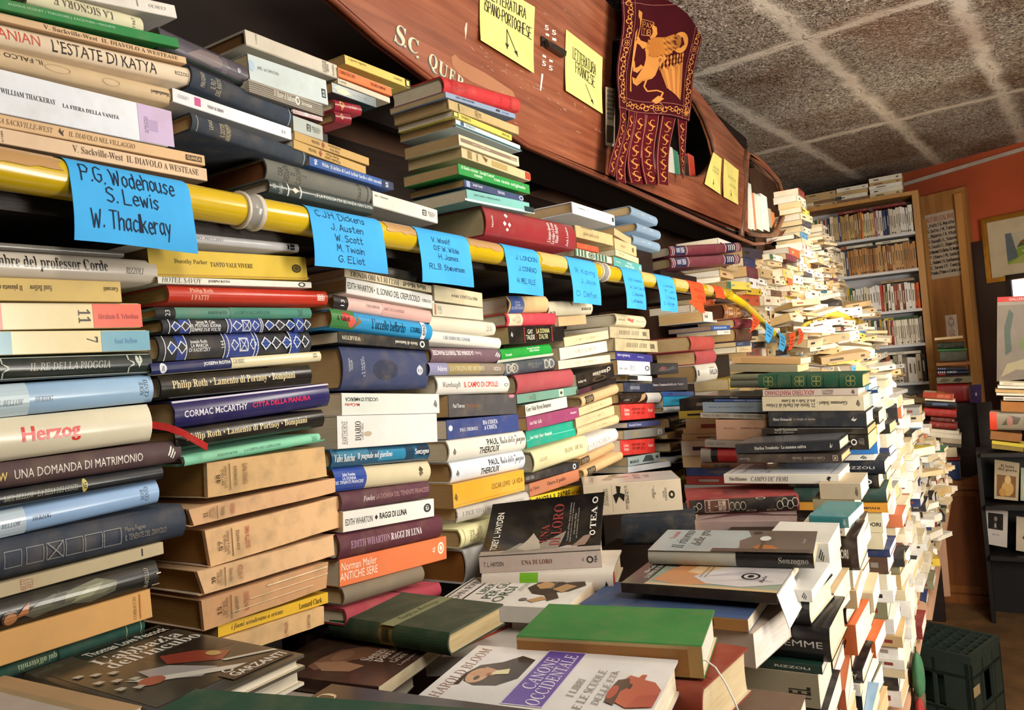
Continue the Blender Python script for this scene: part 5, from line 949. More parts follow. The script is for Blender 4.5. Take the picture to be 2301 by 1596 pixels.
# ================================================================ two piles with black spines towards the camera
def ypile(colname, rows, Lt, Yfix=None):
    rr = []
    for r in rows:
        quad, hexc, kf, desc, dec = r[:5]; opt = dict(r[5]) if len(r) > 5 else {}
        ya = math.radians(opt.get('yaw', 0)); n = np.array([-math.sin(ya), math.cos(ya), 0])
        P = atY((quad[0] + quad[3]) / 2, (quad[1] + quad[4]) / 2, 1.0)
        A, B = on_plane(quad[0], quad[1], P, n), on_plane(quad[3], quad[4], P, n)
        Y = P[1] * opt.get('L', Lt) / np.linalg.norm(A - B)
        if Yfix: Y = Yfix + RND.uniform(-.004, .004)
        opt['dx'] = Y; rr.append((quad, hexc, kf, desc, dec, opt))
    return column(colname, rr, X0=0.0, axis='Y', group='books in the table piles')
ypile('black-spined pile', [
 ((1703,842,874,1938,841,871),'#1c4530','hc','dark green leather book with gilt scrolls',[b(x,x+1.5,.04,.96,'#0f2a1c') for x in (1745,1778,1812,1850,1885)]+[ring(x+9*k,x+13+9*k,.15+.3*m_,.55+.3*m_,'#8f8a4c',.08) for x in (1715,1785,1823,1900) for k in range(2) for m_ in range(2)]),
 ((1714,876,891,1928,872,888),'#b9a99c','sg','cream book with red outlined upside-down title',[t('ADULTERIO MANTOVANO',1719,1830,.15,.85,'#9c3a44','s',180),t('GIOVANNI\nRENOLETTI',1848,1872,.15,.85,'#5a4a44','s',180)]+wing(1913,1921,.2,.85,'#222'),{'page':'#e6cfc2'}),
 ((1713,892,925,1941,891,922),'#c4b79a','sm','beige hardback with long upside-down italic title',[t('22 Storie dei Duchi di Urbino',1722,1832,.25,.52,'#2a2620','j',180),t('trà il Sole e la Luna',1757,1832,.56,.8,'#2a2620','j',180),t('Giovanna Solari -',1836,1904,.4,.66,'#2a2620','j',180)]+wing(1924,1933,.3,.75,'#222'),{'page':'#d9b8a8'}),
 ((1727,926,959,1947,925,959),'#23252b','sm','wide black hardback with small white italics',[t('Mara Meimaridi',1737,1779,.4,.58,'#c9c6c0','r'),t('Le streghe di Smirne',1782,1832,.4,.58,'#b9b6b0','i'),q([(0,.3),(.5,1),(.4,.5),(1,.6),(.6,0)],1912,1926,.35,.65,'#b9b6b0')]),
 ((1712,963,976,1950,962,976),'#2a2622','pg','thin glossy black book with painted edge reflection',[t('Angelo Epaminonda',1740,1792,.52,.9,'#c9c4ba','r'),t('IO, IL TEBANO',1740,1784,.1,.45,'#b9b4aa','i'),b(1750,1940,.9,.98,'#8f8d88')]),  # grey upper strip paints a reflection onto the spine
 ((1706,980,1014,1952,978,1010),'#1b191a','pg','black paperback with yellow upside-down capitals',[t('BERTUZZI',1724,1763,.55,.95,'#d9d6d0','b',180),t('IL CANNEMOL',1778,1874,.5,.98,'#d8b83a','b',180),ring(1912,1926,.3,.72,'#c9c6c0'),t('AREA',1930,1942,.3,.75,'#8a8884','i',90)]),
], .21, 1.685)
ypile('front black-spined pile', [
 ((1653,1000,1021,1887,987,1016),'#2a2c31','sg','black book with white serif title and thin curl mark',[t('Marlisa Trombetta · La mamma cattiva',1695,1811,.35,.66,'#cfccc4','r'),q([(0,0),(.3,1),(.5,.2),(1,.9),(.6,0)],1864,1872,.3,.75,'#b9b6b0'),b(1655,1885,.94,.99,'#9a9a98')],{'top':[b(.02,.98,.05,.95,'#55585c')]}),
 ((1656,1022,1039,1891,1017,1042),'#3a302c','sm','brown-black book lettered upside down with square emblem',[t('Rusconi',1662,1684,.3,.62,'#8d8074','r',180),t('Davide',1780,1801,.35,.7,'#a5978a','i',180),t('Carlo Coccioli',1806,1853,.35,.7,'#a5978a','i',180),b(1871,1883,.25,.85,'#a5978a'),b(1872.5,1881.5,.33,.77,'#3a302c'),b(1875,1879,.42,.66,'#b9a878')]),
], .21, 1.54)
ypile('shadowed pile', [
 ((1571,889,896,1722,890,897),'#1d1a18','sg','thin black book in shadow',[t('Mineurs',1640,1658,.2,.8,'#a5a29a','i')],{'W':.17}),
 ((1605,897.5,902.5,1722,897.5,903),'#2f4f8c','pg','thin blue book in shadow',[t('IIIIIIII IIIIIIIIIII',1650,1712,.2,.8,'#a9b6d0','s')],{'L':.165}),
 ((1579,904,927,1722,903.5,926.5),'#7b8b98','pm','blue-grey book in shadow with tiny title',[t('Storie di nobile e chiara virtù',1592,1694,.45,.62,'#3a434a','i')],{'L':.19}),
 ((1574,928,939,1720,931,943),'#a09a90','pm','grey-white book with dark upside-down capitals',[t("CATALOGO I. CENSOLI - L'ALLEGORIA DI TITON",1580,1712,.25,.75,'#3c3833','s',180)],{'L':.19}),
 ((1609,943.5,988,1722,943.5,990),'#b08a70','pm','thick pinkish brown book in shadow',[t('Estate inquieta',1664,1711,.52,.66,'#5c4030','r',180),t('Giovanni Titta',1627,1652,.52,.62,'#7c5c48','i',180)],{'L':.172}),
 ((1584,989,1006,1722,992,1009),'#8a827a','pm','dull grey book in shadow',[t('IIII IIIIII',1590,1630,.35,.65,'#6a635c','s')],{'L':.19}),
 ((1574,1008,1040,1722,1008.5,1040),'#a0262a','hg','red hardback with black band in shadow',[b(1574,1597,0,1,'#8d857e'),b(1597,1612,.05,.95,'#1b1718')],{'L':.2}),
 ((1575,1041,1054,1722,1040.5,1055),'#5a3a28','hm','brown hardback in shadow',[b(1605,1640,.2,.8,'#2c1f18')],{'L':.2}),
], .2, 1.715)
ypile('tan-paged pile', [
 ((1645,802,817,1799,806,817),'#c29a66','pm','tan-paged book resting open-edge out',[b(1667,1799,.05,.95,'#b98f5c')],{'L':.16,'W':.13}),
 ((1640,818,837,1792,822,836),'#8f8468','pm','olive grey paged book',[],{'L':.16,'W':.14}),
 ((1640,841,855,1796,838,851),'#7a7a60','hm','grey-green hardback',[],{'L':.165,'W':.14}),
 ((1640,856,872,1796,853,870),'#6e7060','hm','lowest grey-green hardback',[],{'L':.16,'W':.14}),
], .19, 1.87)
# ================================================================ handwriting (pen strokes on paper)
GL = {}
for ln in '''A 0,0 2,6 4,0|1,2 3,2;B 0,0 0,6 3,6 3.6,4.6 2.6,3.2 0,3.2|2.6,3.2 4,1.6 3,0 0,0;C 4,5 2.5,6 .6,5 0,3 .6,1 2.5,0 4,1;D 0,0 0,6 2.4,6 4,4.4 4,1.6 2.4,0 0,0;E 4,6 0,6 0,0 4,0|0,3.2 3,3.2;F 4,6 0,6 0,0|0,3.2 3,3.2;G 4,5 2.5,6 .6,5 0,3 .6,1 2.5,0 4,1 4,2.8 2.4,2.8;H 0,0 0,6|4,0 4,6|0,3 4,3;I 1,0 1,6;J 3,6 3,1 2,0 .6,.4 0,1.6;K 0,0 0,6|4,6 0,2.6|1.2,3.6 4,0;L 0,6 0,0 3.6,0;M 0,0 .6,6 2.2,2 3.8,6 4.4,0;N 0,0 0,6 4,0 4,6;O 2,6 .4,4.8 0,3 .4,1.2 2,0 3.6,1.2 4,3 3.6,4.8 2,6;P 0,0 0,6 3,6 4,4.6 3,3 0,3;Q 2,6 0,3 2,0 4,3 2,6|2.6,1.4 4,-.6;R 0,0 0,6 3,6 4,4.6 3,3.2 0,3.2|1.8,3.2 4,0;S 3.8,5.2 2.2,6 .6,5.2 .6,3.8 3.2,2.6 3.8,1.2 2.4,0 .4,.6;T 0,6 4,6|2,6 2,0;U 0,6 0,1.4 1.6,0 3.2,.8 4,2 4,6|4,2 4,0;V 0,6 2,0 4,6;W 0,6 1.2,0 2.4,4.4 3.6,0 5,6;X 0,6 4,0|4,6 0,0;Y 0,6 2,3 4,6|2,3 2,0;Z 0,6 4,6 0,0 4,0;a 3,3.6 1.6,4 .4,3 .2,1.2 1.2,0 3,1.2 3,4|3,1.2 3.4,0;b 0,6 0,0 2,0 3,1.4 2.6,3.4 1,3.8 0,2.6;c 3,3.4 1.6,4 .3,2.8 .3,1 1.6,0 3,.7;d 3,6 3,0|3,1 1.4,0 .2,1.2 .6,3.4 2,4 3,2.8;e .3,2 3,2.2 2.6,3.6 1.4,4 .3,2.6 .4,1 1.6,0 3,.6;f 3,5.6 2,6 1.2,5 1.2,-.6|0,3.6 2.6,3.6;g 3,4 1.2,4 .2,2.6 .8,.8 2.2,.8 3,2.2|3,4 3,-1 1.8,-2 .4,-1.4;h 0,6 0,0|0,2.6 1.4,4 2.8,3.4 2.8,0;i .6,4 .6,0|.6,5.2 .7,5.5;j 1.4,4 1.4,-1 .4,-2|1.4,5.2 1.5,5.5;k 0,6 0,0|2.8,4 0,1.6|1,2.4 3,0;l .5,6 .5,.4 1,0;m 0,4 0,0|0,2.8 1.2,4 2,3.2 2,0|2,2.8 3.2,4 4,3.2 4,0;n 0,4 0,0|0,2.6 1.4,4 2.8,3.2 2.8,0;o 1.6,4 .3,3 .3,1 1.6,0 2.9,1 2.9,3 1.6,4;p 0,4 0,-2|0,2.6 1.4,4 3,3 2.8,1 1.4,0 0,1;q 3,4 1.2,4 .2,2 1.4,0 3,1|3,4 3,-2;r 0,4 0,0|0,2.4 1.2,3.8 2.4,3.6;s 2.8,3.4 1.4,4 .4,3 2.6,1.2 1.6,0 .2,.6;t 1.2,6 1.2,.6 2,0 2.8,.4|0,4 2.6,4;u 0,4 0,1 1.2,0 2.8,1.2 2.8,4|2.8,1 3,0;v 0,4 1.4,0 2.8,4;w 0,4 1,0 2,3 3,0 4,4;x 0,4 3,0|3,4 0,0;y 0,4 1.4,.8|3,4 .6,-2;z 0,4 2.8,4 0,0 3,0;. .4,0 .5,.4;- .4,2.6 2.4,2.6;/ 0,-.6 2.4,6.2;: .4,.4 .5,.8|.4,3 .5,3.4;5 3.4,6 .6,6 .4,3.4 2.6,3.6 3.6,2 2.6,.2 .4,.4;S_ 0,0'''.split(';'):
    if ln[1] == ' ': GL[ln[0]] = [[tuple(map(float, p.split(','))) for p in st.split()] for st in ln[2:].split('|')]
def hand(s, jit=0.0, rnd=RND):
    """strokes of a line of handwriting in a unit box"""
    x = 0; S_ = []
    for ch in s:
        if ch == ' ': x += 2.4; continue
        g = GL.get(ch) or GL.get(ch.upper()) or GL['.']
        w = max(p[0] for st in g for p in st)
        dy = rnd.uniform(-jit, jit)
        for st in g: S_.append([(x + p[0], p[1] + dy) for p in st])
        x += w + 1.1
    xs = max(x - 1.1, 1)
    return [[(p[0] / xs, p[1] / 6) for p in st] for st in S_]
def ribbon(mb, pts, w, c, fn, k=0):
    """a pen stroke: pts in the paper's own plane coordinates, fn maps to space"""
    for i in range(len(pts) - 1):
        (x0, y0), (x1, y1) = pts[i], pts[i + 1]
        d = math.hypot(x1 - x0, y1 - y0)
        if d < 1e-9: continue
        tx, ty = (x1 - x0) / d * w * .45, (y1 - y0) / d * w * .45; nx_, ny_ = -ty / .45 * .5, tx / .45 * .5
        mb.face([fn(x, y) for x, y in ((x0 - tx + nx_, y0 - ty + ny_), (x0 - tx - nx_, y0 - ty - ny_), (x1 + tx - nx_, y1 + ty - ny_), (x1 + tx + nx_, y1 + ty + ny_))][::-1], c)
def write(mb, s, x0, x1, y0, h, w, c, fn, jit=.25, rnd=RND, slant=0.0):
    for st in hand(s, jit, rnd):
        pts = [(x0 + (x1 - x0) * p[0], y0 + h * p[1]) for p in st]
        # subdivide long strokes so they follow the paper
        q_ = [pts[0]]
        for a, e in zip(pts, pts[1:]):
            n = max(1, int(math.hypot(e[0] - a[0], e[1] - a[1]) / .004))
            q_ += [(a[0] + (e[0] - a[0]) * i / n, a[1] + (e[1] - a[1]) * i / n) for i in range(1, n + 1)]
        ribbon(mb, q_, w, c, fn)

# ================================================================ yellow pipe along the shelf front
PX, PR = -.683, .0178
def pz(Y): return 1.7005 - .007 * (Y - .5)
def pipe_pt(Y): return (PX, Y, pz(Y))
PIPEM = paper_mat('glossy_yellow_pipe', .22, .5, .5, .08, .06, 40)
YEL = lin('#c9a810'); TAN = lin('#b58d5c'); TAPE = lin('#c9a867')
pr_ = empty('yellow_pipe', Matrix.Translation(pipe_pt(1.0))); tag(pr_, 'long glossy yellow pipe edging the shelf, tied with paper notes', 'pipe')
def pbuild(mb, name, mat, parent=None, off=pipe_pt(1.0)):
    mb.v = [(v[0] - off[0], v[1] - off[1], v[2] - off[2]) for v in mb.v]; return mb.build(name, mat, parent)
mb = MB(); mb.tube([pipe_pt(-.2 + .1 * i) for i in range(28)], PR, YEL, 24); pbuild(mb, 'tube', PIPEM, pr_)
def yat(px, py): return float(atX(px, py, PX + .012)[1])
def sleeve(y0, y1, a0, a1, c, r, name, mat, rag=.003, label=None):
    mb = MB(); n = 14; rows = []
    for i in range(9):
        Y = y0 + (y1 - y0) * i / 8; rows.append([])
        for j in range(n + 1):
            a = math.radians(a0 + (a1 - a0) * j / n)
            yy = Y + (RND.uniform(-rag, rag) if i in (0, 8) else 0); aa = a + (RND.uniform(-.12, .12) if j in (0, n) and rag else 0)
            rows[-1].append((PX + r * math.cos(aa), yy, pz(Y) + r * math.sin(aa)))
    mb.grid(rows, c, True); mb.grid([[(PX + (x - PX) * .985, y, pz(y) + (z - pz(y)) * .985) for x, y, z in r_] for r_ in rows], c, True, True)
    o = pbuild(mb, name, mat, pr_)
    if label: o['label'] = label
for x0, x1, c in ((-80, 135, TAN), (862, 930, TAN), (1047, 1123, TAN), (1208, 1270, TAPE), (1434, 1468, TAPE), (1508, 1545, TAPE), (1580, 1600, TAPE)):
    sleeve(yat(x0, 440 + .09 * x0), yat(x1, 440 + .12 * x1), 5 if c is TAN else -30, 130, c, PR + .0006, 'tape_patch', MAT['g'] if c is TAN else MAT['n'], label='tan adhesive tape patch')
for x0, x1 in ((549, 588), (1347, 1362)):
    y0, y1 = yat(x0, 455 + .16 * (x0 - 560)), yat(x1, 455 + .16 * (x1 - 560))
    mb = MB(); R2 = PR + .0022
    prof = [(y0, PR + .0002), (y0, R2 + .001), (y0 + .003, R2 + .001), (y0 + .0045, R2 - .0004), (y1 - .0045, R2 - .0004), (y1 - .003, R2 + .001), (y1, R2 + .001), (y1, PR + .0002)]
    mb.grid([[(PX + r * math.cos(2 * math.pi * j / 24), Y, pz(Y) + r * math.sin(2 * math.pi * j / 24)) for j in range(25)] for Y, r in prof], lambda i, j: lin('#8d8a84') if i == 3 else lin('#c9bfae'), True)
    pbuild(mb, 'joint_ring', MAT['g'], pr_)
for Y in (.02, 1.3, 2.45):
    mb = MB(); mb.box(-.72, PX, Y - .006, Y + .006, pz(Y) - .004, pz(Y) + .004, lin('#55504a')); pbuild(mb, 'bracket', MAT['m'], pr_)

# ================================================================ paper notes folded over the pipe
BLUE = lin('#3fa2e0'); PEN = lin('#182038')
def pipe_note(label, xl, xr, ytop, ybl, ybr, lines, color=BLUE, pen=PEN, hw=.0009, bow=.004, group='blue author notes on the pipe', ang=100):
    yl, yr = yat(xl, (ytop + ybl) / 2), yat(xr, (ytop + ybl) / 2 + 10)
    R = PR + .0014; zc = pz((yl + yr) / 2)
    zb = float((atX(xl, ybl, PX + R)[2] + atX(xr, ybr, PX + R)[2]) / 2)
    arc = R * math.radians(ang); hang = zc - zb; ST = arc + hang
    def fn(y, s_, off=0.0):        # y along the pipe, s_ down the paper
        zc_ = pz(y)
        if s_ <= arc:
            a = math.radians(ang) - s_ / R; return Vector((PX + (R + off) * math.cos(a), y, zc_ + (R + off) * math.sin(a)))
        d = s_ - arc; f = d / max(hang, 1e-4)
        bx = bow * math.sin(f * 2.2) + .003 * f * math.sin((y - yl) / (yr - yl) * 5)
        return Vector((PX + R + off + bx, y + .004 * f * f * (1 if (y > (yl + yr) / 2) else -.4), zc_ - d))
    root = empty('paper_note', Matrix.Translation(fn((yl + yr) / 2, ST))); tag(root, label, 'note', group)
    o0 = root.matrix_world.translation
    mb = MB(); rows = [[fn(yl + (yr - yl) * j / 8, ST * i / 22) - o0 for j in range(9)] for i in range(23)]
    mb.grid(rows, color, True, False)
    mb.grid([[p - Vector((.0005, 0, 0)) for p in r] for r in rows], color, True, True)
    mb.build('paper', MAT['n'], root)
    mb = MB()
    for s, x0, x1, yc, hp in lines:
        P = atX((x0 + x1) / 2, yc, PX + R); a0, a1 = yat(x0, yc), yat(x1, yc)
        dz = P[2] - pz(P[1]); d = float(np.dot(P - CAM, NR @ np.array([0, 0, -1.]))); h_ = hp * d / FPX
        sc = arc - R * math.asin(min(.97, dz / R)) if dz > 0 else arc - dz
        write(mb, s, a0, a1, 0, 1, .0, pen, None) if False else None
        for st in hand(s, .3):
            pts = [(a0 + (a1 - a0) * p[0], sc + h_ * .5 - h_ * p[1]) for p in st]
            q_ = [pts[0]]
            for a, e in zip(pts, pts[1:]):
                n = max(1, int(math.hypot(e[0] - a[0], e[1] - a[1]) / .003)); q_ += [(a[0] + (e[0] - a[0]) * i / n, a[1] + (e[1] - a[1]) * i / n) for i in range(1, n + 1)]
            ribbon(mb, [(x, max(.001, min(ST - .001, y))) for x, y in q_], hw, pen, lambda x, y: fn(x, y, .0007) - o0)
    for f in range(len(mb.f)): mb.f[f] = mb.f[f][::-1]
    mb.build('handwriting', MAT['n'], root)
    return root
pipe_note('widest blue note at far left, three handwritten author lines', 150, 419, 360, 545, 563, [('P.G. Wodehouse',172,378,402,37.4),('S. Lewis',224,340,444,34.0),('W. Thackeray',190,364,500,40.8)], hw=.0011)
pipe_note('blue note with five handwritten author lines, second from left', 690, 852, 462, 598, 613, [('C.J.H. Dickens',701,808,486,16.1),('J. Austen',732,803,513,14.9),('W. Scott',739,800,537,14.9),('M. Twain',741,801,561,14.9),('G. Eliot',744,801,585,14.9)], hw=.00075)
pipe_note('blue note with four author lines left of the fat red volume', 933, 1048, 516, 633, 645, [('V. Woolf',960,1001,540,11.2),('O.F.W. Wilde',963,1019,560,11.2),('H. James',972,1016,579,11.2),('R.L.B. Stevenson',951,1030,602,11.8)], hw=.00075)
pipe_note('blue note with three capital-letter lines under the fat red volume', 1129, 1207, 560, 657, 666, [('J. LONDON',1149,1197,580,9.9),('J. CONRAD',1153,1194,605,10.5),('H. MELVILLE',1148,1191,632,11.2)], hw=.00075)
pipe_note('blue note of three lines just left of the grey pipe ring', 1273, 1337, 593, 678, 688, [('R. Kipling',1283,1326,610,11.2),('J. Joyce',1292,1326,633,10.5),('D. Defoe',1282,1327,662,11.2)], bow=.006, hw=.0006)
pipe_note('narrow blue note of four lines just right of the grey pipe ring', 1395, 1440, 616, 692, 697, [('V.S. Naipaul',1403,1433,629,6.2),('A. De Carlo',1404,1437,647,6.2),('L. Sepulveda',1408,1434,662,6.2),('L. de Crescenzo',1406,1432,677,6.8)], bow=.006, hw=.0006)
pipe_note('last narrow blue note before the orange flag', 1472, 1512, 630, 699, 701, [('J. Amado',1481,1503,642,5.6),('P. Levi',1484,1507,655,5.6),('L. Neruda',1484,1507,669,5.6),('D. Salinger',1480,1505,683,6.2)], bow=.006, hw=.0006)
ORG = lin('#dd4a20')
pipe_note('orange note wound flat around the pipe end', 1600, 1622, 648, 668, 672, [('IIIIIIII',1602,1618,655,5)], ORG, lin('#7a1c10'), group='orange notes on the pipe', ang=120)
r = pipe_note('orange note folded into a point beside the last blue note', 1544, 1578, 640, 676, 680, [('ROMA',1553,1572,653,7),('AUTORI',1556,1574,668,7)], ORG, lin('#7a1c10'), group='orange notes on the pipe')
mb = MB(); o0 = r.matrix_world.translation
P = [Vector(atX(x, y, PX + .026)) - o0 for x, y in ((1546, 676), (1580, 680), (1581, 704), (1564, 704))]
P[3].x += .012; P[2].x += .004
mb.face(P[::-1], ORG); mb.face([p - Vector((.0005, 0, 0)) for p in P], ORG); mb.build('folded_tip', MAT['n'], r)

# garland that carries on beyond the pipe
gpt = [(1640, 664), (1672, 684), (1702, 712), (1724, 735), (1744, 757), (1764, 772), (1790, 752), (1800, 738)]
G3 = [Vector(atX(x, y, -.668 + .004 * i)) for i, (x, y) in enumerate(gpt)]
gr = empty('yellow_garland_pipe', Matrix.Translation(G3[0])); tag(gr, 'bent yellow tube sagging beyond the pipe end with coloured flags', 'pipe')
mb = MB(); mb.tube(G3, .0125, lin('#d3b31a'), 12); pbuild(mb, 'tube', PIPEM, gr, tuple(G3[0]))
def flag_note(label, P, color, group):
    P = [Vector(atX(x, y, X)) for x, y, X in P]; c = sum(P, Vector()) / len(P)
    root = empty('paper_flag', Matrix.Translation(c)); tag(root, label, 'note', group)
    mb = MB(); n = 6
    def f(i, j):
        u, v = j / 4, i / n
        p = P[0].lerp(P[1], u).lerp(P[3].lerp(P[2], u), v); return p - c + Vector((.006 * math.sin(v * 3), 0, 0))
    rows = [[f(i, j) for j in range(5)] for i in range(n + 1)]
    mb.grid(rows, lin(color), True); mb.grid([[p - Vector((.0006, 0, 0)) for p in r] for r in rows], lin(color), True, True)
    for k in range(3):
        for m_ in range(3): 
            u0 = .2 + .2 * m_; a = [f((.25 + .2 * k + dv) * n, (u0 + du) * 4) + Vector((.0008, 0, 0)) for du, dv in ((0, 0), (.14, 0), (.14, .05), (0, .05))]
            mb.face(a[::-1], lin('#5a2a20') if color[1] in 'de' else PEN)
    mb.build('paper', MAT['n'], root)
flag_note('orange flag at the upper end of the yellow garland', [(1690,703,-.645),(1707,722,-.645),(1692,742,-.64),(1684,748,-.64)], '#dd4a20', 'flags on the garland')
flag_note('first blue flag on the yellow garland', [(1718,722,-.64),(1738,738,-.64),(1726,772,-.635),(1718,762,-.635)], '#3f9fd6', 'flags on the garland')
flag_note('lower blue flag on the yellow garland', [(1748,742,-.635),(1764,757,-.635),(1760,791,-.63),(1748,784,-.63)], '#4a9fd0', 'flags on the garland')
flag_note('orange flag at the bottom of the yellow garland', [(1772,752,-.63),(1785,745,-.63),(1778,786,-.625),(1770,788,-.625)], '#dd4a20', 'flags on the garland')
flag_note('orange flag furthest along the yellow garland', [(1793,740,-.625),(1805,734,-.625),(1801,770,-.62),(1791,776,-.62)], '#dd4a20', 'flags on the garland')
rp = [Vector(atX(x, y, -.64)) for x, y in ((1798, 738), (1812, 728), (1830, 718), (1845, 707), (1860, 704), (1880, 709), (1902, 714), (1925, 722), (1945, 734))]
rp2 = []
for a, e in zip(rp, rp[1:]): rp2 += [a.lerp(e, k / 4) for k in range(4)]
rg = empty('yellow_rope', Matrix.Translation(rp[0])); tag(rg, 'thick yellow rope sagging across the far book heap', 'rope')
mb = MB(); mb.tube(rp2, [.008 if i < 10 else .021 + .003 * math.sin(i * 1.9) for i in range(len(rp2))], lin('#c9a93a'), 10); pbuild(mb, 'rope', MAT['k'], rg, tuple(rp[0]))

# ================================================================ wooden boat hung above the shelf
BX = -.83
def bp(x, y, X=BX): P = atX(x, y, X); return float(P[1]), float(P[2])
m, nt, p = nmat('mahogany_varnish')
v = objvec(nt, (2.5, 1.2, 26)); g1 = noise(nt, 1.6, 6, v, .6); g2 = noise(nt, 2.2, 4, objvec(nt))
c_ = ramp(nt, g1, [(.3, lin('#633322')), (.5, lin('#8c5036')), (.7, lin('#a5674a'))])
c_ = mix_rgb(nt, ramp(nt, g2, [(.35, (0, 0, 0)), (.7, (.7, .7, .7))]), c_, lin('#6b2f1a'))
scr = nt.nodes.new('ShaderNodeTexNoise'); scr.inputs['Scale'].default_value = 3.2; scr.inputs['Detail'].default_value = 8; scr.inputs['Roughness'].default_value = .75; nt.links.new(objvec(nt, (1, 3.5, 1.2)), scr.inputs['Vector'])
c_ = mix_rgb(nt, ramp(nt, scr.outputs[0], [(.66, (0, 0, 0)), (.7, (.55, .55, .55))]), c_, lin('#b58a6a'))
nt.links.new(c_, p.inputs['Base Color']); p.inputs['Roughness'].default_value = .34; p.inputs['Coat Weight'].default_value = .35; p.inputs['Coat Roughness'].default_value = .2
bump(nt, p, g1, .15, .002); MAHO = m
RIMM = flat_mat('worn_boat_rim', '#6a4530', .4, .5, 0, .4, 9, .2)
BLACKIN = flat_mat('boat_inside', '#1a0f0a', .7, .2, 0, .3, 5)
boat = empty('wooden_boat', Matrix.Translation((BX, 1.6, 1.93))); tag(boat, 'mahogany boat side with rounded openings hung over the book shelf', 'boat')
BO = Vector((BX, 1.6, 1.93))
def bpart(mb, name, mat): mb.v = [tuple(Vector(v) - BO) for v in mb.v]; return mb.build(name, mat, boat)
out_px = [(690, -40), (745, 0), (850, 92), (980, 190), (1060, 246), (1180, 326), (1290, 374), (1400, 420), (1500, 466), (1580, 502), (1650, 532), (1690, 549), (1725, 547), (1752, 530), (1766, 508), (1770, 470), (1764, 440), (1748, 410), (1705, 367), (1664, 336), (1640, 308), (1600, 258), (1560, 208), (1500, 146), (1440, 94), (1392, 45), (1345, 0), (1290, -60)]
hole1 = [(1366, 95), (1373, 86), (1385, 84), (1420, 108), (1480, 150), (1530, 196), (1560, 230), (1580, 268), (1596, 312), (1605, 350), (1600, 366), (1576, 396), (1560, 402), (1520, 398), (1440, 380), (1380, 362), (1368, 350), (1362, 250)]
hole2 = [(1677, 352), (1682, 347), (1700, 356), (1722, 378), (1748, 408), (1758, 440), (1757, 490), (1744, 520), (1732, 531), (1700, 530), (1680, 526), (1673, 515), (1673, 430)]
def boat_curve():
    cu = bpy.data.curves.new('b', 'CURVE'); cu.dimensions = '2D'; cu.fill_mode = 'BOTH'; cu.extrude = .011; cu.bevel_depth = .003; cu.bevel_resolution = 1
    for P in (out_px, hole1, hole2):
        s = cu.splines.new('POLY'); Q = [bp(x, y) for x, y in P]; s.points.add(len(Q) - 1)
        for pt, (Y, Z) in zip(s.points, Q): pt.co = (Y - 1.6, Z - 1.93, 0, 1)
        s.use_cyclic_u = True
    o = bpy.data.objects.new('b', cu); me = o.to_mesh()
    mb = MB(); mb.v = [(v.co.z, v.co.x, v.co.y) for v in me.vertices]; mb.f = [tuple(p.vertices) for p in me.polygons]
    mb.c = [(1, 1, 1, 1)] * len(mb.f); mb.s = [False] * len(mb.f)
    o.to_mesh_clear(); bpy.data.objects.remove(o); bpy.data.curves.remove(cu); return mb
side = boat_curve()
for nm, P, rr, cyc in (('opening_rim', hole1, .0085, 1), ('opening_rim', hole2, .011, 1), ('lower_rim', out_px[0:13], .008, 0)):
    Q = [Vector((BX + .004, *bp(x, y))) for x, y in P]
    if cyc: Q = Q + [Q[0], Q[1]]
    S2 = []
    for a, e in zip(Q, Q[1:]): S2 += [a.lerp(e, k / 3) for k in range(3)]
    mb = MB(); mb.tube(S2, rr, (1, 1, 1, 1), 8); bpart(mb, nm, RIMM if nm != 'lower_rim' else MAHO)
mb = MB(); mb.tube([Vector((BX + .012, *bp(x, y))) for x, y in ((1668, 340), (1664, 372), (1667, 410), (1665, 450), (1660, 500), (1659, 534))], .013, (1, 1, 1, 1), 8); bpart(mb, 'end_strap', RIMM)
# floor and back inside the boat
def slab_along(P, x0, x1, dz, th):
    mb = MB(); Q = [bp(x, y) for x, y in P]
    rows = [[(x0, Y, Z + dz), (x1, Y, Z + dz), (x1, Y, Z + dz - th), (x0, Y, Z + dz - th), (x0, Y, Z + dz)] for Y, Z in Q]
    mb.grid(rows, (1, 1, 1, 1), False); mb.face(rows[0][:4], (1, 1, 1, 1)); mb.face(rows[-1][:4][::-1], (1, 1, 1, 1)); return mb
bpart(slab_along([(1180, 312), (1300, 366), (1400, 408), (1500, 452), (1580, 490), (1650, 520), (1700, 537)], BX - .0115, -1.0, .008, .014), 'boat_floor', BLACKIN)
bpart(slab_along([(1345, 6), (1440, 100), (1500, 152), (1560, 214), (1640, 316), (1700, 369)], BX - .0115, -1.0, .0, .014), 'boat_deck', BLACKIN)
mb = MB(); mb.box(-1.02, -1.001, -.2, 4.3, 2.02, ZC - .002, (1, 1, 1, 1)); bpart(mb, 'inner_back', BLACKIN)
for Y in (.3, 2.0, 3.8):
    mb = MB(); mb.box(-1.139, -1.0205, Y, Y + .06, 2.04, 2.14, (1, 1, 1, 1)); bpart(mb, 'wall_bracket', BLACKIN)
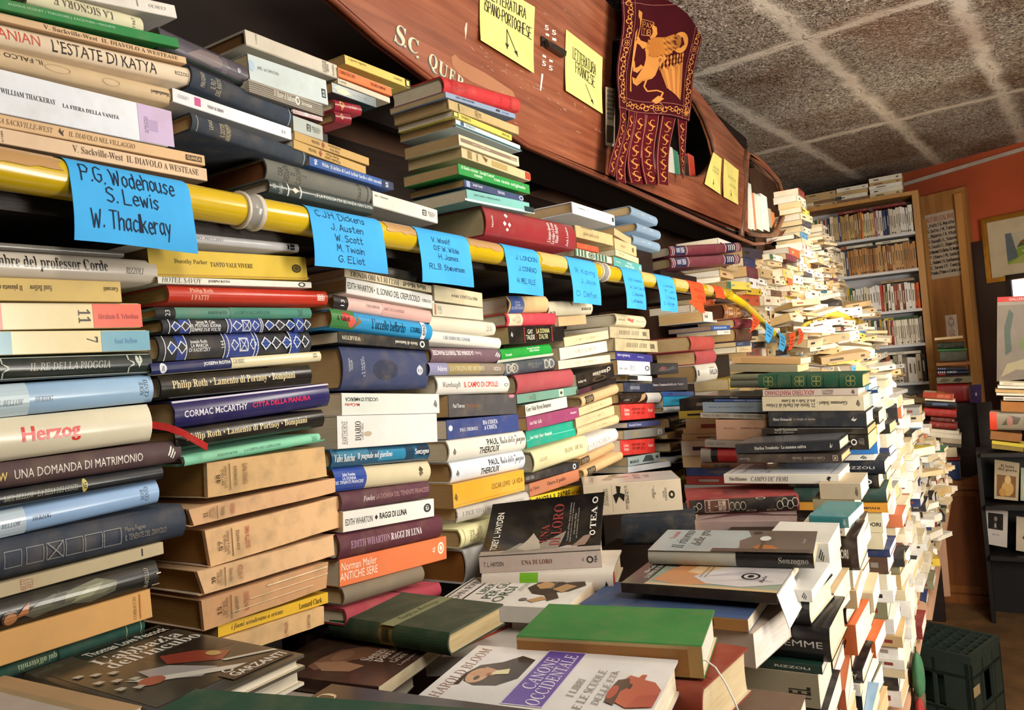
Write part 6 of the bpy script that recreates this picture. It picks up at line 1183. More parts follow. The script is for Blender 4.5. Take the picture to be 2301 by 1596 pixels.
# stencilled letters and scrapes on the side, handle
def quad_fn(TL, TR, BR, BL, X):
    def fn(u, v):
        x = (BL[0] * (1 - u) + BR[0] * u) * (1 - v) + (TL[0] * (1 - u) + TR[0] * u) * v
        y = (BL[1] * (1 - u) + BR[1] * u) * (1 - v) + (TL[1] * (1 - u) + TR[1] * u) * v
        return Vector(atX(x, y, X))
    return fn
mb = MB(); XF = BX + .0148
for s, Q in (('S', [(893, 52), (914, 66), (908, 108), (886, 92)]), ('.', [(908, 100), (913, 103), (913, 108), (907, 105)]), ('C', [(918, 78), (942, 92), (938, 125), (917, 110)]), ('.', [(936, 124), (942, 127), (941, 132), (935, 129)]),
    ('Q', [(966, 116), (984, 130), (982, 168), (962, 150)]), ('U', [(987, 134), (1007, 149), (1004, 178), (985, 164)]), ('E', [(1011, 152), (1024, 162), (1022, 188), (1008, 178)]), ('R', [(1028, 165), (1044, 178), (1042, 200), (1026, 190)])):
    for dd, cc in ((.0, '#5d6a6a'), (1, '#c9bea0')):
        fn = quad_fn(*[(x - (2 if not dd else 0), y + (2 if not dd else 0)) for x, y in Q], XF + dd * .0003)
        for P in text_polys(s, 'r'): mb.face([fn(*p) for p in P], lin(cc))
for s, Q in (('5', [(1224, 55), (1233, 58), (1233, 70), (1224, 66)]), ('5', [(1240, 66), (1250, 69), (1250, 80), (1240, 77)]), ('-', [(1226, 74), (1234, 77), (1234, 82), (1226, 79)]), ('-', [(1241, 84), (1250, 87), (1250, 93), (1241, 90)]),
    ('-', [(1219, 122), (1227, 126), (1227, 131), (1219, 127)]), ('-', [(1234, 133), (1242, 136), (1242, 141), (1234, 138)]), ('5', [(1218, 135), (1227, 139), (1227, 150), (1218, 147)]), ('5', [(1233, 146), (1242, 149), (1242, 160), (1233, 157)]), ('1', [(1217, 165), (1221, 167), (1216, 204), (1213, 203)])):
    fn = quad_fn(*Q, XF)
    for P in (text_polys(s, 'b') if s != '-' else [[(0, 0), (1, 0), (1, 1), (0, 1)]]): mb.face([fn(*p) for p in P], lin('#d9d2c6'))
for P, cc in (([(1014, 128), (1022, 122), (1034, 134), (1060, 148), (1092, 165), (1130, 190), (1152, 205), (1160, 222), (1140, 214), (1120, 208), (1096, 200), (1060, 184), (1030, 165), (1016, 146)], '#9c6a4c'), ([(1044, 64), (1047, 52), (1050, 50), (1049, 70), (1046, 90)], '#c9b9a4')):
    mb.face([Vector(atX(x, y, XF - .0004)) for x, y in P][::-1], lin(cc))
R5 = random.Random(5)
for k in range(60):
    x, y = R5.uniform(1040, 1345), 0
    y = R5.choice([.58 * (x - 1050) + 95 + R5.uniform(-8, 30), R5.uniform(10, 300)])
    l = R5.uniform(2, 12); an = R5.uniform(.3, .9)
    mb.face([Vector(atX(x + a * math.cos(an) - b_ * .5 * math.sin(an), y + a * math.sin(an) + b_ * .5 * math.cos(an), XF - .0002)) for a, b_ in ((0, -1), (l, -.4), (l, .4), (0, 1))][::-1], lin('#c2a58c'))
for i in range(len(mb.f)):
    vs = [Vector(mb.v[j]) for j in mb.f[i]]
    if len(vs) > 2 and (vs[1] - vs[0]).cross(vs[2] - vs[0]).x < 0: mb.f[i] = mb.f[i][::-1]
n0 = len(side.v); side.mi = [0] * len(side.f) + [1] * len(mb.f)
side.v += [tuple(Vector(v) - BO) for v in mb.v]; side.f += [tuple(i + n0 for i in f) for f in mb.f]; side.c += mb.c; side.s += mb.s
side.build('side_panel', [MAHO, MAT['n']], boat)
mb = MB()
for P, X0, X1 in (([(1214, 82), (1219, 84), (1262, 116), (1262, 131), (1219, 105), (1214, 105)], BX + .014, BX + .018), ([(1220, 92), (1264, 118), (1262, 130), (1226, 108)], BX + .018, BX + .03)):
    A_, B_ = [Vector(atX(x, y, X0)) for x, y in P], [Vector(atX(x, y, X0)) + Vector((X1 - X0, 0, 0)) for x, y in P]
    mb.face(B_[::-1], lin('#15110f'))
    for i in range(len(P)): j = (i + 1) % len(P); mb.face([A_[i], A_[j], B_[j], B_[i]], lin('#15110f'))
bpart(mb, 'black_handle', MAT['g'])
# yellow notes stuck on the boat
YN = lin('#eadb7c'); INK = lin('#2c2a22')
def boat_note(label, corners, lines, arrows, group='yellow notes on the boat'):
    fn = quad_fn(*corners, BX + .0165); c = fn(.5, .5)
    root = empty('yellow_note', Matrix.Translation(c)); tag(root, label, 'note', group)
    def f2(u, v, off=0): return fn(u, v) - c + Vector((off + .006 * (1 - v) ** 3, 0, 0))
    mb = MB(); rows = [[f2(j / 6, i / 8) for j in range(7)] for i in range(9)]
    mb.grid(rows, YN, True); mb.grid([[p - Vector((.0006, 0, 0)) for p in r] for r in rows], YN, True, True); mb.build('paper', MAT['n'], root)
    mb = MB()
    for s, u0, u1, v0, v1, skew in lines:
        for st in hand(s, .15):
            ribbon(mb, [(u0 + (u1 - u0) * p[0], v0 + skew * p[0] + (v1 - v0) * p[1]) for p in st], .013, INK, lambda u, v: f2(u, v, .0007))
    for P in arrows:
        ribbon(mb, P, .013, INK, lambda u, v: f2(u, v, .0007))
        (a, e), (g_, h_) = P[-2], P[-1]; d = math.hypot(g_ - a, h_ - e); dx, dy = (g_ - a) / d * .08, (h_ - e) / d * .08
        mb.face([f2(x, y, .0008) for x, y in ((g_, h_), (g_ - dx - dy * .45, h_ - dy + dx * .45), (g_ - dx + dy * .45, h_ - dy - dx * .45))], INK)
    for i in range(len(mb.f)):
        vs = [Vector(mb.v[j]) for j in mb.f[i]]
        if (vs[1] - vs[0]).cross(vs[2] - vs[0]).x < 0: mb.f[i] = mb.f[i][::-1]
    mb.build('handwriting', MAT['n'], root)
boat_note('large yellow note lettered for Spanish-Portuguese books, two arrows', [(1080,-55),(1202,16),(1195,166),(1075,92)],
  [('LETTERATURA',.16,.84,.72,.87,.03),('iSPANO-PORTOGHESE',.08,.95,.51,.68,-.02)], [[(.5,.42),(.5,.12)],[(.5,.42),(.7,.1)]])
boat_note('yellow note lettered for French books, one arrow, beside the banner', [(1272,66),(1354,129),(1350,257),(1267,205)],
  [('LETTERATURA',.2,.82,.62,.8,-.02),('FRANCESE',.28,.8,.42,.6,-.04)], [[(.55,.33),(.75,.06)]])
boat_note('yellow note between the two boat openings, left one', [(1603,342),(1622,357),(1616,438),(1580,414)], [('IIIIII',.3,.8,.6,.66,0),('IIIIII',.3,.8,.5,.56,0)], [[(.5,.3),(.52,.12)]])
boat_note('yellow note between the two boat openings, right one', [(1627,356),(1660,383),(1656,461),(1623,443)], [('IIIIII',.3,.8,.6,.66,0),('IIII',.4,.8,.4,.47,0)], [[(.5,.3),(.52,.12)]])

# ================================================================ hanging banner with the winged lion
FX = -.775
def F(x, y, off=0.0):
    P = Vector(atX(x, y, FX)); w_ = .01 * math.sin(x * .05 + y * .008) + .006 * math.sin(y * .03)
    return P + Vector((w_ + off, 0, 0))
def E(x, y): return 1050 + x / 3.8, y / 3.8
GOLD, MAR, MAR2, LINE = '#c08040', '#3c0a12', '#4c0e16', '#a5685a'
fl0 = F(1480, 60); ban = empty('hanging_banner', Matrix.Translation(fl0)); tag(ban, 'maroon cloth banner with a gold winged lion and five-tailed fringe', 'banner')
mb = MB(); TLc, TRc, BRc, BLc = (1394, -40), (1602, -40), (1551, 272), (1378, 246)
def body(u, v):
    return ((TLc[0] * (1 - u) + TRc[0] * u) * (1 - v) + (BLc[0] * (1 - u) + BRc[0] * u) * v, (TLc[1] * (1 - u) + TRc[1] * u) * (1 - v) + (BLc[1] * (1 - u) + BRc[1] * u) * v)
rows = [[F(*body(j / 14, i / 20)) - fl0 for j in range(15)] for i in range(21)]
mb.grid(rows, lambda i, j: lin(MAR), True); mb.grid([[p - Vector((.0008, 0, 0)) for p in r] for r in rows], lin(MAR), True, True)
mb.v = mb.v
BANM = paper_mat('banner_cloth', .9, .08, 0, .0, .4, 700)
mb.build('cloth', BANM, ban)
pole_a, pole_b = F(1388, -42) - fl0, F(1608, -42) - fl0
mp = MB(); mp.tube([pole_a + Vector((-.003, 0, .004)), pole_b + Vector((-.003, 0, .004))], .006, lin('#5a3a22'), 8); mp.build('hanging_rod', MAT['m'], ban)
mp = MB()
for P in (pole_a.lerp(pole_b, .1), pole_a.lerp(pole_b, .9)): mp.tube([P, Vector((P.x, P.y, ZC + .004 - fl0.z))], .0012, lin('#3a2a20'), 6)
mp.build('hanging_cord', MAT['m'], ban)
deco = MB()
def fpoly(pts, c, k=1): deco.face([F(x, y, .0006 + .0004 * k) - fl0 for x, y in pts], lin(c))
def fstroke(pts, w, c, k=1):
    for (x0, y0), (x1, y1) in zip(pts, pts[1:]):
        d = math.hypot(x1 - x0, y1 - y0) or 1; nx_, ny_ = -(y1 - y0) / d * w / 2, (x1 - x0) / d * w / 2
        fpoly([(x0 + nx_, y0 + ny_), (x1 + nx_, y1 + ny_), (x1 - nx_, y1 - ny_), (x0 - nx_, y0 - ny_)], c, k)
def scroll(cx, cy, s, ang, c=GOLD, k=1):
    s *= 1.12
    ca, sa = math.cos(ang), math.sin(ang)
    def R_(p): return cx + s * (p[0] * ca - p[1] * sa), cy + s * (p[0] * sa + p[1] * ca)
    arc1 = [(-.15 + .5 * math.cos(a), -.45 + .42 * math.sin(a)) for a in [math.pi * (1.9 - i * .27) for i in range(6)]]
    arc2 = [(.1 + .34 * math.cos(a), .45 + .34 * math.sin(a)) for a in [math.pi * (-.6 + i * .3) for i in range(7)]]
    fstroke([R_(p) for p in arc1], s * .17, c, k); fstroke([R_(p) for p in arc2], s * .15, c, k)
    fpoly([R_(p) for p in ((-.1, -.1), (.35, -.45), (.5, -.15), (.1, .1))], c, k)
def bl(u, v): return body(u, v)
# border lines
for u in (.015, .135, .865, .985): fstroke([bl(u, v / 10) for v in range(11)], 1.0, LINE)
for v in (.17, .905, .99): fstroke([bl(u / 10, v) for u in range(11)], 1.0, LINE)
for i in range(13):
    v = .05 + .072 * i
    for u in (.075, .925):
        if i in (6,):
            cx, cy = bl(u, v); fstroke([(cx + 11 * math.cos(a * .5), cy + 12 * math.sin(a * .5)) for a in range(14)], 1.2, LINE)
            for dx, dy in ((-3, -3), (3, -3), (-3, 3), (3, 3)): fstroke([(cx + dx + 3 * math.cos(a), cy + dy + 3 * math.sin(a)) for a in range(8)], 1, GOLD)
        else: scroll(*bl(u, v), 11, (i % 2) * .5 + (0 if u < .5 else 3.1))
for i in range(8):
    for v in (.09, .948):
        u = .18 + .09 * i
        if i == 4:
            cx, cy = bl(u, v); fstroke([(cx + 9 * math.cos(a * .5), cy + 13 * math.sin(a * .5)) for a in range(14)], 1.2, LINE)
            for dx, dy in ((-2.5, -3), (2.5, -3), (-2.5, 3), (2.5, 3)): fstroke([(cx + dx + 3 * math.cos(a), cy + dy + 3 * math.sin(a)) for a in range(8)], 1, GOLD)
        else: scroll(*bl(u, v), 10, 1.57 + (i % 2) * 3.1)
cx, cy = bl(.925, .95)
for k in range(4): fstroke([(cx + 9 * math.cos(k * .785), cy + 9 * math.sin(k * .785)), (cx - 9 * math.cos(k * .785), cy - 9 * math.sin(k * .785))], 2, GOLD)
# the lion
G2, DK = '#a8682c', '#3a1010'
for P in ([(1560,480),(1640,500),(1650,560),(1622,640),(1600,665),(1530,685),(1480,725),(1440,705),(1430,650),(1470,662),(1520,590),(1548,550)], [(1520,540),(1545,560),(1490,612),(1440,600),(1430,510),(1450,515),(1466,572),(1500,558)],
          [(1550,358),(1562,392),(1520,412),(1480,382),(1440,372),(1430,330),(1452,318),(1485,345)], [(1590,210),(1622,232),(1628,290),(1602,332),(1570,322),(1600,272),(1585,240)],
          [(1432,95),(1476,112),(1470,170),(1450,300),(1442,340),(1430,500),(1420,640),(1412,782),(1394,776),(1406,640),(1402,290),(1422,250)], [(1620,820),(1655,850),(1600,892),(1572,862)]):
    fpoly([E(*p) for p in P][::-1], GOLD, 2)
fpoly([E(*p) for p in ((1545,400),(1600,440),(1680,470),(1700,500),(1650,560),(1640,520),(1560,500))][::-1], GOLD, 2)
for P in ([(1560,345),(1600,315),(1680,322),(1740,300),(1750,420),(1720,470),(1640,492),(1570,470),(1540,420)],): fpoly([E(*p) for p in P][::-1], G2, 2)
fpoly([E(1792 + 68 * math.cos(-a * .4), 372 + 88 * math.sin(-a * .4)) for a in range(16)], '#c0803c', 3)
fpoly([E(1760 + 34 * math.cos(-a * .4), 365 + 60 * math.sin(-a * .4)) for a in range(16)], '#8a5424', 4)
for a, e in (((1742, 330), (1760, 340)), ((1742, 385), (1762, 390)), ((1735, 352), (1752, 372))): fstroke([E(*a), E(*e)], 2.2, DK, 6)
for k in range(34):
    a = E(1555 + 5.4 * k, 335 + 26 * (k % 6)); fstroke([a, (a[0] + 4, a[1] + 2), (a[0] + 7, a[1] + 5)], 1.2, DK if k % 2 else '#d0944c', 4)
fstroke([E(*p) for p in ((1562, 672), (1538, 730), (1555, 775), (1618, 772), (1655, 795), (1632, 840))], 3.2, GOLD, 2)
for k in range(7):
    fpoly([E(*p) for p in ((1652 + 26 * k, 590 - 8 * k), (1676 + 26 * k, 586 - 8 * k), (1700 + 19 * k, 700 + 12 * k), (1702 + 15 * k, 770 + 16 * k), (1684 + 15 * k, 760 + 14 * k))][::-1], GOLD if k % 2 else '#a66a34', 3)
for r_ in range(3):
    for k in range(8): fpoly([E(1655 + 24 * k + 9 * math.cos(-a * .8), 510 + 38 * r_ - 5 * k + 20 * math.sin(-a * .8)) for a in range(8)], '#b87a3c' if (k + r_) % 2 else '#8d5426', 4)
fstroke([E(*p) for p in ((1480, 170), (1600, 190), (1608, 310), (1482, 300), (1480, 170))], 1.2, GOLD, 2)
for k, s_ in enumerate(('PAX', 'TIBI')):
    for st in hand(s_, 0): fstroke([E(1492 + 100 * p[0], 232 + 58 * k - 44 * p[1] + 10 * p[0]) for p in st], 1.3, GOLD, 3)
fstroke([E(1405, 330), E(1460, 335)], 2.4, GOLD, 3)
for i in range(len(deco.f)):
    vs = [Vector(deco.v[j]) for j in deco.f[i]]
    if (vs[1] - vs[0]).cross(vs[2] - vs[0]).x < 0: deco.f[i] = deco.f[i][::-1]
deco.build('gold_print', BANM, ban)
for k, (a0, a1, b0, b1) in enumerate((((1379,246),(1400,250),(1367,386),(1391,396)), ((1402,250),(1424,254),(1396,402),(1420,410)), ((1426,254),(1449,258),(1425,409),(1452,416)), ((1451,258),(1474,262),(1446,414),(1470,419)), ((1480,262),(1513,268),(1466,415),(1496,419)), ((1518,267),(1550,271),(1541,401),(1543,399)))):
    rows = []
    for i in range(11):
        v = i / 10; rows.append([F(*(np.array(a0) * (1 - uu) * (1 - v) + np.array(a1) * uu * (1 - v) + np.array(b0) * (1 - uu) * v + np.array(b1) * uu * v), off=.006 * math.sin(v * 4 + k)) - fl0 for uu in (0, .33, .66, 1)])
    mb = MB(); mb.grid(rows, lin(MAR2), True); mb.grid([[p - Vector((.0008, 0, 0)) for p in r] for r in rows], lin(MAR2), True, True)
    def FT(u, v, off=.0012): 
        x, y = (np.array(a0) * (1 - u) * (1 - v) + np.array(a1) * u * (1 - v) + np.array(b0) * (1 - u) * v + np.array(b1) * u * v); return F(x, y, .006 * math.sin(v * 4 + k) + off) - fl0
    for u0, u1 in ((.06, .1), (.9, .94)):
        for i in range(10): mb.face([FT(u0, i / 10), FT(u0, (i + 1) / 10), FT(u1, (i + 1) / 10), FT(u1, i / 10)], lin(LINE))
    for i in range(5):
        v0 = .06 + .185 * i
        for sg, vc in ((1, .045), (-1, .12)):
            A_ = [(.5 + sg * (.04 + .2 * math.cos(a)), v0 + vc + .042 * math.sin(a)) for a in [sg * 1.2 + sg * j * .55 for j in range(9)]]
            for q_ in range(8):
                (x0, y0), (x1, y1) = A_[q_], A_[q_ + 1]; w_ = .09 * (1 - abs(q_ - 2.5) / 7); cx_, cy_ = .5 + sg * .04, v0 + vc
                f0, f1 = 1 - w_ * 4.5, 1 - w_ * 4.2
                mb.face([FT(x0, y0), FT(x1, y1), FT(cx_ + (x1 - cx_) * f1, cy_ + (y1 - cy_) * f1), FT(cx_ + (x0 - cx_) * f0, cy_ + (y0 - cy_) * f0)], lin(GOLD))
            mb.face([FT(.5 + sg * .02, v0 + .083), FT(.5 + sg * .3, v0 + .06 + sg * .03), FT(.5 + sg * .2, v0 + .09 + sg * .02)], lin(GOLD))
    for i in range(33, len(mb.f)):
        vs = [Vector(mb.v[j]) for j in mb.f[i]]
        if i >= 60 and (vs[1] - vs[0]).cross(vs[2] - vs[0]).x < 0: mb.f[i] = mb.f[i][::-1]
    mb.build('tail', BANM, ban)
# ================================================================ books standing in the boat openings
def upright(label, x0, x1, yt, yb, X, hexc, kf, group, Wd=.1, lean=0.0, dec=()):
    ym = (yt + yb) / 2; Y0, Y1 = atX(x0, ym, X)[1], atX(x1, ym, X)[1]; z0, z1 = atX((x0 + x1) / 2, yb, X)[2], atX((x0 + x1) / 2, yt, X)[2]
    M = Matrix.Translation((X, Y1, z0)) @ Matrix.Rotation(lean, 4, 'X') @ frame(np.zeros(3), np.array([0, 0, 1.]), np.array([-1., 0, 0]), np.array([0, -1., 0]))
    return make_book(M, z1 - z0, Wd, Y1 - Y0, hexc, kf[0], kf[1], label, dec, (), None, 0, group)
GB = 'books in the boat openings'
XB = BX - .03
for i, (x0, x1, yt, yb, c, k, l) in enumerate(((1398,1408,345,384,'#cfcbc2','pm','white book behind the left banner tails inside the boat'),(1409,1424,350,389,'#2a211e','pm','dark book behind the middle banner tails inside the boat'),
    (1500,1514,330,424,'#d6d2c6','pg','white book standing in the first boat opening beside the banner'),(1515,1526,340,428,'#2f7d62','pg','green book standing in the first boat opening'),(1527,1537,352,431,'#3a2a22','pg','dark brown book standing in the first boat opening'),
    (1538,1548,350,434,'#241d1a','pg','black book standing in the first boat opening'),(1550,1562,350,438,'#b8402e','pg','red-edged book last in the first boat opening'))):
    upright(l, x0, x1, yt, yb - 22, XB, c, k, GB)
for i, (x0, x1, yt, yb, c, k, l) in enumerate(((1676,1684,398,528,'#d9d6cc','pg','first white spine in the last boat opening'),(1685,1692,415,529,'#cdd5cf','pg','pale green-white spine in the last boat opening'),(1692.5,1697,436,530,'#c9764a','pm','thin orange spine between white ones in the last boat opening'),
    (1698,1712,440,531,'#c3c9c6','pg','wide grey-white spine in the last boat opening'),(1713,1726,441,532,'#d6d3cb','pg','wide white spine with lettering in the last boat opening'),(1727,1734,470,526,'#8a7f6a','pm','short grey book in the last boat opening'),(1735,1741,478,524,'#b5602c','pm','short orange book at the right of the last boat opening'))):
    upright(l, x0, x1, yt, yb - 15, XB, c, k, GB)
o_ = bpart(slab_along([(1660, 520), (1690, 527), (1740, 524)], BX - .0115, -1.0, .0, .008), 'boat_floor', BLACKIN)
# taped list hanging at the left end of the first opening
fnq = quad_fn((1361, 195), (1383, 199), (1381, 330), (1361, 326), BX + .03); c = fnq(.5, .5)
pl = empty('printed_list', Matrix.Translation(c)); tag(pl, 'narrow printed list hanging at the left of the banner', 'paper')
mb = MB(); mb.face([fnq(*p) - c for p in ((0, 0), (1, 0), (1, 1), (0, 1))], lin('#b9a890')); mb.face([fnq(*p) - c - Vector((.0006, 0, 0)) for p in ((0, 1), (1, 1), (1, 0), (0, 0))], lin('#b9a890'))
for k, s in enumerate(('DI QUESTI', 'RECUPERO', 'GROSSA', 'DA RIVE', 'MURANO', 'MARITIM', 'SOLDATI')):
    for P in text_polys(s, 'b'): mb.face([fnq(.15 + .7 * p[0], .9 - .075 * k + .05 * p[1]) - c + Vector((.0006, 0, 0)) for p in P], lin('#2a231c'))
mb.face([fnq(*p) - c + Vector((.0006, 0, 0)) for p in ((.1, .05), (.9, .05), (.9, .35), (.1, .35))], lin('#4c4032'))
mb.build('sheet', MAT['n'], pl)

# ================================================================ masses of books: everything beyond the nearest three hundred
SM = MB(); SM.mi = []
def sbox(M, x0, x1, y0, y1, z0, z1, c, mi):
    n = len(SM.f); SM.box(x0, x1, y0, y1, z0, z1, c, M); SM.mi += [mi] * (len(SM.f) - n)
def stuff_book(M, L, Wd, T, col, page, gl=0, dec=None, bend=False):
    c = lin(col); bt = min(.0012, T * .2)
    sbox(M, 0, L, 0, Wd, 0, bt, c, gl); sbox(M, 0, L, 0, Wd, T - bt, T, c, gl); sbox(M, 0, L, -.0004, bt, bt, T - bt, c, gl)
    sbox(M, .001, L - .001, bt, Wd - .002, bt, T - bt, lin(page), 2)
    if dec:
        for a, e, z0, z1, cc in dec:
            n = len(SM.f); SM.face([M @ Vector(p) for p in ((L * a, -.0007, T * z0), (L * e, -.0007, T * z0), (L * e, -.0007, T * z1), (L * a, -.0007, T * z1))], lin(cc)); SM.mi.append(gl)
PALW = ['#dcd6c8', '#d2c5a6', '#c9b48a', '#e0dcd2', '#c2a578', '#d9cdb0', '#b99f74', '#e3e0da', '#cbb998', '#d6cbb6']
PALC = ['#8a2f2c', '#2b3a66', '#2a5a40', '#c9a62e', '#1d1b1c', '#b5502c', '#5a3a2c', '#3f7fa8', '#9a9a94', '#6a2a3a', '#c7b24a', '#3b3b44']
PGS = ['#e6ddc8', '#d8c49a', '#c9ab78', '#efe9dc', '#dccba6', '#e9e2d2']
R3 = random.Random(33)
def rdec(r):
    d = []
    ink = r.choice(['#2a2622', '#5a4a3a', '#7a2f28', '#8a8478'])
    a = r.uniform(.08, .3)
    d.append((a, a + r.uniform(.12, .3), .36, .62, ink))
    if r.random() < .6: d.append((.82, .9, .35, .65, ink))
    if r.random() < .2: d.append((0, r.uniform(.1, .3), .03, .97, r.choice(PALC)))
    return d
def wall_col(Yc, zb, zt, X0, colour=.18, tmin=.014, tmax=.034, lean=0.0, bright=False, wild=1.0):
    z = zb
    while z < zt:
        T = R3.uniform(tmin, tmax); L = R3.uniform(.165, .215); Wd = R3.uniform(.11, .145)
        col = R3.choice(PALC) if R3.random() < colour else R3.choice(PALW)
        y0 = Yc - L / 2 + R3.uniform(-.016, .016) * wild; x = X0 + R3.uniform(-.022, .022) * wild + lean * (z - zb)
        ya = R3.gauss(0, .08) * wild
        M = Matrix.Translation((x, y0, z)) @ Matrix.Rotation(ya, 4, 'Z') @ frame(np.zeros(3), np.array([0, 1., 0]), np.array([-1., 0, 0]), np.array([0, 0, 1.]))
        stuff_book(M, L, Wd, T, col, R3.choice(PGS), 1 if R3.random() < .35 else 0, rdec(R3)); z += T + .0006
# wall side, beyond the ninth lower stack
wall_col(1.86, .70, 1.17, -.76, .4); wall_col(2.12, .70, 1.22, -.76, .4);
for k, (Y, zb, zt) in enumerate(((2.37, .70, 1.2), (2.62, .70, 1.42), (2.62, 1.67, 1.86), (2.42, 1.60, 1.68), (3.0, .645, 1.87), (3.22, .645, 1.87), (3.43, .645, 1.88), (3.64, .645, 1.9), (3.86, .645, 1.96), (4.07, .645, 2.02))):
    wall_col(Y, zb, zt + R3.uniform(-.02, .02), -.725 + R3.uniform(-.02, .02), .22 if k > 4 else .4, .016, .04)
wall_col(4.28, .645, 2.31, -.735, .26, .022, .036, 0, True, .6)
for Y, zt in ((4.52, 2.0), (4.75, 2.1), (4.99, 2.21), (5.22, 2.1), (5.45, 1.9)):
    wall_col(Y, .02 if Y > 4.7 else .645, zt, -.735, .12, .012, .03, 0, True, 1.2)
# loose slope of small books in front of the far wall stacks
for k in range(330):
    Y = R3.uniform(3.3, 5.5); f = R3.random(); z = .66 + f * 1.05; x = -.36 - .32 * f + R3.uniform(-.02, .02)
    L, Wd, T = R3.uniform(.15, .2), R3.uniform(.1, .13), R3.uniform(.012, .032)
    M = Matrix.Translation((x, Y, z)) @ Matrix.Rotation(R3.gauss(-.2, .5), 4, 'Z') @ Matrix.Rotation(R3.gauss(0, .1), 4, 'X') @ Matrix.Rotation(R3.gauss(.05, .12), 4, 'Y') @ frame(np.zeros(3), np.array([0, 1., 0]), np.array([-1., 0, 0]), np.array([0, 0, 1.]))
    stuff_book(M, L, Wd, T, R3.choice(PALC) if R3.random() < .12 else R3.choice(PALW), R3.choice(PGS), 1 if R3.random() < .35 else 0, rdec(R3))
# second row of the front table, behind the edge stacks
for k, (Y, zt) in enumerate(((1.872, 1.392), (2.03, 1.33), (2.22, 1.34), (2.45, 1.3), (2.85, 1.22), (3.1, 1.15), (3.4, 1.1), (3.7, 1.02))):
    z = .70 if Y < 2.5 else .645
    while z < zt:
        T = R3.uniform(.016, .04); L = R3.uniform(.18, .21); Wd = R3.uniform(.12, .14)
        M = Matrix.Translation((-.655 + R3.uniform(-.01, .01), Y, z))
        stuff_book(M, L, Wd, T, R3.choice(PALC) if R3.random() < .3 else R3.choice(PALW), R3.choice(PGS), 0, rdec(R3)); z += T + .0006
# --- stacks along the table edge: spines towards the near end, page ends towards the aisle
SPN = [('white','#d6d3cb'),('white','#dcd9d2'),('cream','#d3c8ae'),('white','#d9d6ce'),('cream','#cfc3a4'),('black','#1c1a1b'),('tan','#b89a6c'),('dark blue','#27345c'),('dark red','#7d2a2a'),('grey','#8a8a86'),('white','#dedbd4'),('orange','#b5653f'),('brown','#5a4032'),('cream','#d6cbb0'),('white','#e0ddd6'),('olive','#7a775a'),('beige','#c4b594'),('black','#222024')]
PX_MIN = 1596
def front_stack(nm, Ys, zt, spec, indiv, xr=-.205, zlow=.7005, spread=.014):
    """spec: top-down list of (colour name, hex, kind, thickness, extra)"""
    z = zt; k = 0; zs = []
    while z > zlow + .012:
        if k < len(spec): cn, hx, kd, T = spec[k][:4]; dec = spec[k][4] if len(spec[k]) > 4 else None
        else:
            cn, hx = R3.choice(SPN); kd = R3.choice(['pm', 'pg', 'hg', 'hm', 'pg']); T = R3.uniform(.017, .042); dec = None
        T = min(T, z - zlow)
        L = R3.uniform(.19, .225); Wd = R3.uniform(.115, .14); x1 = xr + R3.uniform(-spread, spread); ya = R3.gauss(0, .035)
        if z - T > 1.155 and Ys < 1.6: L = R3.uniform(.06, .075) if Ys > 1.25 else R3.uniform(.085, .1); x1 = xr + R3.uniform(-.008, .008)
        M = Matrix.Translation((x1, Ys + R3.uniform(-.006, .006), z - T)) @ Matrix.Rotation(ya, 4, 'Z') @ Matrix.Translation((-L, 0, 0))
        vis = proj(xr, Ys, z)[1] < 1596 + 30
        if indiv and vis and k < indiv:
            lab = '%s %s with page ends towards the aisle, %s down in %s' % (cn, 'hardback' if kd[0] == 'h' else 'paperback', ORD[k], nm)
            sp = [tuple(d) for d in dec(L)] if dec else ([t(R3.choice(['MONDADORI', 'EINAUDI', 'RIZZOLI', 'BOMPIANI', 'GARZANTI', 'FELTRINELLI']), L * .72, L * .93, .35, .62, '#d9d4ca' if sum(lin(hx)[:3]) < .5 else '#3a342c', 'b')] if R3.random() < .5 else wing(L * .86, L * .93, .2, .8, '#d9d4ca' if sum(lin(hx)[:3]) < .5 else '#222'))
            make_book(M, L, Wd, T - .0005, hx, kd[0], kd[1], lab, sp, (), R3.choice(['#e6dfd0', '#e9e4da', '#ddd2ba', '#e2d9c6']), 0, 'books in the aisle-edge stacks')
        else:
            stuff_book(M, L, Wd, T - .0005, hx, R3.choice(['#e6dfd0', '#e9e4da', '#ddd2ba', '#cdb78d']), 0, rdec(R3))
        z -= T; k += 1
def proj(x, y, z):
    qv = NR.T @ (np.array([x, y, z]) - CAM); return W / 2 + FPX * qv[0] / -qv[2], H / 2 - FPX * qv[1] / -qv[2]
d_ = lambda s, a, e, z0=.3, z1=.65, c='#cfcac2', st='s': (lambda L: [t(s, L * a, L * e, z0, z1, c, st)])
front_stack('first aisle-edge stack', .80, 1.1, [('brown picture', '#6b5444', 'hg', .03), ('white', '#dcd9d2', 'pg', .02), ('blue', '#3a4f8a', 'pg', .02), ('brown', '#6a4a34', 'pm', .03), ('white', '#dedbd4', 'pm', .03)], 5, -.2)
front_stack('second aisle-edge stack', 1.03, 1.19, [('white', '#dedbd4', 'pg', .016), ('glossy black', '#17161a', 'hg', .034, lambda L: [ring(L * .82, L * .94, .2, .8, '#8a8890', .12), t('K', L * .85, L * .91, .3, .7, '#8a8890', 'b')]), ('tall black', '#19191c', 'hg', .046, d_('PIEMME', .68, .96, .4, .58)), ('dark green', '#1f3a30', 'pg', .012), ('grey-tan', '#9a9078', 'pm', .045, lambda L: [t('TEL', L * .82, L * .95, .2, .6, '#2a261f', 'b', 90)]), ('black', '#1a1718', 'pm', .03), ('cream', '#cfc4a8', 'pm', .03)], 8)
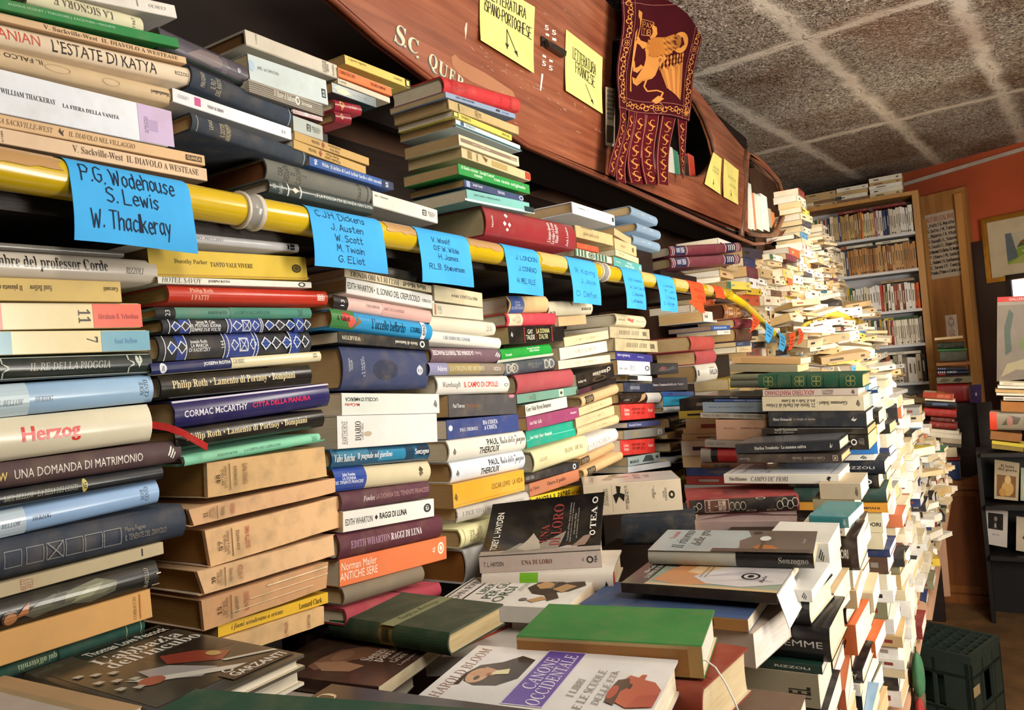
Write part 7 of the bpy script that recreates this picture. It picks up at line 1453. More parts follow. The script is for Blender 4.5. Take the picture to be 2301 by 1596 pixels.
front_stack('third aisle-edge stack', 1.175, 1.215, [('white', '#dedad0', 'pg', .036, lambda L: wing(L * .84, L * .93, .25, .75, '#1d1b1a')), ('tan', '#b5a180', 'pm', .036), ('tan', '#b09a78', 'pm', .034, d_('BUR', .72, .9, .3, .7, '#5a4a38', 'c')), ('brown-black', '#241f20', 'pm', .016), ('glossy navy', '#232f5e', 'hg', .044), ('black', '#161416', 'hg', .022, d_('UR', .75, .9)), ('white', '#dad6cc', 'pg', .02), ('terracotta', '#a5552f', 'pm', .03), ('white', '#e0ddd6', 'pg', .025), ('cream', '#d6cbb0', 'pm', .03)], 10)
front_stack('fourth aisle-edge stack', 1.325, 1.222, [('teal', '#2c7f86', 'pg', .018), ('cream', '#d6ccb4', 'pm', .014), ('dark brown', '#2e221d', 'hg', .056), ('cream', '#cdc1a2', 'pm', .03), ('tan', '#b99d74', 'pm', .03), ('black', '#19171a', 'hg', .026, lambda L: wing(L * .8, L * .92, .2, .8, '#d9d4ca')), ('orange', '#c9622f', 'pm', .05), ('orange-brown', '#a8562f', 'pm', .02), ('black', '#1a1819', 'hg', .024, d_('HEMINGWAY', .62, .96)), ('white', '#e0ddd6', 'pg', .02), ('black', '#1b191a', 'pm', .03), ('light blue', '#7fa3c2', 'pg', .025), ('cream', '#d6cbb0', 'pm', .03)], 12)
front_stack('fifth aisle-edge stack', 1.475, 1.25, [('tan', '#b8a78c', 'pm', .03), ('olive', '#8a8468', 'pm', .045, lambda L: [t('IGNOTESCO', L * .8, L * .88, .1, .9, '#5a5640', 's', 90)]), ('brown', '#4a352a', 'pm', .02), ('cream', '#d6cdb4', 'pm', .03), ('dark red', '#7a2a2a', 'hg', .045), ('white', '#dedbd4', 'pg', .022), ('beige', '#c4b594', 'pm', .035, d_('MONDADORI', .6, .95, .35, .65, '#1d1b1a', 'b')), ('black', '#1a1819', 'hg', .03, lambda L: wing(L * .8, L * .92, .2, .8, '#d9d4ca')), ('dark grey', '#3a3a40', 'pm', .02), ('orange', '#c4622f', 'pm', .03)], 10)
zt_of = lambda Y: float(np.interp(Y, [1.8, 2.0, 2.4, 2.9, 3.3, 3.8, 4.4], [1.40, 1.41, 1.37, 1.24, 1.16, 1.05, .93]))
front_stack('sixth aisle-edge stack', 1.83, 1.415, [('light blue', '#7fb2d6', 'pg', .022, lambda L: [ring(L * .88, L * .93, .3, .7, '#2a4a6a')]), ('dark blue', '#1d3a63', 'pg', .008), ('pale grey', '#c9d0d2', 'pg', .026, lambda L: wing(L * .84, L * .92, .2, .8, '#222')), ('blue', '#274a9c', 'pg', .012), ('black-ended', '#1b1a1c', 'hg', .03), ('yellow', '#cda52c', 'pm', .022), ('bright blue', '#2f72b8', 'pm', .042, lambda L: [t('K', L * .84, L * .92, .3, .65, '#16304f', 's', 90)]), ('white', '#d9d5ca', 'pm', .014), ('navy', '#1d222c', 'hm', .03, d_('RIZZOLI', .6, .9, .4, .6)), ('black', '#141416', 'hm', .032, lambda L: [el(L * .72, L * .82, .3, .9, '#d9d6d0'), ring(L * .86, L * .94, .3, .65, '#d9d6d0')]), ('dark green', '#27403a', 'hm', .03, lambda L: [el(L * .7, L * .8, .55, .95, '#b5566a')]), ('amber', '#c98a2c', 'pm', .02), ('cream', '#c9bf9c', 'pm', .045, d_('MONDADORI', .6, .98, .3, .5, '#1d1b1a', 'b'))], 13)
for k, Y in enumerate((1.98, 2.13, 2.28, 2.43)):
    front_stack('', Y, zt_of(Y) + R3.uniform(-.04, .04), [], 0, -.205, .7005, .02)
for k in range(13):
    Y = 2.72 + .145 * k
    front_stack('', Y, zt_of(Y) + R3.uniform(-.05, .03), [], 0, -.215, .6405, .026)
# books leaning on the aisle side of the far slope
for k in range(60):
    Y = R3.uniform(2.9, 4.5); z = R3.uniform(.7, zt_of(Y) - .05)
    M = Matrix.Translation((-.4, Y, z)) @ Matrix.Rotation(R3.gauss(0, .3), 4, 'Z')
    stuff_book(M, R3.uniform(.19, .23), R3.uniform(.1, .13), R3.uniform(.014, .03), R3.choice(PALC) if R3.random() < .25 else R3.choice(PALW), R3.choice(PGS), 0, rdec(R3))

# ================================================================ bookcase at the end of the aisle
YB, DB = 5.74, .25
PINE = flat_mat('pine_board', '#b98748', .5, .4, 0, .2, 3, .05, (6, 6, .7)); WBOARD = flat_mat('white_shelf_board', '#c9c9cc', .5, .4, 0, .06, 4)
bc = empty('bookcase', Matrix.Translation((-.6, YB, 0))); tag(bc, 'tall pine bookcase with white shelves full of upright books', 'bookcase')
BC0 = (-.6, YB, 0)
xr0, xr1 = atY(2062, 600, YB)[0], atY(2074, 600, YB)[0]
XL = -1.02
ztop = atY(2055, 428, YB)[2]
shz = [float(atY(x, y, YB)[2]) for x, y in ((2060, 519), (2068, 601), (2073, 692), (2082, 770), (2090, 857))] + [.94, .68, .42, .16]
def cpart(mb, name, mat): mb.v = [(v[0] - BC0[0], v[1] - BC0[1], v[2]) for v in mb.v]; return mb.build(name, mat, bc)
for x0, x1 in ((xr0 + .004, xr1 + .012), (XL - .03, XL)):
    mb = MB(); mb.box(x0, x1, YB, YB + DB, 0, ztop - .026, (1, 1, 1, 1)); cpart(mb, 'side_panel', PINE)
mb = MB(); mb.box(XL - .03, xr1 + .012, YB, YB + DB, ztop - .0255, ztop, (1, 1, 1, 1)); cpart(mb, 'top_board', PINE)
for z in shz:
    mb = MB(); mb.box(XL + .0005, xr0 + .0035, YB + .003, YB + DB - .008, z - .018, z, (1, 1, 1, 1)); cpart(mb, 'shelf', WBOARD)
mb = MB(); mb.box(XL, xr0 + .0035, YB + DB - .0075, YB + DB - .002, .02, ztop - .027, (1, 1, 1, 1)); cpart(mb, 'back_panel', WBOARD)
ROWS = [[('#a58450',3),('#b99a66',3),('#8f6f45',3),('#d9702a',1),('#cdbf7a',1),('#d8cbb0',2),('#d2b27a',2),('#8c4a6c',1),('#d6cdbb',2),('#24376e',2),('#2a2f4c',1),('#d0c7b6',4),('#c9c2b8',1),('#dedad2',6)],
        [('#a5733f',3),('#b88550',4),('#9c6a3a',3),('#b98f5a',4),('#8f5a30',2),('#c09560',4),('#a97a48',5)],
        [('#d6d3cc',3),('#cdc3ac',2),('#e0ddd8',4),('#b8301f',1),('#b89a6a',1),('#2c2624',1),('#d9d4c8',2),('#8a4432',2),('#d6cfc0',1),('#7a352a',1),('#dcd8d0',3),('#c9561f',2)],
        [('#232c38',1),('#cf9a2c',1),('#8a9a7a',1),('#d3c7b0',1),('#a35a36',1),('#c9b596',1),('#a12c20',1),('#dcd3c2',12),('#8f8a80',2)],
        [('#8a3a2c',1),('#d9cdb6',1),('#c99a2c',1),('#7d2a22',1),('#9a9a98',1),('#7a4a38',1),('#9c5a36',1),('#d9d3c4',1),('#8a8c74',1),('#c9c2b2',1),('#7a6a5c',1),('#dcd6ca',2),('#bfae92',1),('#1d1b1c',1)],
        [('#a58a5c',3),('#c9b07a',5),('#c9566a',1),('#8a6a44',3)], [('#b59a70',6),('#7a2f28',2),('#d0c4a8',5)], [('#b59a70',8)], [('#8a6a44',8)]]
for ri, z in enumerate(shz):
    seq = [c for c, n in ROWS[ri] for _ in range(n)]
    x = xr0 - .004; up = (shz[ri - 1] if ri else ztop - .026) - .018 - z
    seq = seq[::-1]; i = 0; full = 0
    while x > XL + .03:
        T = R3.uniform(.012, .021) if ri not in (0, 3) else R3.uniform(.011, .017)
        if ri == 4: T = R3.uniform(.022, .032)
        hgt = min(up - .03, R3.uniform(.165, .185)) if ri not in (4,) else R3.uniform(.15, .19)
        if ri == 3 and 1 < i < 15: hgt = .165; T = .0125
        c = seq[i] if i < len(seq) else R3.choice(PALW + PALC[:4])
        M = Matrix.Translation((x - T, YB + R3.uniform(.012, .03), z + .0005)) @ Matrix.Rotation(R3.gauss(0, .012), 4, 'Y') @ frame(np.zeros(3), np.array([0, 0, 1.]), np.array([0, 1., 0]), np.array([-1., 0, 0])) @ Matrix.Translation((0, 0, -T))
        stuff_book(M, hgt, .13, T - .0004, c, R3.choice(PGS), 0, [(.3 + R3.uniform(-.1, .1), .75, .35, .65, '#5a4a3a' if sum(lin(c)[:3]) > .5 else '#c9c0ac')] + ([(.04, .1, .2, .8, '#3a342c')] if R3.random() < .5 else []))
        x -= T; i += 1
    # books lying on top of the row
    if ri in (0, 1, 2, 3, 4):
        for x0 in ((xr0 - .24, xr0 - .46) if ri < 2 else (xr0 - .23,)):
            zz = z + (.19 if ri != 3 else .168)
            for k in range(2 if ri < 2 else 1):
                M = Matrix.Translation((x0, YB + .02, zz + .018 * k)); 
                if zz + .018 * (k + 1) < z + up: stuff_book(M, .2, .12, .017, ['#7a2424', '#c9c2b0', '#8c7a60', '#2c4a30', '#d0c8b8'][(ri + k) % 5], R3.choice(PGS), 0, rdec(R3))
zz = [ztop + .0005] * 4
for k, (x0, n) in enumerate(((xr0 - .245, 5), (xr0 - .46, 4), (xr0 - .66, 4), (xr0 - .82, 3))):
    z = ztop + .0005
    for j in range(n):
        T = R3.uniform(.02, .032)
        if z + T > ZC - .012: break
        stuff_book(Matrix.Translation((x0 + R3.uniform(-.01, .01), YB + .01 + R3.uniform(0, .02), z)), .2, .13, T - .0005, R3.choice(['#c9b48a', '#d9d2c0', '#b89a68', '#e0dcd2', '#7a5a44']), R3.choice(PGS), 0, rdec(R3)); z += T
so = SM.build('book_mass', [MAT['m'], MAT['g'], MAT['p']])
tag(so, 'dense mass of small far-off books filling the aisle edge, far wall and bookcase', 'books', kind='stuff')

# ================================================================ cabinet, mid pile and everything by the end wall
CABM = flat_mat('orange_varnished_wood', '#8f5420', .35, .5, 0, .35, 4, .08, (5, 5, .8)); CABP = flat_mat('cabinet_panel', '#7c431a', .35, .5, 0, .35, 5, .05, (5, 5, .8))
cab = empty('wooden_cabinet', Matrix.Translation((-.16, 5.0, 0))); tag(cab, 'small orange-brown wooden cabinet with wavy top rail at aisle end', 'cabinet')
CB = (-.16, 5.0, 0)
def kpart(mb, name, mat, par=None, o=CB): mb.v = [(v[0] - o[0], v[1] - o[1], v[2] - o[2]) for v in mb.v]; return mb.build(name, mat, par or cab)
x0, x1, zc = -.3, -.045, .655
mb = MB(); mb.box(x0, x1, 4.93, 5.2, .05, zc - .021, (1, 1, 1, 1)); kpart(mb, 'body', CABM)
mb = MB(); mb.box(x0 - .015, x1 + .015, 4.91, 5.21, zc - .02, zc, (1, 1, 1, 1)); kpart(mb, 'top_board', CABM)
mb = MB(); mb.box(x0 - .01, x1 + .012, 4.915, 5.205, 0, .0495, (1, 1, 1, 1)); kpart(mb, 'plinth', CABM)
mb = MB(); mb.box(x0 + .04, x1 - .045, 4.924, 4.9295, .1, zc - .06, (1, 1, 1, 1)); dr = kpart(mb, 'door', CABP)
for a, e, z0, z1 in ((x0 + .01, x0 + .0395, .06, zc - .03), (x1 - .0445, x1 - .008, .06, zc - .03), (x0 + .04, x1 - .045, .06, .0995), (x0 + .04, x1 - .045, zc - .0595, zc - .03)):
    mb = MB(); mb.box(a, e, 4.918, 4.9295, z0, z1, (1, 1, 1, 1)); kpart(mb, 'door_frame', CABM)
mb = MB(); rows = [[(x0 + (x1 - x0) * i / 16, Y, zc + h) for i in range(17) for h in ((0.0005,))] for Y in (4.92,)]
top_ = [zc + .045 + .018 * math.sin(i / 16 * 7 + 1) for i in range(17)]
xs_ = [x0 + (x1 - x0) * i / 16 for i in range(17)]
for Y, fl_ in ((4.915, 0), (4.927, 1)): mb.grid([[(x, Y, zc + .0005) for x in xs_], [(x, Y, z) for x, z in zip(xs_, top_)]], (1, 1, 1, 1), False, bool(fl_))
mb.grid([[(x, 4.915, z) for x, z in zip(xs_, top_)], [(x, 4.927, z) for x, z in zip(xs_, top_)]], (1, 1, 1, 1), False)
kpart(mb, 'wavy_rail', CABM)
G6 = 'books piled on the cabinet'
def mid(colname, rows):
    ypile(colname, rows, .2)
P2 = lambda c: {'page': c}
ypile('cabinet pile', [
 ((2074,880,894,2142,887,898),'#9a3a26','pg','red book with cream and orange top cover',[t('IIIII IIII',2105,2135,.2,.8,'#c98a6a','c')],{'top':[b(0,.4,0,1,'#cdb99a'),b(.4,.7,0,1,'#b5602c')]}),
 ((2078,896,900,2146,900,904),'#d3c6ac','pm','thin cream book',[]),
 ((2080,901,914,2149,904,917),'#20242e','hg','black book with painted blue glint',[b(2095,2130,.3,.7,'#4a5a78')]),  # blue bar paints the glint into the spine colour
 ((2075,918,934,2149,923,940),'#8f1d1c','hm','thick red cloth book',[]),
 ((2091,937,947,2145,942,951),'#571a18','hm','maroon book',[el(2140,2143,.4,.7,'#b98a6a')],{'L':.17}),
 ((2088,947.5,961,2151,954,966),'#7c1f1c','hm','dark red book with faint crest',[ring(2104,2110,.3,.7,'#b55a50')]),
 ((2086,964,970,2155,969,977),'#d6cdb8','pm','white thin book',[]),
 ((2085,972,980,2160,978.5,988),'#d9d0bc','pm','white floppy book',[]),
 ((2090,983,992,2160,989,999),'#b5a588','pm','cream book with black half',[b(2090,2114,0,1,'#1d1a18')]),
 ((2090,992.5,1002,2160,999.5,1010),'#5a544c','pm','grey-black book',[]),
 ((2090,1003,1029,2150,1003,1027),'#cfc09c','pm','cream book with navy lettered block',[b(2090,2109,0,1,'#2a3768'),t('BUR',2092,2107,.3,.8,'#c9cbd6','b')]),
 ((2086,1030,1036,2157,1030,1036),'#8a2424','hm','flat red cover',[]),
 ((2086,1037,1076,2157,1037,1079),'#2d4474','pm','thick blue book box with white tag',[b(2117,2124,.45,.7,'#c9ccd2')]),
], .2, 4.965)
st = empty('dark_side_stand', Matrix.Translation((-.15, 5.5, 0))); tag(st, 'dark stand behind the cabinet carrying the green-boxed pile', 'stand')
mb = MB(); mb.box(-.3, -.05, 5.36, 5.53, 0, atY(2140, 905, 5.4)[2] - .002, (1, 1, 1, 1)); kpart(mb, 'body', DARKW, st, (-.15, 5.5, 0))
ypile('green-boxed pile', [
 ((2100,760,765,2163,754,760),'#c9b48a','pm','cream paper-edged book',[]),
 ((2105,771,785,2167,768,782),'#243026','hm','dark green box file',[t('IIII IIII',2115,2150,.3,.7,'#12180f','s')]),
 ((2107,786,789,2172,784,787),'#2f7a3c','pg','thin bright green binder edge',[]),
 ((2112,790,813,2172,788,811),'#4a4f44','hm','grey-green box file',[]),
 ((2104,816,823,2180,813,819),'#9a6236','pm','brown thin book',[]),
 ((2105,826,832,2172,826,831),'#1d2440','pg','thin navy book',[t('IIII',2108,2124,.2,.8,'#8a94b5','b')]),
 ((2105,834,845,2178,831.5,843),'#161c38','hg','navy book in white upside-down capitals',[t('CROMOS',2128,2150,.5,.9,'#c9ccd8','b',180),t('IIII',2108,2124,.5,.9,'#c9ccd8','b'),b(2108,2124,.1,.4,'#b5302c')]),
 ((2105,849,862,2183,845,859),'#85806a','pg','camouflage-patterned picture book',[q([(0,.2),(.4,.9),(1,.6),(.6,0)],2110,2135,.1,.9,'#5c5a44'),q([(0,.2),(.4,.9),(1,.6),(.6,0)],2140,2165,.1,.9,'#2a2a24')]),
 ((2106,866,905,2178,863,904),'#9c2226','hg','large red book',[b(2165,2172,.1,.9,'#b54a48')]),
], .22, 5.38)
def yface(root_name, label, px, Y, T, hexc, decs, cat='book', group=None, mat='g'):
    """a book standing face out: px = TL, TR, BR, BL of its cover"""
    P = [Vector(atY(x, y, Y)) for x, y in px]; c = (P[2] + P[3]) / 2
    root = empty(root_name, Matrix.Translation(c)); tag(root, label, cat, group)
    mb = MB(); f = lambda u, v, o=0: P[3].lerp(P[2], u).lerp(P[0].lerp(P[1], u), v) - c + Vector((0, o, 0))
    F0 = [f(*p) for p in ((0, 0), (1, 0), (1, 1), (0, 1))]; F1 = [p + Vector((0, .0012, 0)) for p in F0]
    B0 = [p + Vector((0, T, 0)) for p in F0]; B1 = [p + Vector((0, T - .0012, 0)) for p in F0]
    for A_, B_ in ((F0, F1), (B1, B0)):
        mb.face(A_, lin(hexc)); mb.face(B_[::-1], lin(hexc))
        for i in range(4): j = (i + 1) % 4; mb.face([A_[j], A_[i], B_[i], B_[j]], lin(hexc))
    mb.face([F0[0], F0[3], B0[3], B0[0]], lin(hexc))
    for k, d in enumerate(decs):
        PP, a0, a1, z0, z1, cc = decal_polys(d)
        for p in PP: mb.face([f(a0 + (a1 - a0) * u, z0 + (z1 - z0) * v, -.0006 - .0002 * k) for u, v in p], cc)
    mb.build('cover', MAT[mat], root)
    mb = MB(); g = .0025
    Q0 = [f(u, v) + Vector((0, .0016, 0)) for u, v in ((.02, .01), (.985, .01), (.985, .99), (.02, .99))]; Q1 = [p + Vector((0, T - .0032, 0)) for p in Q0]
    mb.face(Q0, lin('#d9cfb8')); mb.face(Q1[::-1], lin('#d9cfb8'))
    for i in range(4): j = (i + 1) % 4; mb.face([Q0[j], Q0[i], Q1[i], Q1[j]], lin('#d9cfb8'))
    mb.build('page_block', MAT['p'], root); return root
yface('hardback_book', 'purple book standing upright beside the large red book', [(2179,866),(2205,864),(2206,905),(2180,906)], 5.33, .03, '#3a1f5c', [q([(.5,0),(1,.5),(.5,1),(0,.5)],.45,.62,.35,.6,'#c9c2d6')], 'book', G6)
mb = MB(); za = atY(2190, 905, 5.33)[2]; mb.box(-.049, .03, 5.3, 5.37, 0, za - .002, (1, 1, 1, 1)); kpart(mb, 'side_block', DARKW, st, (-.15, 5.5, 0))
# dark shelf with face-out books
YS = 4.6
DSH = flat_mat('black_shelf', '#120c0a', .5, .4, 0, .3, 6)
ds = empty('dark_shelf_unit', Matrix.Translation((.2, YS, 0))); tag(ds, 'near-black shelf unit with face-out books at the photo’s right edge', 'shelf')
zA, zB, zC_ = -.007 + min(atY(x, y, YS + .05)[2] for x, y in ((2288, 1126), (2234, 1121), (2338, 1130), (2293, 1125))), -.007 + min(atY(x, y, YS + .04)[2] for x, y in ((2263, 1231), (2214, 1222), (2328, 1245), (2283, 1237))), min(atY(x, y, YS + .01)[2] for x, y in ((2229, 1008), (2300, 1016)))
for z in (zA, zB, zC_):
    mb = MB(); mb.box(-.045, .75, YS - .03, YS + .22, z - .02, z - .001, (1, 1, 1, 1)); kpart(mb, 'shelf_board', DSH, ds, (.2, YS, 0))
mb = MB(); mb.box(-.045, .75, YS + .2205, YS + .235, 0, zC_ - .001, (1, 1, 1, 1)); kpart(mb, 'back_panel', DSH, ds, (.2, YS, 0))
mb = MB(); mb.box(-.065, -.0455, YS + .02, YS + .235, 0, zC_ - .001, (1, 1, 1, 1)); kpart(mb, 'side_panel', DSH, ds, (.2, YS, 0))
mb = MB(); mb.box(.7505, .77, YS - .03, YS + .235, 0, zC_ - .001, (1, 1, 1, 1)); kpart(mb, 'side_panel', DSH, ds, (.2, YS, 0))
GF = 'face-out books on the dark shelf'
yface('paperback_book', 'face-out book with dark serif title above a painted bathing figure', [(2235,1034),(2291,1042),(2288,1126),(2234,1121)], YS + .05, .02, '#b5a283', [t('Il latte\ndel poeta',.15,.9,.74,.92,'#2c2620','r'),b(.1,.88,.08,.64,'#7a5636'),el(.3,.8,.1,.5,'#c29a58'),el(.42,.68,.42,.64,'#d0ae74'),el(.2,.5,.08,.3,'#b88a48')], 'book', GF)
yface('paperback_book', 'white face-out book with a small dark portrait photograph', [(2213,1143),(2265,1149),(2263,1231),(2214,1222)], YS + .04, .025, '#c3b9b0', [b(.14,.8,.45,.9,'#1b1a1a'),el(.4,.55,.68,.82,'#8a7a70'),q([(.2,0),(.8,0),(.65,1),(.35,1)],.3,.65,.45,.68,'#2c2b2c'),b(.42,.5,.5,.62,'#a59a94'),t('IIII III',.3,.65,.28,.33,'#7a7068','i')], 'book', GF)
yface('paperback_book', 'pale face-out book cut by the photo’s right edge', [(2284,1162),(2330,1168),(2328,1245),(2283,1237)], YS + .045, .02, '#c9b9a0', [q([(0,.4),(.5,1),(1,.6),(.7,0)],.3,.9,.2,.7,'#6a4a34')], 'book', GF)
yface('paperback_book', 'pale green face-out book right of the bathing figure', [(2294,1052),(2340,1058),(2338,1130),(2293,1125)], YS + .05, .02, '#a5b09a', [b(.1,.9,.1,.5,'#c9b58c')], 'book', GF)
ypile('right-hand pile', [
 ((2246,858,866,2322,862,868),'#d8cfb8','pm','cream magazine-like book',[t('IIIIII',2255,2275,.3,.7,'#8a6a3a','s')]),
 ((2242,867,873,2322,869,875),'#dcd6c8','pm','white paperback',[]),
 ((2237,874,882,2318,878,884),'#c29c68','pm','tan paperback',[]),
 ((2239,883,889,2316,886,890),'#dcd3bc','pm','cream thin paperback',[]),
 ((2255,892,900,2330,893,902),'#d6d0c4','pm','white book set back',[b(2258,2300,.3,.6,'#8a8074')]),
 ((2250,903,925,2330,905,928),'#a5692c','pm','thick ochre book',[]),
 ((2226,927,966,2306,927,968),'#8d8470','hg','rolled picture jacket with bright orange ends',[b(2224,2240,0,1,'#d8452a'),b(2300,2310,0,1,'#d8452a'),q([(0,.1),(.4,.9),(1,.7),(.8,.2)],2250,2295,.2,.9,'#5c5444'),el(2262,2276,.2,.8,'#a5766a')]),
 ((2226,970,986,2296,975,996),'#8f5c2a','pm','brown cardboard book box',[]),
 ((2229,990,998,2305,1000,1006),'#cdb838','pm','thin yellow book',[]),
 ((2229,999,1008,2300,1007,1016),'#8a7430','pm','olive yellow book lowest',[]),
], .2, 4.61)
yface('poster_book', 'large picture magazine in clear wrap with red title strip', [(2241,668),(2330,664),(2328,850),(2240,858)], 4.75, .012, '#8a8274', [b(0,1,.94,1,'#b5302a'),t('GALLERIA',.3,.75,.952,.985,'#e0c8c0','s'),b(.02,1,.0,.9,'#776c60'),q([(.3,0),(.7,.1),(.6,.5),(.8,.9),(.5,1),(.2,.6)],.1,.5,.3,.85,'#45544a'),q([(0,0),(.5,.3),(1,.2),(.8,.8),(.2,.6)],.1,.9,.05,.3,'#9a9070'),el(.55,.75,.35,.5,'#6a7448')], 'magazine')
# framed landscape painting on the end wall
c4 = [onw(x, y) - WN * .03 for x, y in ((2200, 497), (2340, 468), (2360, 614), (2226, 637))]
ang = math.atan2(c4[1][2] - c4[0][2], np.dot(c4[1] - c4[0], WU)) * .5
cen = (c4[0] + c4[3]) / 2; hgt = np.linalg.norm(c4[0] - c4[3])
ux = WU * math.cos(ang) + np.array([0, 0, 1]) * math.sin(ang); uz = unit(c4[0] - c4[3]); uz = unit(uz - ux * np.dot(uz, ux))
pm = empty('framed_painting', frame(c4[3], ux, np.cross(uz, ux), uz)); tag(pm, 'gold-framed watercolour landscape hanging on the red wall', 'painting')
PW, PH = .52, hgt
GOLDF = flat_mat('gilt_frame', '#b5822a', .3, .6, .7, .3, 20, .1)
for a, e, z0, z1 in ((0, .028, 0, PH), (PW - .028, PW, 0, PH), (.0285, PW - .0285, 0, .028), (.0285, PW - .0285, PH - .028, PH)):
    mb = MB(); mb.box(a, e, -.022, .012, z0, z1, (1, 1, 1, 1)); mb.box(a + .008, e - .008, -.028, -.0221, z0 + .008, z1 - .008, (1, 1, 1, 1)); mb.build('frame', GOLDF, pm)
mb = MB(); mb.box(.0285, PW - .0285, -.006, .008, .0285, PH - .0285, lin('#c2b294')); mb.build('mat_board', MAT['n'], pm)
mb = MB(); X0_, X1_, Z0_, Z1_ = .13, .42, .1, PH - .12
def pp(pts, c, k): mb.face([(X0_ + (X1_ - X0_) * u, -.0065 - .0004 * k, Z0_ + (Z1_ - Z0_) * v) for u, v in pts], lin(c))
pp([(0, 0), (1, 0), (1, 1), (0, 1)], '#b5ac96', 0); pp([(0, 0), (1, 0), (1, .62), (.5, .6), (.25, .5), (0, .3)], '#7d9a3a', 1); pp([(0, 0), (1, 0), (1, .3), (.3, .25)], '#a0a85a', 2)
pp([(0, .1), (.22, .2), (.12, 1), (0, 1)], '#5f6a70', 3); pp([(.2, .5), (.45, .58), (.6, .75), (.5, .8), (.3, .7)], '#4c5a2c', 3); pp([(.3, .62), (.45, .62), (.42, .72), (.3, .7)], '#8a4c34', 4); pp([(.5, .55), (1, .6), (1, .85), (.7, .8)], '#66862c', 3); pp([(.3, .35), (.5, .38), (.5, .42), (.3, .4)], '#c9b8a0', 4)
mb.build('watercolour', MAT['n'], pm)
mb = MB(); mb.box(PW * .45, PW * .55, .0121, .028, PH - .03, PH - .01, (.1, .1, .1, 1)); mb.build('hook', MAT['m'], pm)
# handwritten signs on the post
def wall_sign(label, corners, lines, papc, w_):
    P = [Vector(onw(x, y) - WN * .0525) for x, y in corners]; c = sum(P, Vector()) / 4; nn = Vector(-WN)
    root = empty('paper_sign', Matrix.Translation(c)); tag(root, label, 'sign')
    f = lambda u, v, o=0: P[3].lerp(P[2], u).lerp(P[0].lerp(P[1], u), v) - c + nn * o
    mb = MB(); mb.face([f(0, 0), f(1, 0), f(1, 1), f(0, 1)], lin(papc)); mb.face([f(*p, -.0006) for p in ((0, 1), (1, 1), (1, 0), (0, 0))], lin(papc)); mb.build('paper', MAT['n'], root)
    mb = MB(); asp = (P[1] - P[0]).length / (P[0] - P[3]).length
    for s, u0, u1, v0, v1, col in lines:
        for st_ in hand(s, .2):
            pts = [((u0 + (u1 - u0) * p[0]), (v0 + (v1 - v0) * p[1])) for p in st_]
            ribbon(mb, [(u * asp, v) for u, v in pts], w_, lin(col), lambda a, e: f(a / asp, e, .0008))
    for i in range(len(mb.f)):
        vs = [Vector(mb.v[j]) for j in mb.f[i]]
        if (vs[1] - vs[0]).cross(vs[2] - vs[0]).dot(nn) < 0: mb.f[i] = mb.f[i][::-1]
    mb.build('handwriting', MAT['n'], root)
L_ = ['E. Patti / G. Marotta', 'S. Gotta / M. Tobino', 'L. Malerba / A. Vitali', 'S. Vassalli / L. Sciascia', 'S. Casati / L. Bigiaretti', 'G. Bassani / G. Berto / G. Arpino', 'P. Chiara / M. Soldati', 'L. Goldoni / G. Scerbanenco', 'E. Sereni / F. Tomizza', 'Paola, Primo e Carlo Levi']
wall_sign('tall pale sheet of handwritten names taped to the wooden post', [(2086,486),(2152,471),(2178,617),(2101,629)], [('AUTORI ITALIANI',.06,.94,.88,.95,'#a5604c')] + [(s, .04, .94, .8 - .081 * k, .845 - .081 * k, '#2a2622') for k, s in enumerate(L_)], '#b5a692', .0075)
wall_sign('small white card with five red upright letters on the post', [(2132,709),(2158,706),(2163,758),(2137,761)], [(s, .3, .7, .78 - .19 * k, .92 - .19 * k, '#b5483c') for k, s in enumerate('AUTOR')], '#d6cbb8', .022)
# plastic crate on the floor
CRM = flat_mat('dark_green_plastic', '#2a352e', .45, .5, 0, .2, 10)
A0 = np.array([-.12, 3.16, 0]); e1 = unit(np.array([.092, .265, 0])); e2 = np.array([-e1[1], e1[0], 0])
cr = empty('plastic_crate', frame(A0, e1, e2, np.array([0, 0, 1.]))); tag(cr, 'dark green plastic bottle crate upside down on the floor', 'crate')
CL, CW_, CH = .28, .36, .345
def wallpanel(x0, x1, y0, y1, ax):
    mb = MB(); t_ = .006
    def bar(a, e, z0, z1, th=t_):
        if ax == 0: mb.box(a, e, y0, y0 + th, z0, z1, (1, 1, 1, 1))
        else: mb.box(x0, x0 + th, a, e, z0, z1, (1, 1, 1, 1))
    lo, hi = (x0, x1) if ax == 0 else (y0, y1); m1, m2 = lo + (hi - lo) * .25, lo + (hi - lo) * .75
    bar(lo, hi, 0, .14); bar(lo, m1, .14, .26); bar(m2, hi, .14, .26); bar(lo, hi, .26, CH - .03)
    for z in (.02, .13, .26): bar(lo, hi, z, z + .012, .012)
    for k in range(4): a = lo + (hi - lo) * k / 3 - (.012 if k == 3 else 0); bar(a, a + .012, 0, CH - .03, .011)
    mb.build('side_wall', CRM, cr)
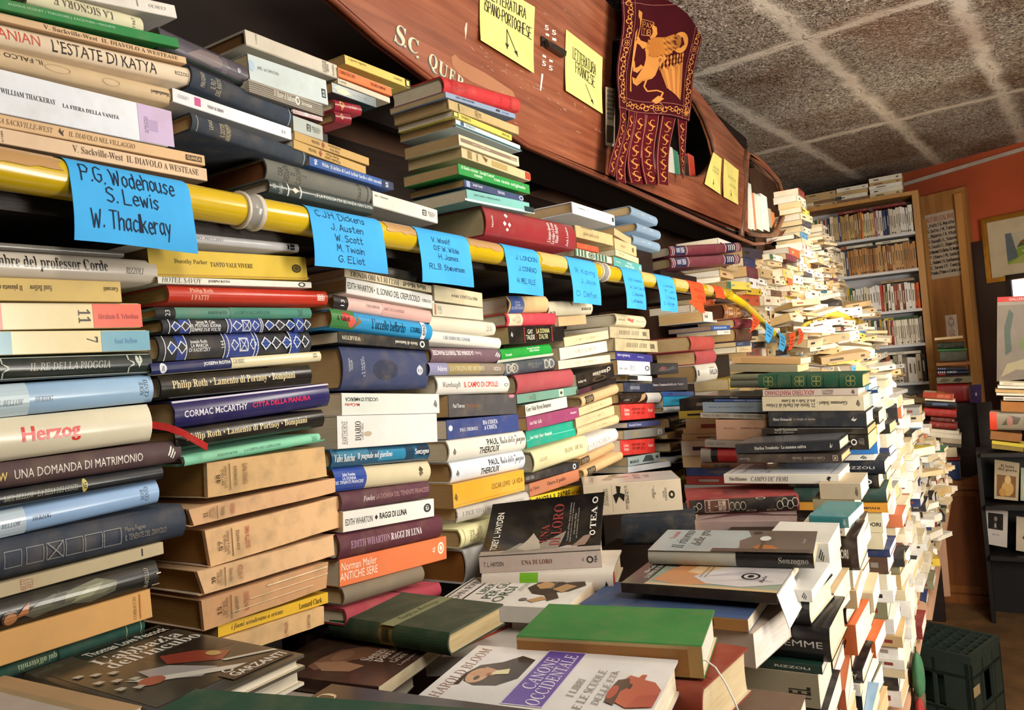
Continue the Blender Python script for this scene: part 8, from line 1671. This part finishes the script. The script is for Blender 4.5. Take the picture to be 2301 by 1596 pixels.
wallpanel(0, CL, 0, 0, 0); wallpanel(0, CL, CW_ - .012, 0, 0); wallpanel(0, 0, .0125, CW_ - .0125, 1); wallpanel(CL - .012, 0, .0125, CW_ - .0125, 1)
mb = MB()
for a in (0, CL - .016): mb.box(a, a + .016, 0, CW_, CH - .0295, CH, (1, 1, 1, 1))
for a in (0, CW_ - .016): mb.box(.0165, CL - .0165, a, a + .016, CH - .0295, CH, (1, 1, 1, 1))
mb.build('rim', CRM, cr)
mb = MB()
for k in range(1, 6): a = CL * k / 6; mb.box(a - .003, a + .003, .0165, CW_ - .0165, CH - .025, CH - .002, (1, 1, 1, 1))
for k in range(1, 8): a = CW_ * k / 8; mb.box(.0165, CL - .0165, a - .003, a + .003, CH - .026, CH - .003, (1, 1, 1, 1))
mb.build('bottom_lattice', CRM, cr)
mb = MB(); mb.box(.0, .0 + .055, -.0015, -.0002, .2, .235, lin('#a58a62')); mb.build('paper_tag', MAT['n'], cr)
# coloured bag hanging under the table edge
BGP = atX(2066, 1545, -.183)
bg_ = empty('hanging_bag', Matrix.Translation(BGP) @ Matrix.Scale(.62, 4)); tag(bg_, 'green and red cloth bag hanging from the table edge', 'bag')
mb = MB()
for k, (c, y0, z0, ry, rz) in enumerate((('#3a6a48', 0, 0, .06, .09), ('#8f2626', -.05, -.16, .07, .1))):
    rows = [[Vector((.022 * math.cos(a) * math.sin(p_), y0 + ry * math.sin(a) * math.sin(p_), z0 + .04 + rz * math.cos(p_))) for a in [2 * math.pi * i / 14 for i in range(15)]] for p_ in [math.pi * j / 9 for j in range(10)]]
    mb.grid(rows, lin(c), True, True)
mb.build('cloth', MAT['c'], bg_)
mb = MB(); mb.tube([(-.028, 0, (TZ + .002 - BGP[2]) / .62), (-.012, 0, (TZ + .003 - BGP[2]) / .62), (-.002, 0, .15), (.0, 0, .12)], .003, lin('#2a4a34'), 6); mb.tube([(0, -.02, -.01), (0, -.04, -.06)], .02, lin('#5a4a34'), 8); mb.build('handle', MAT['c'], bg_)
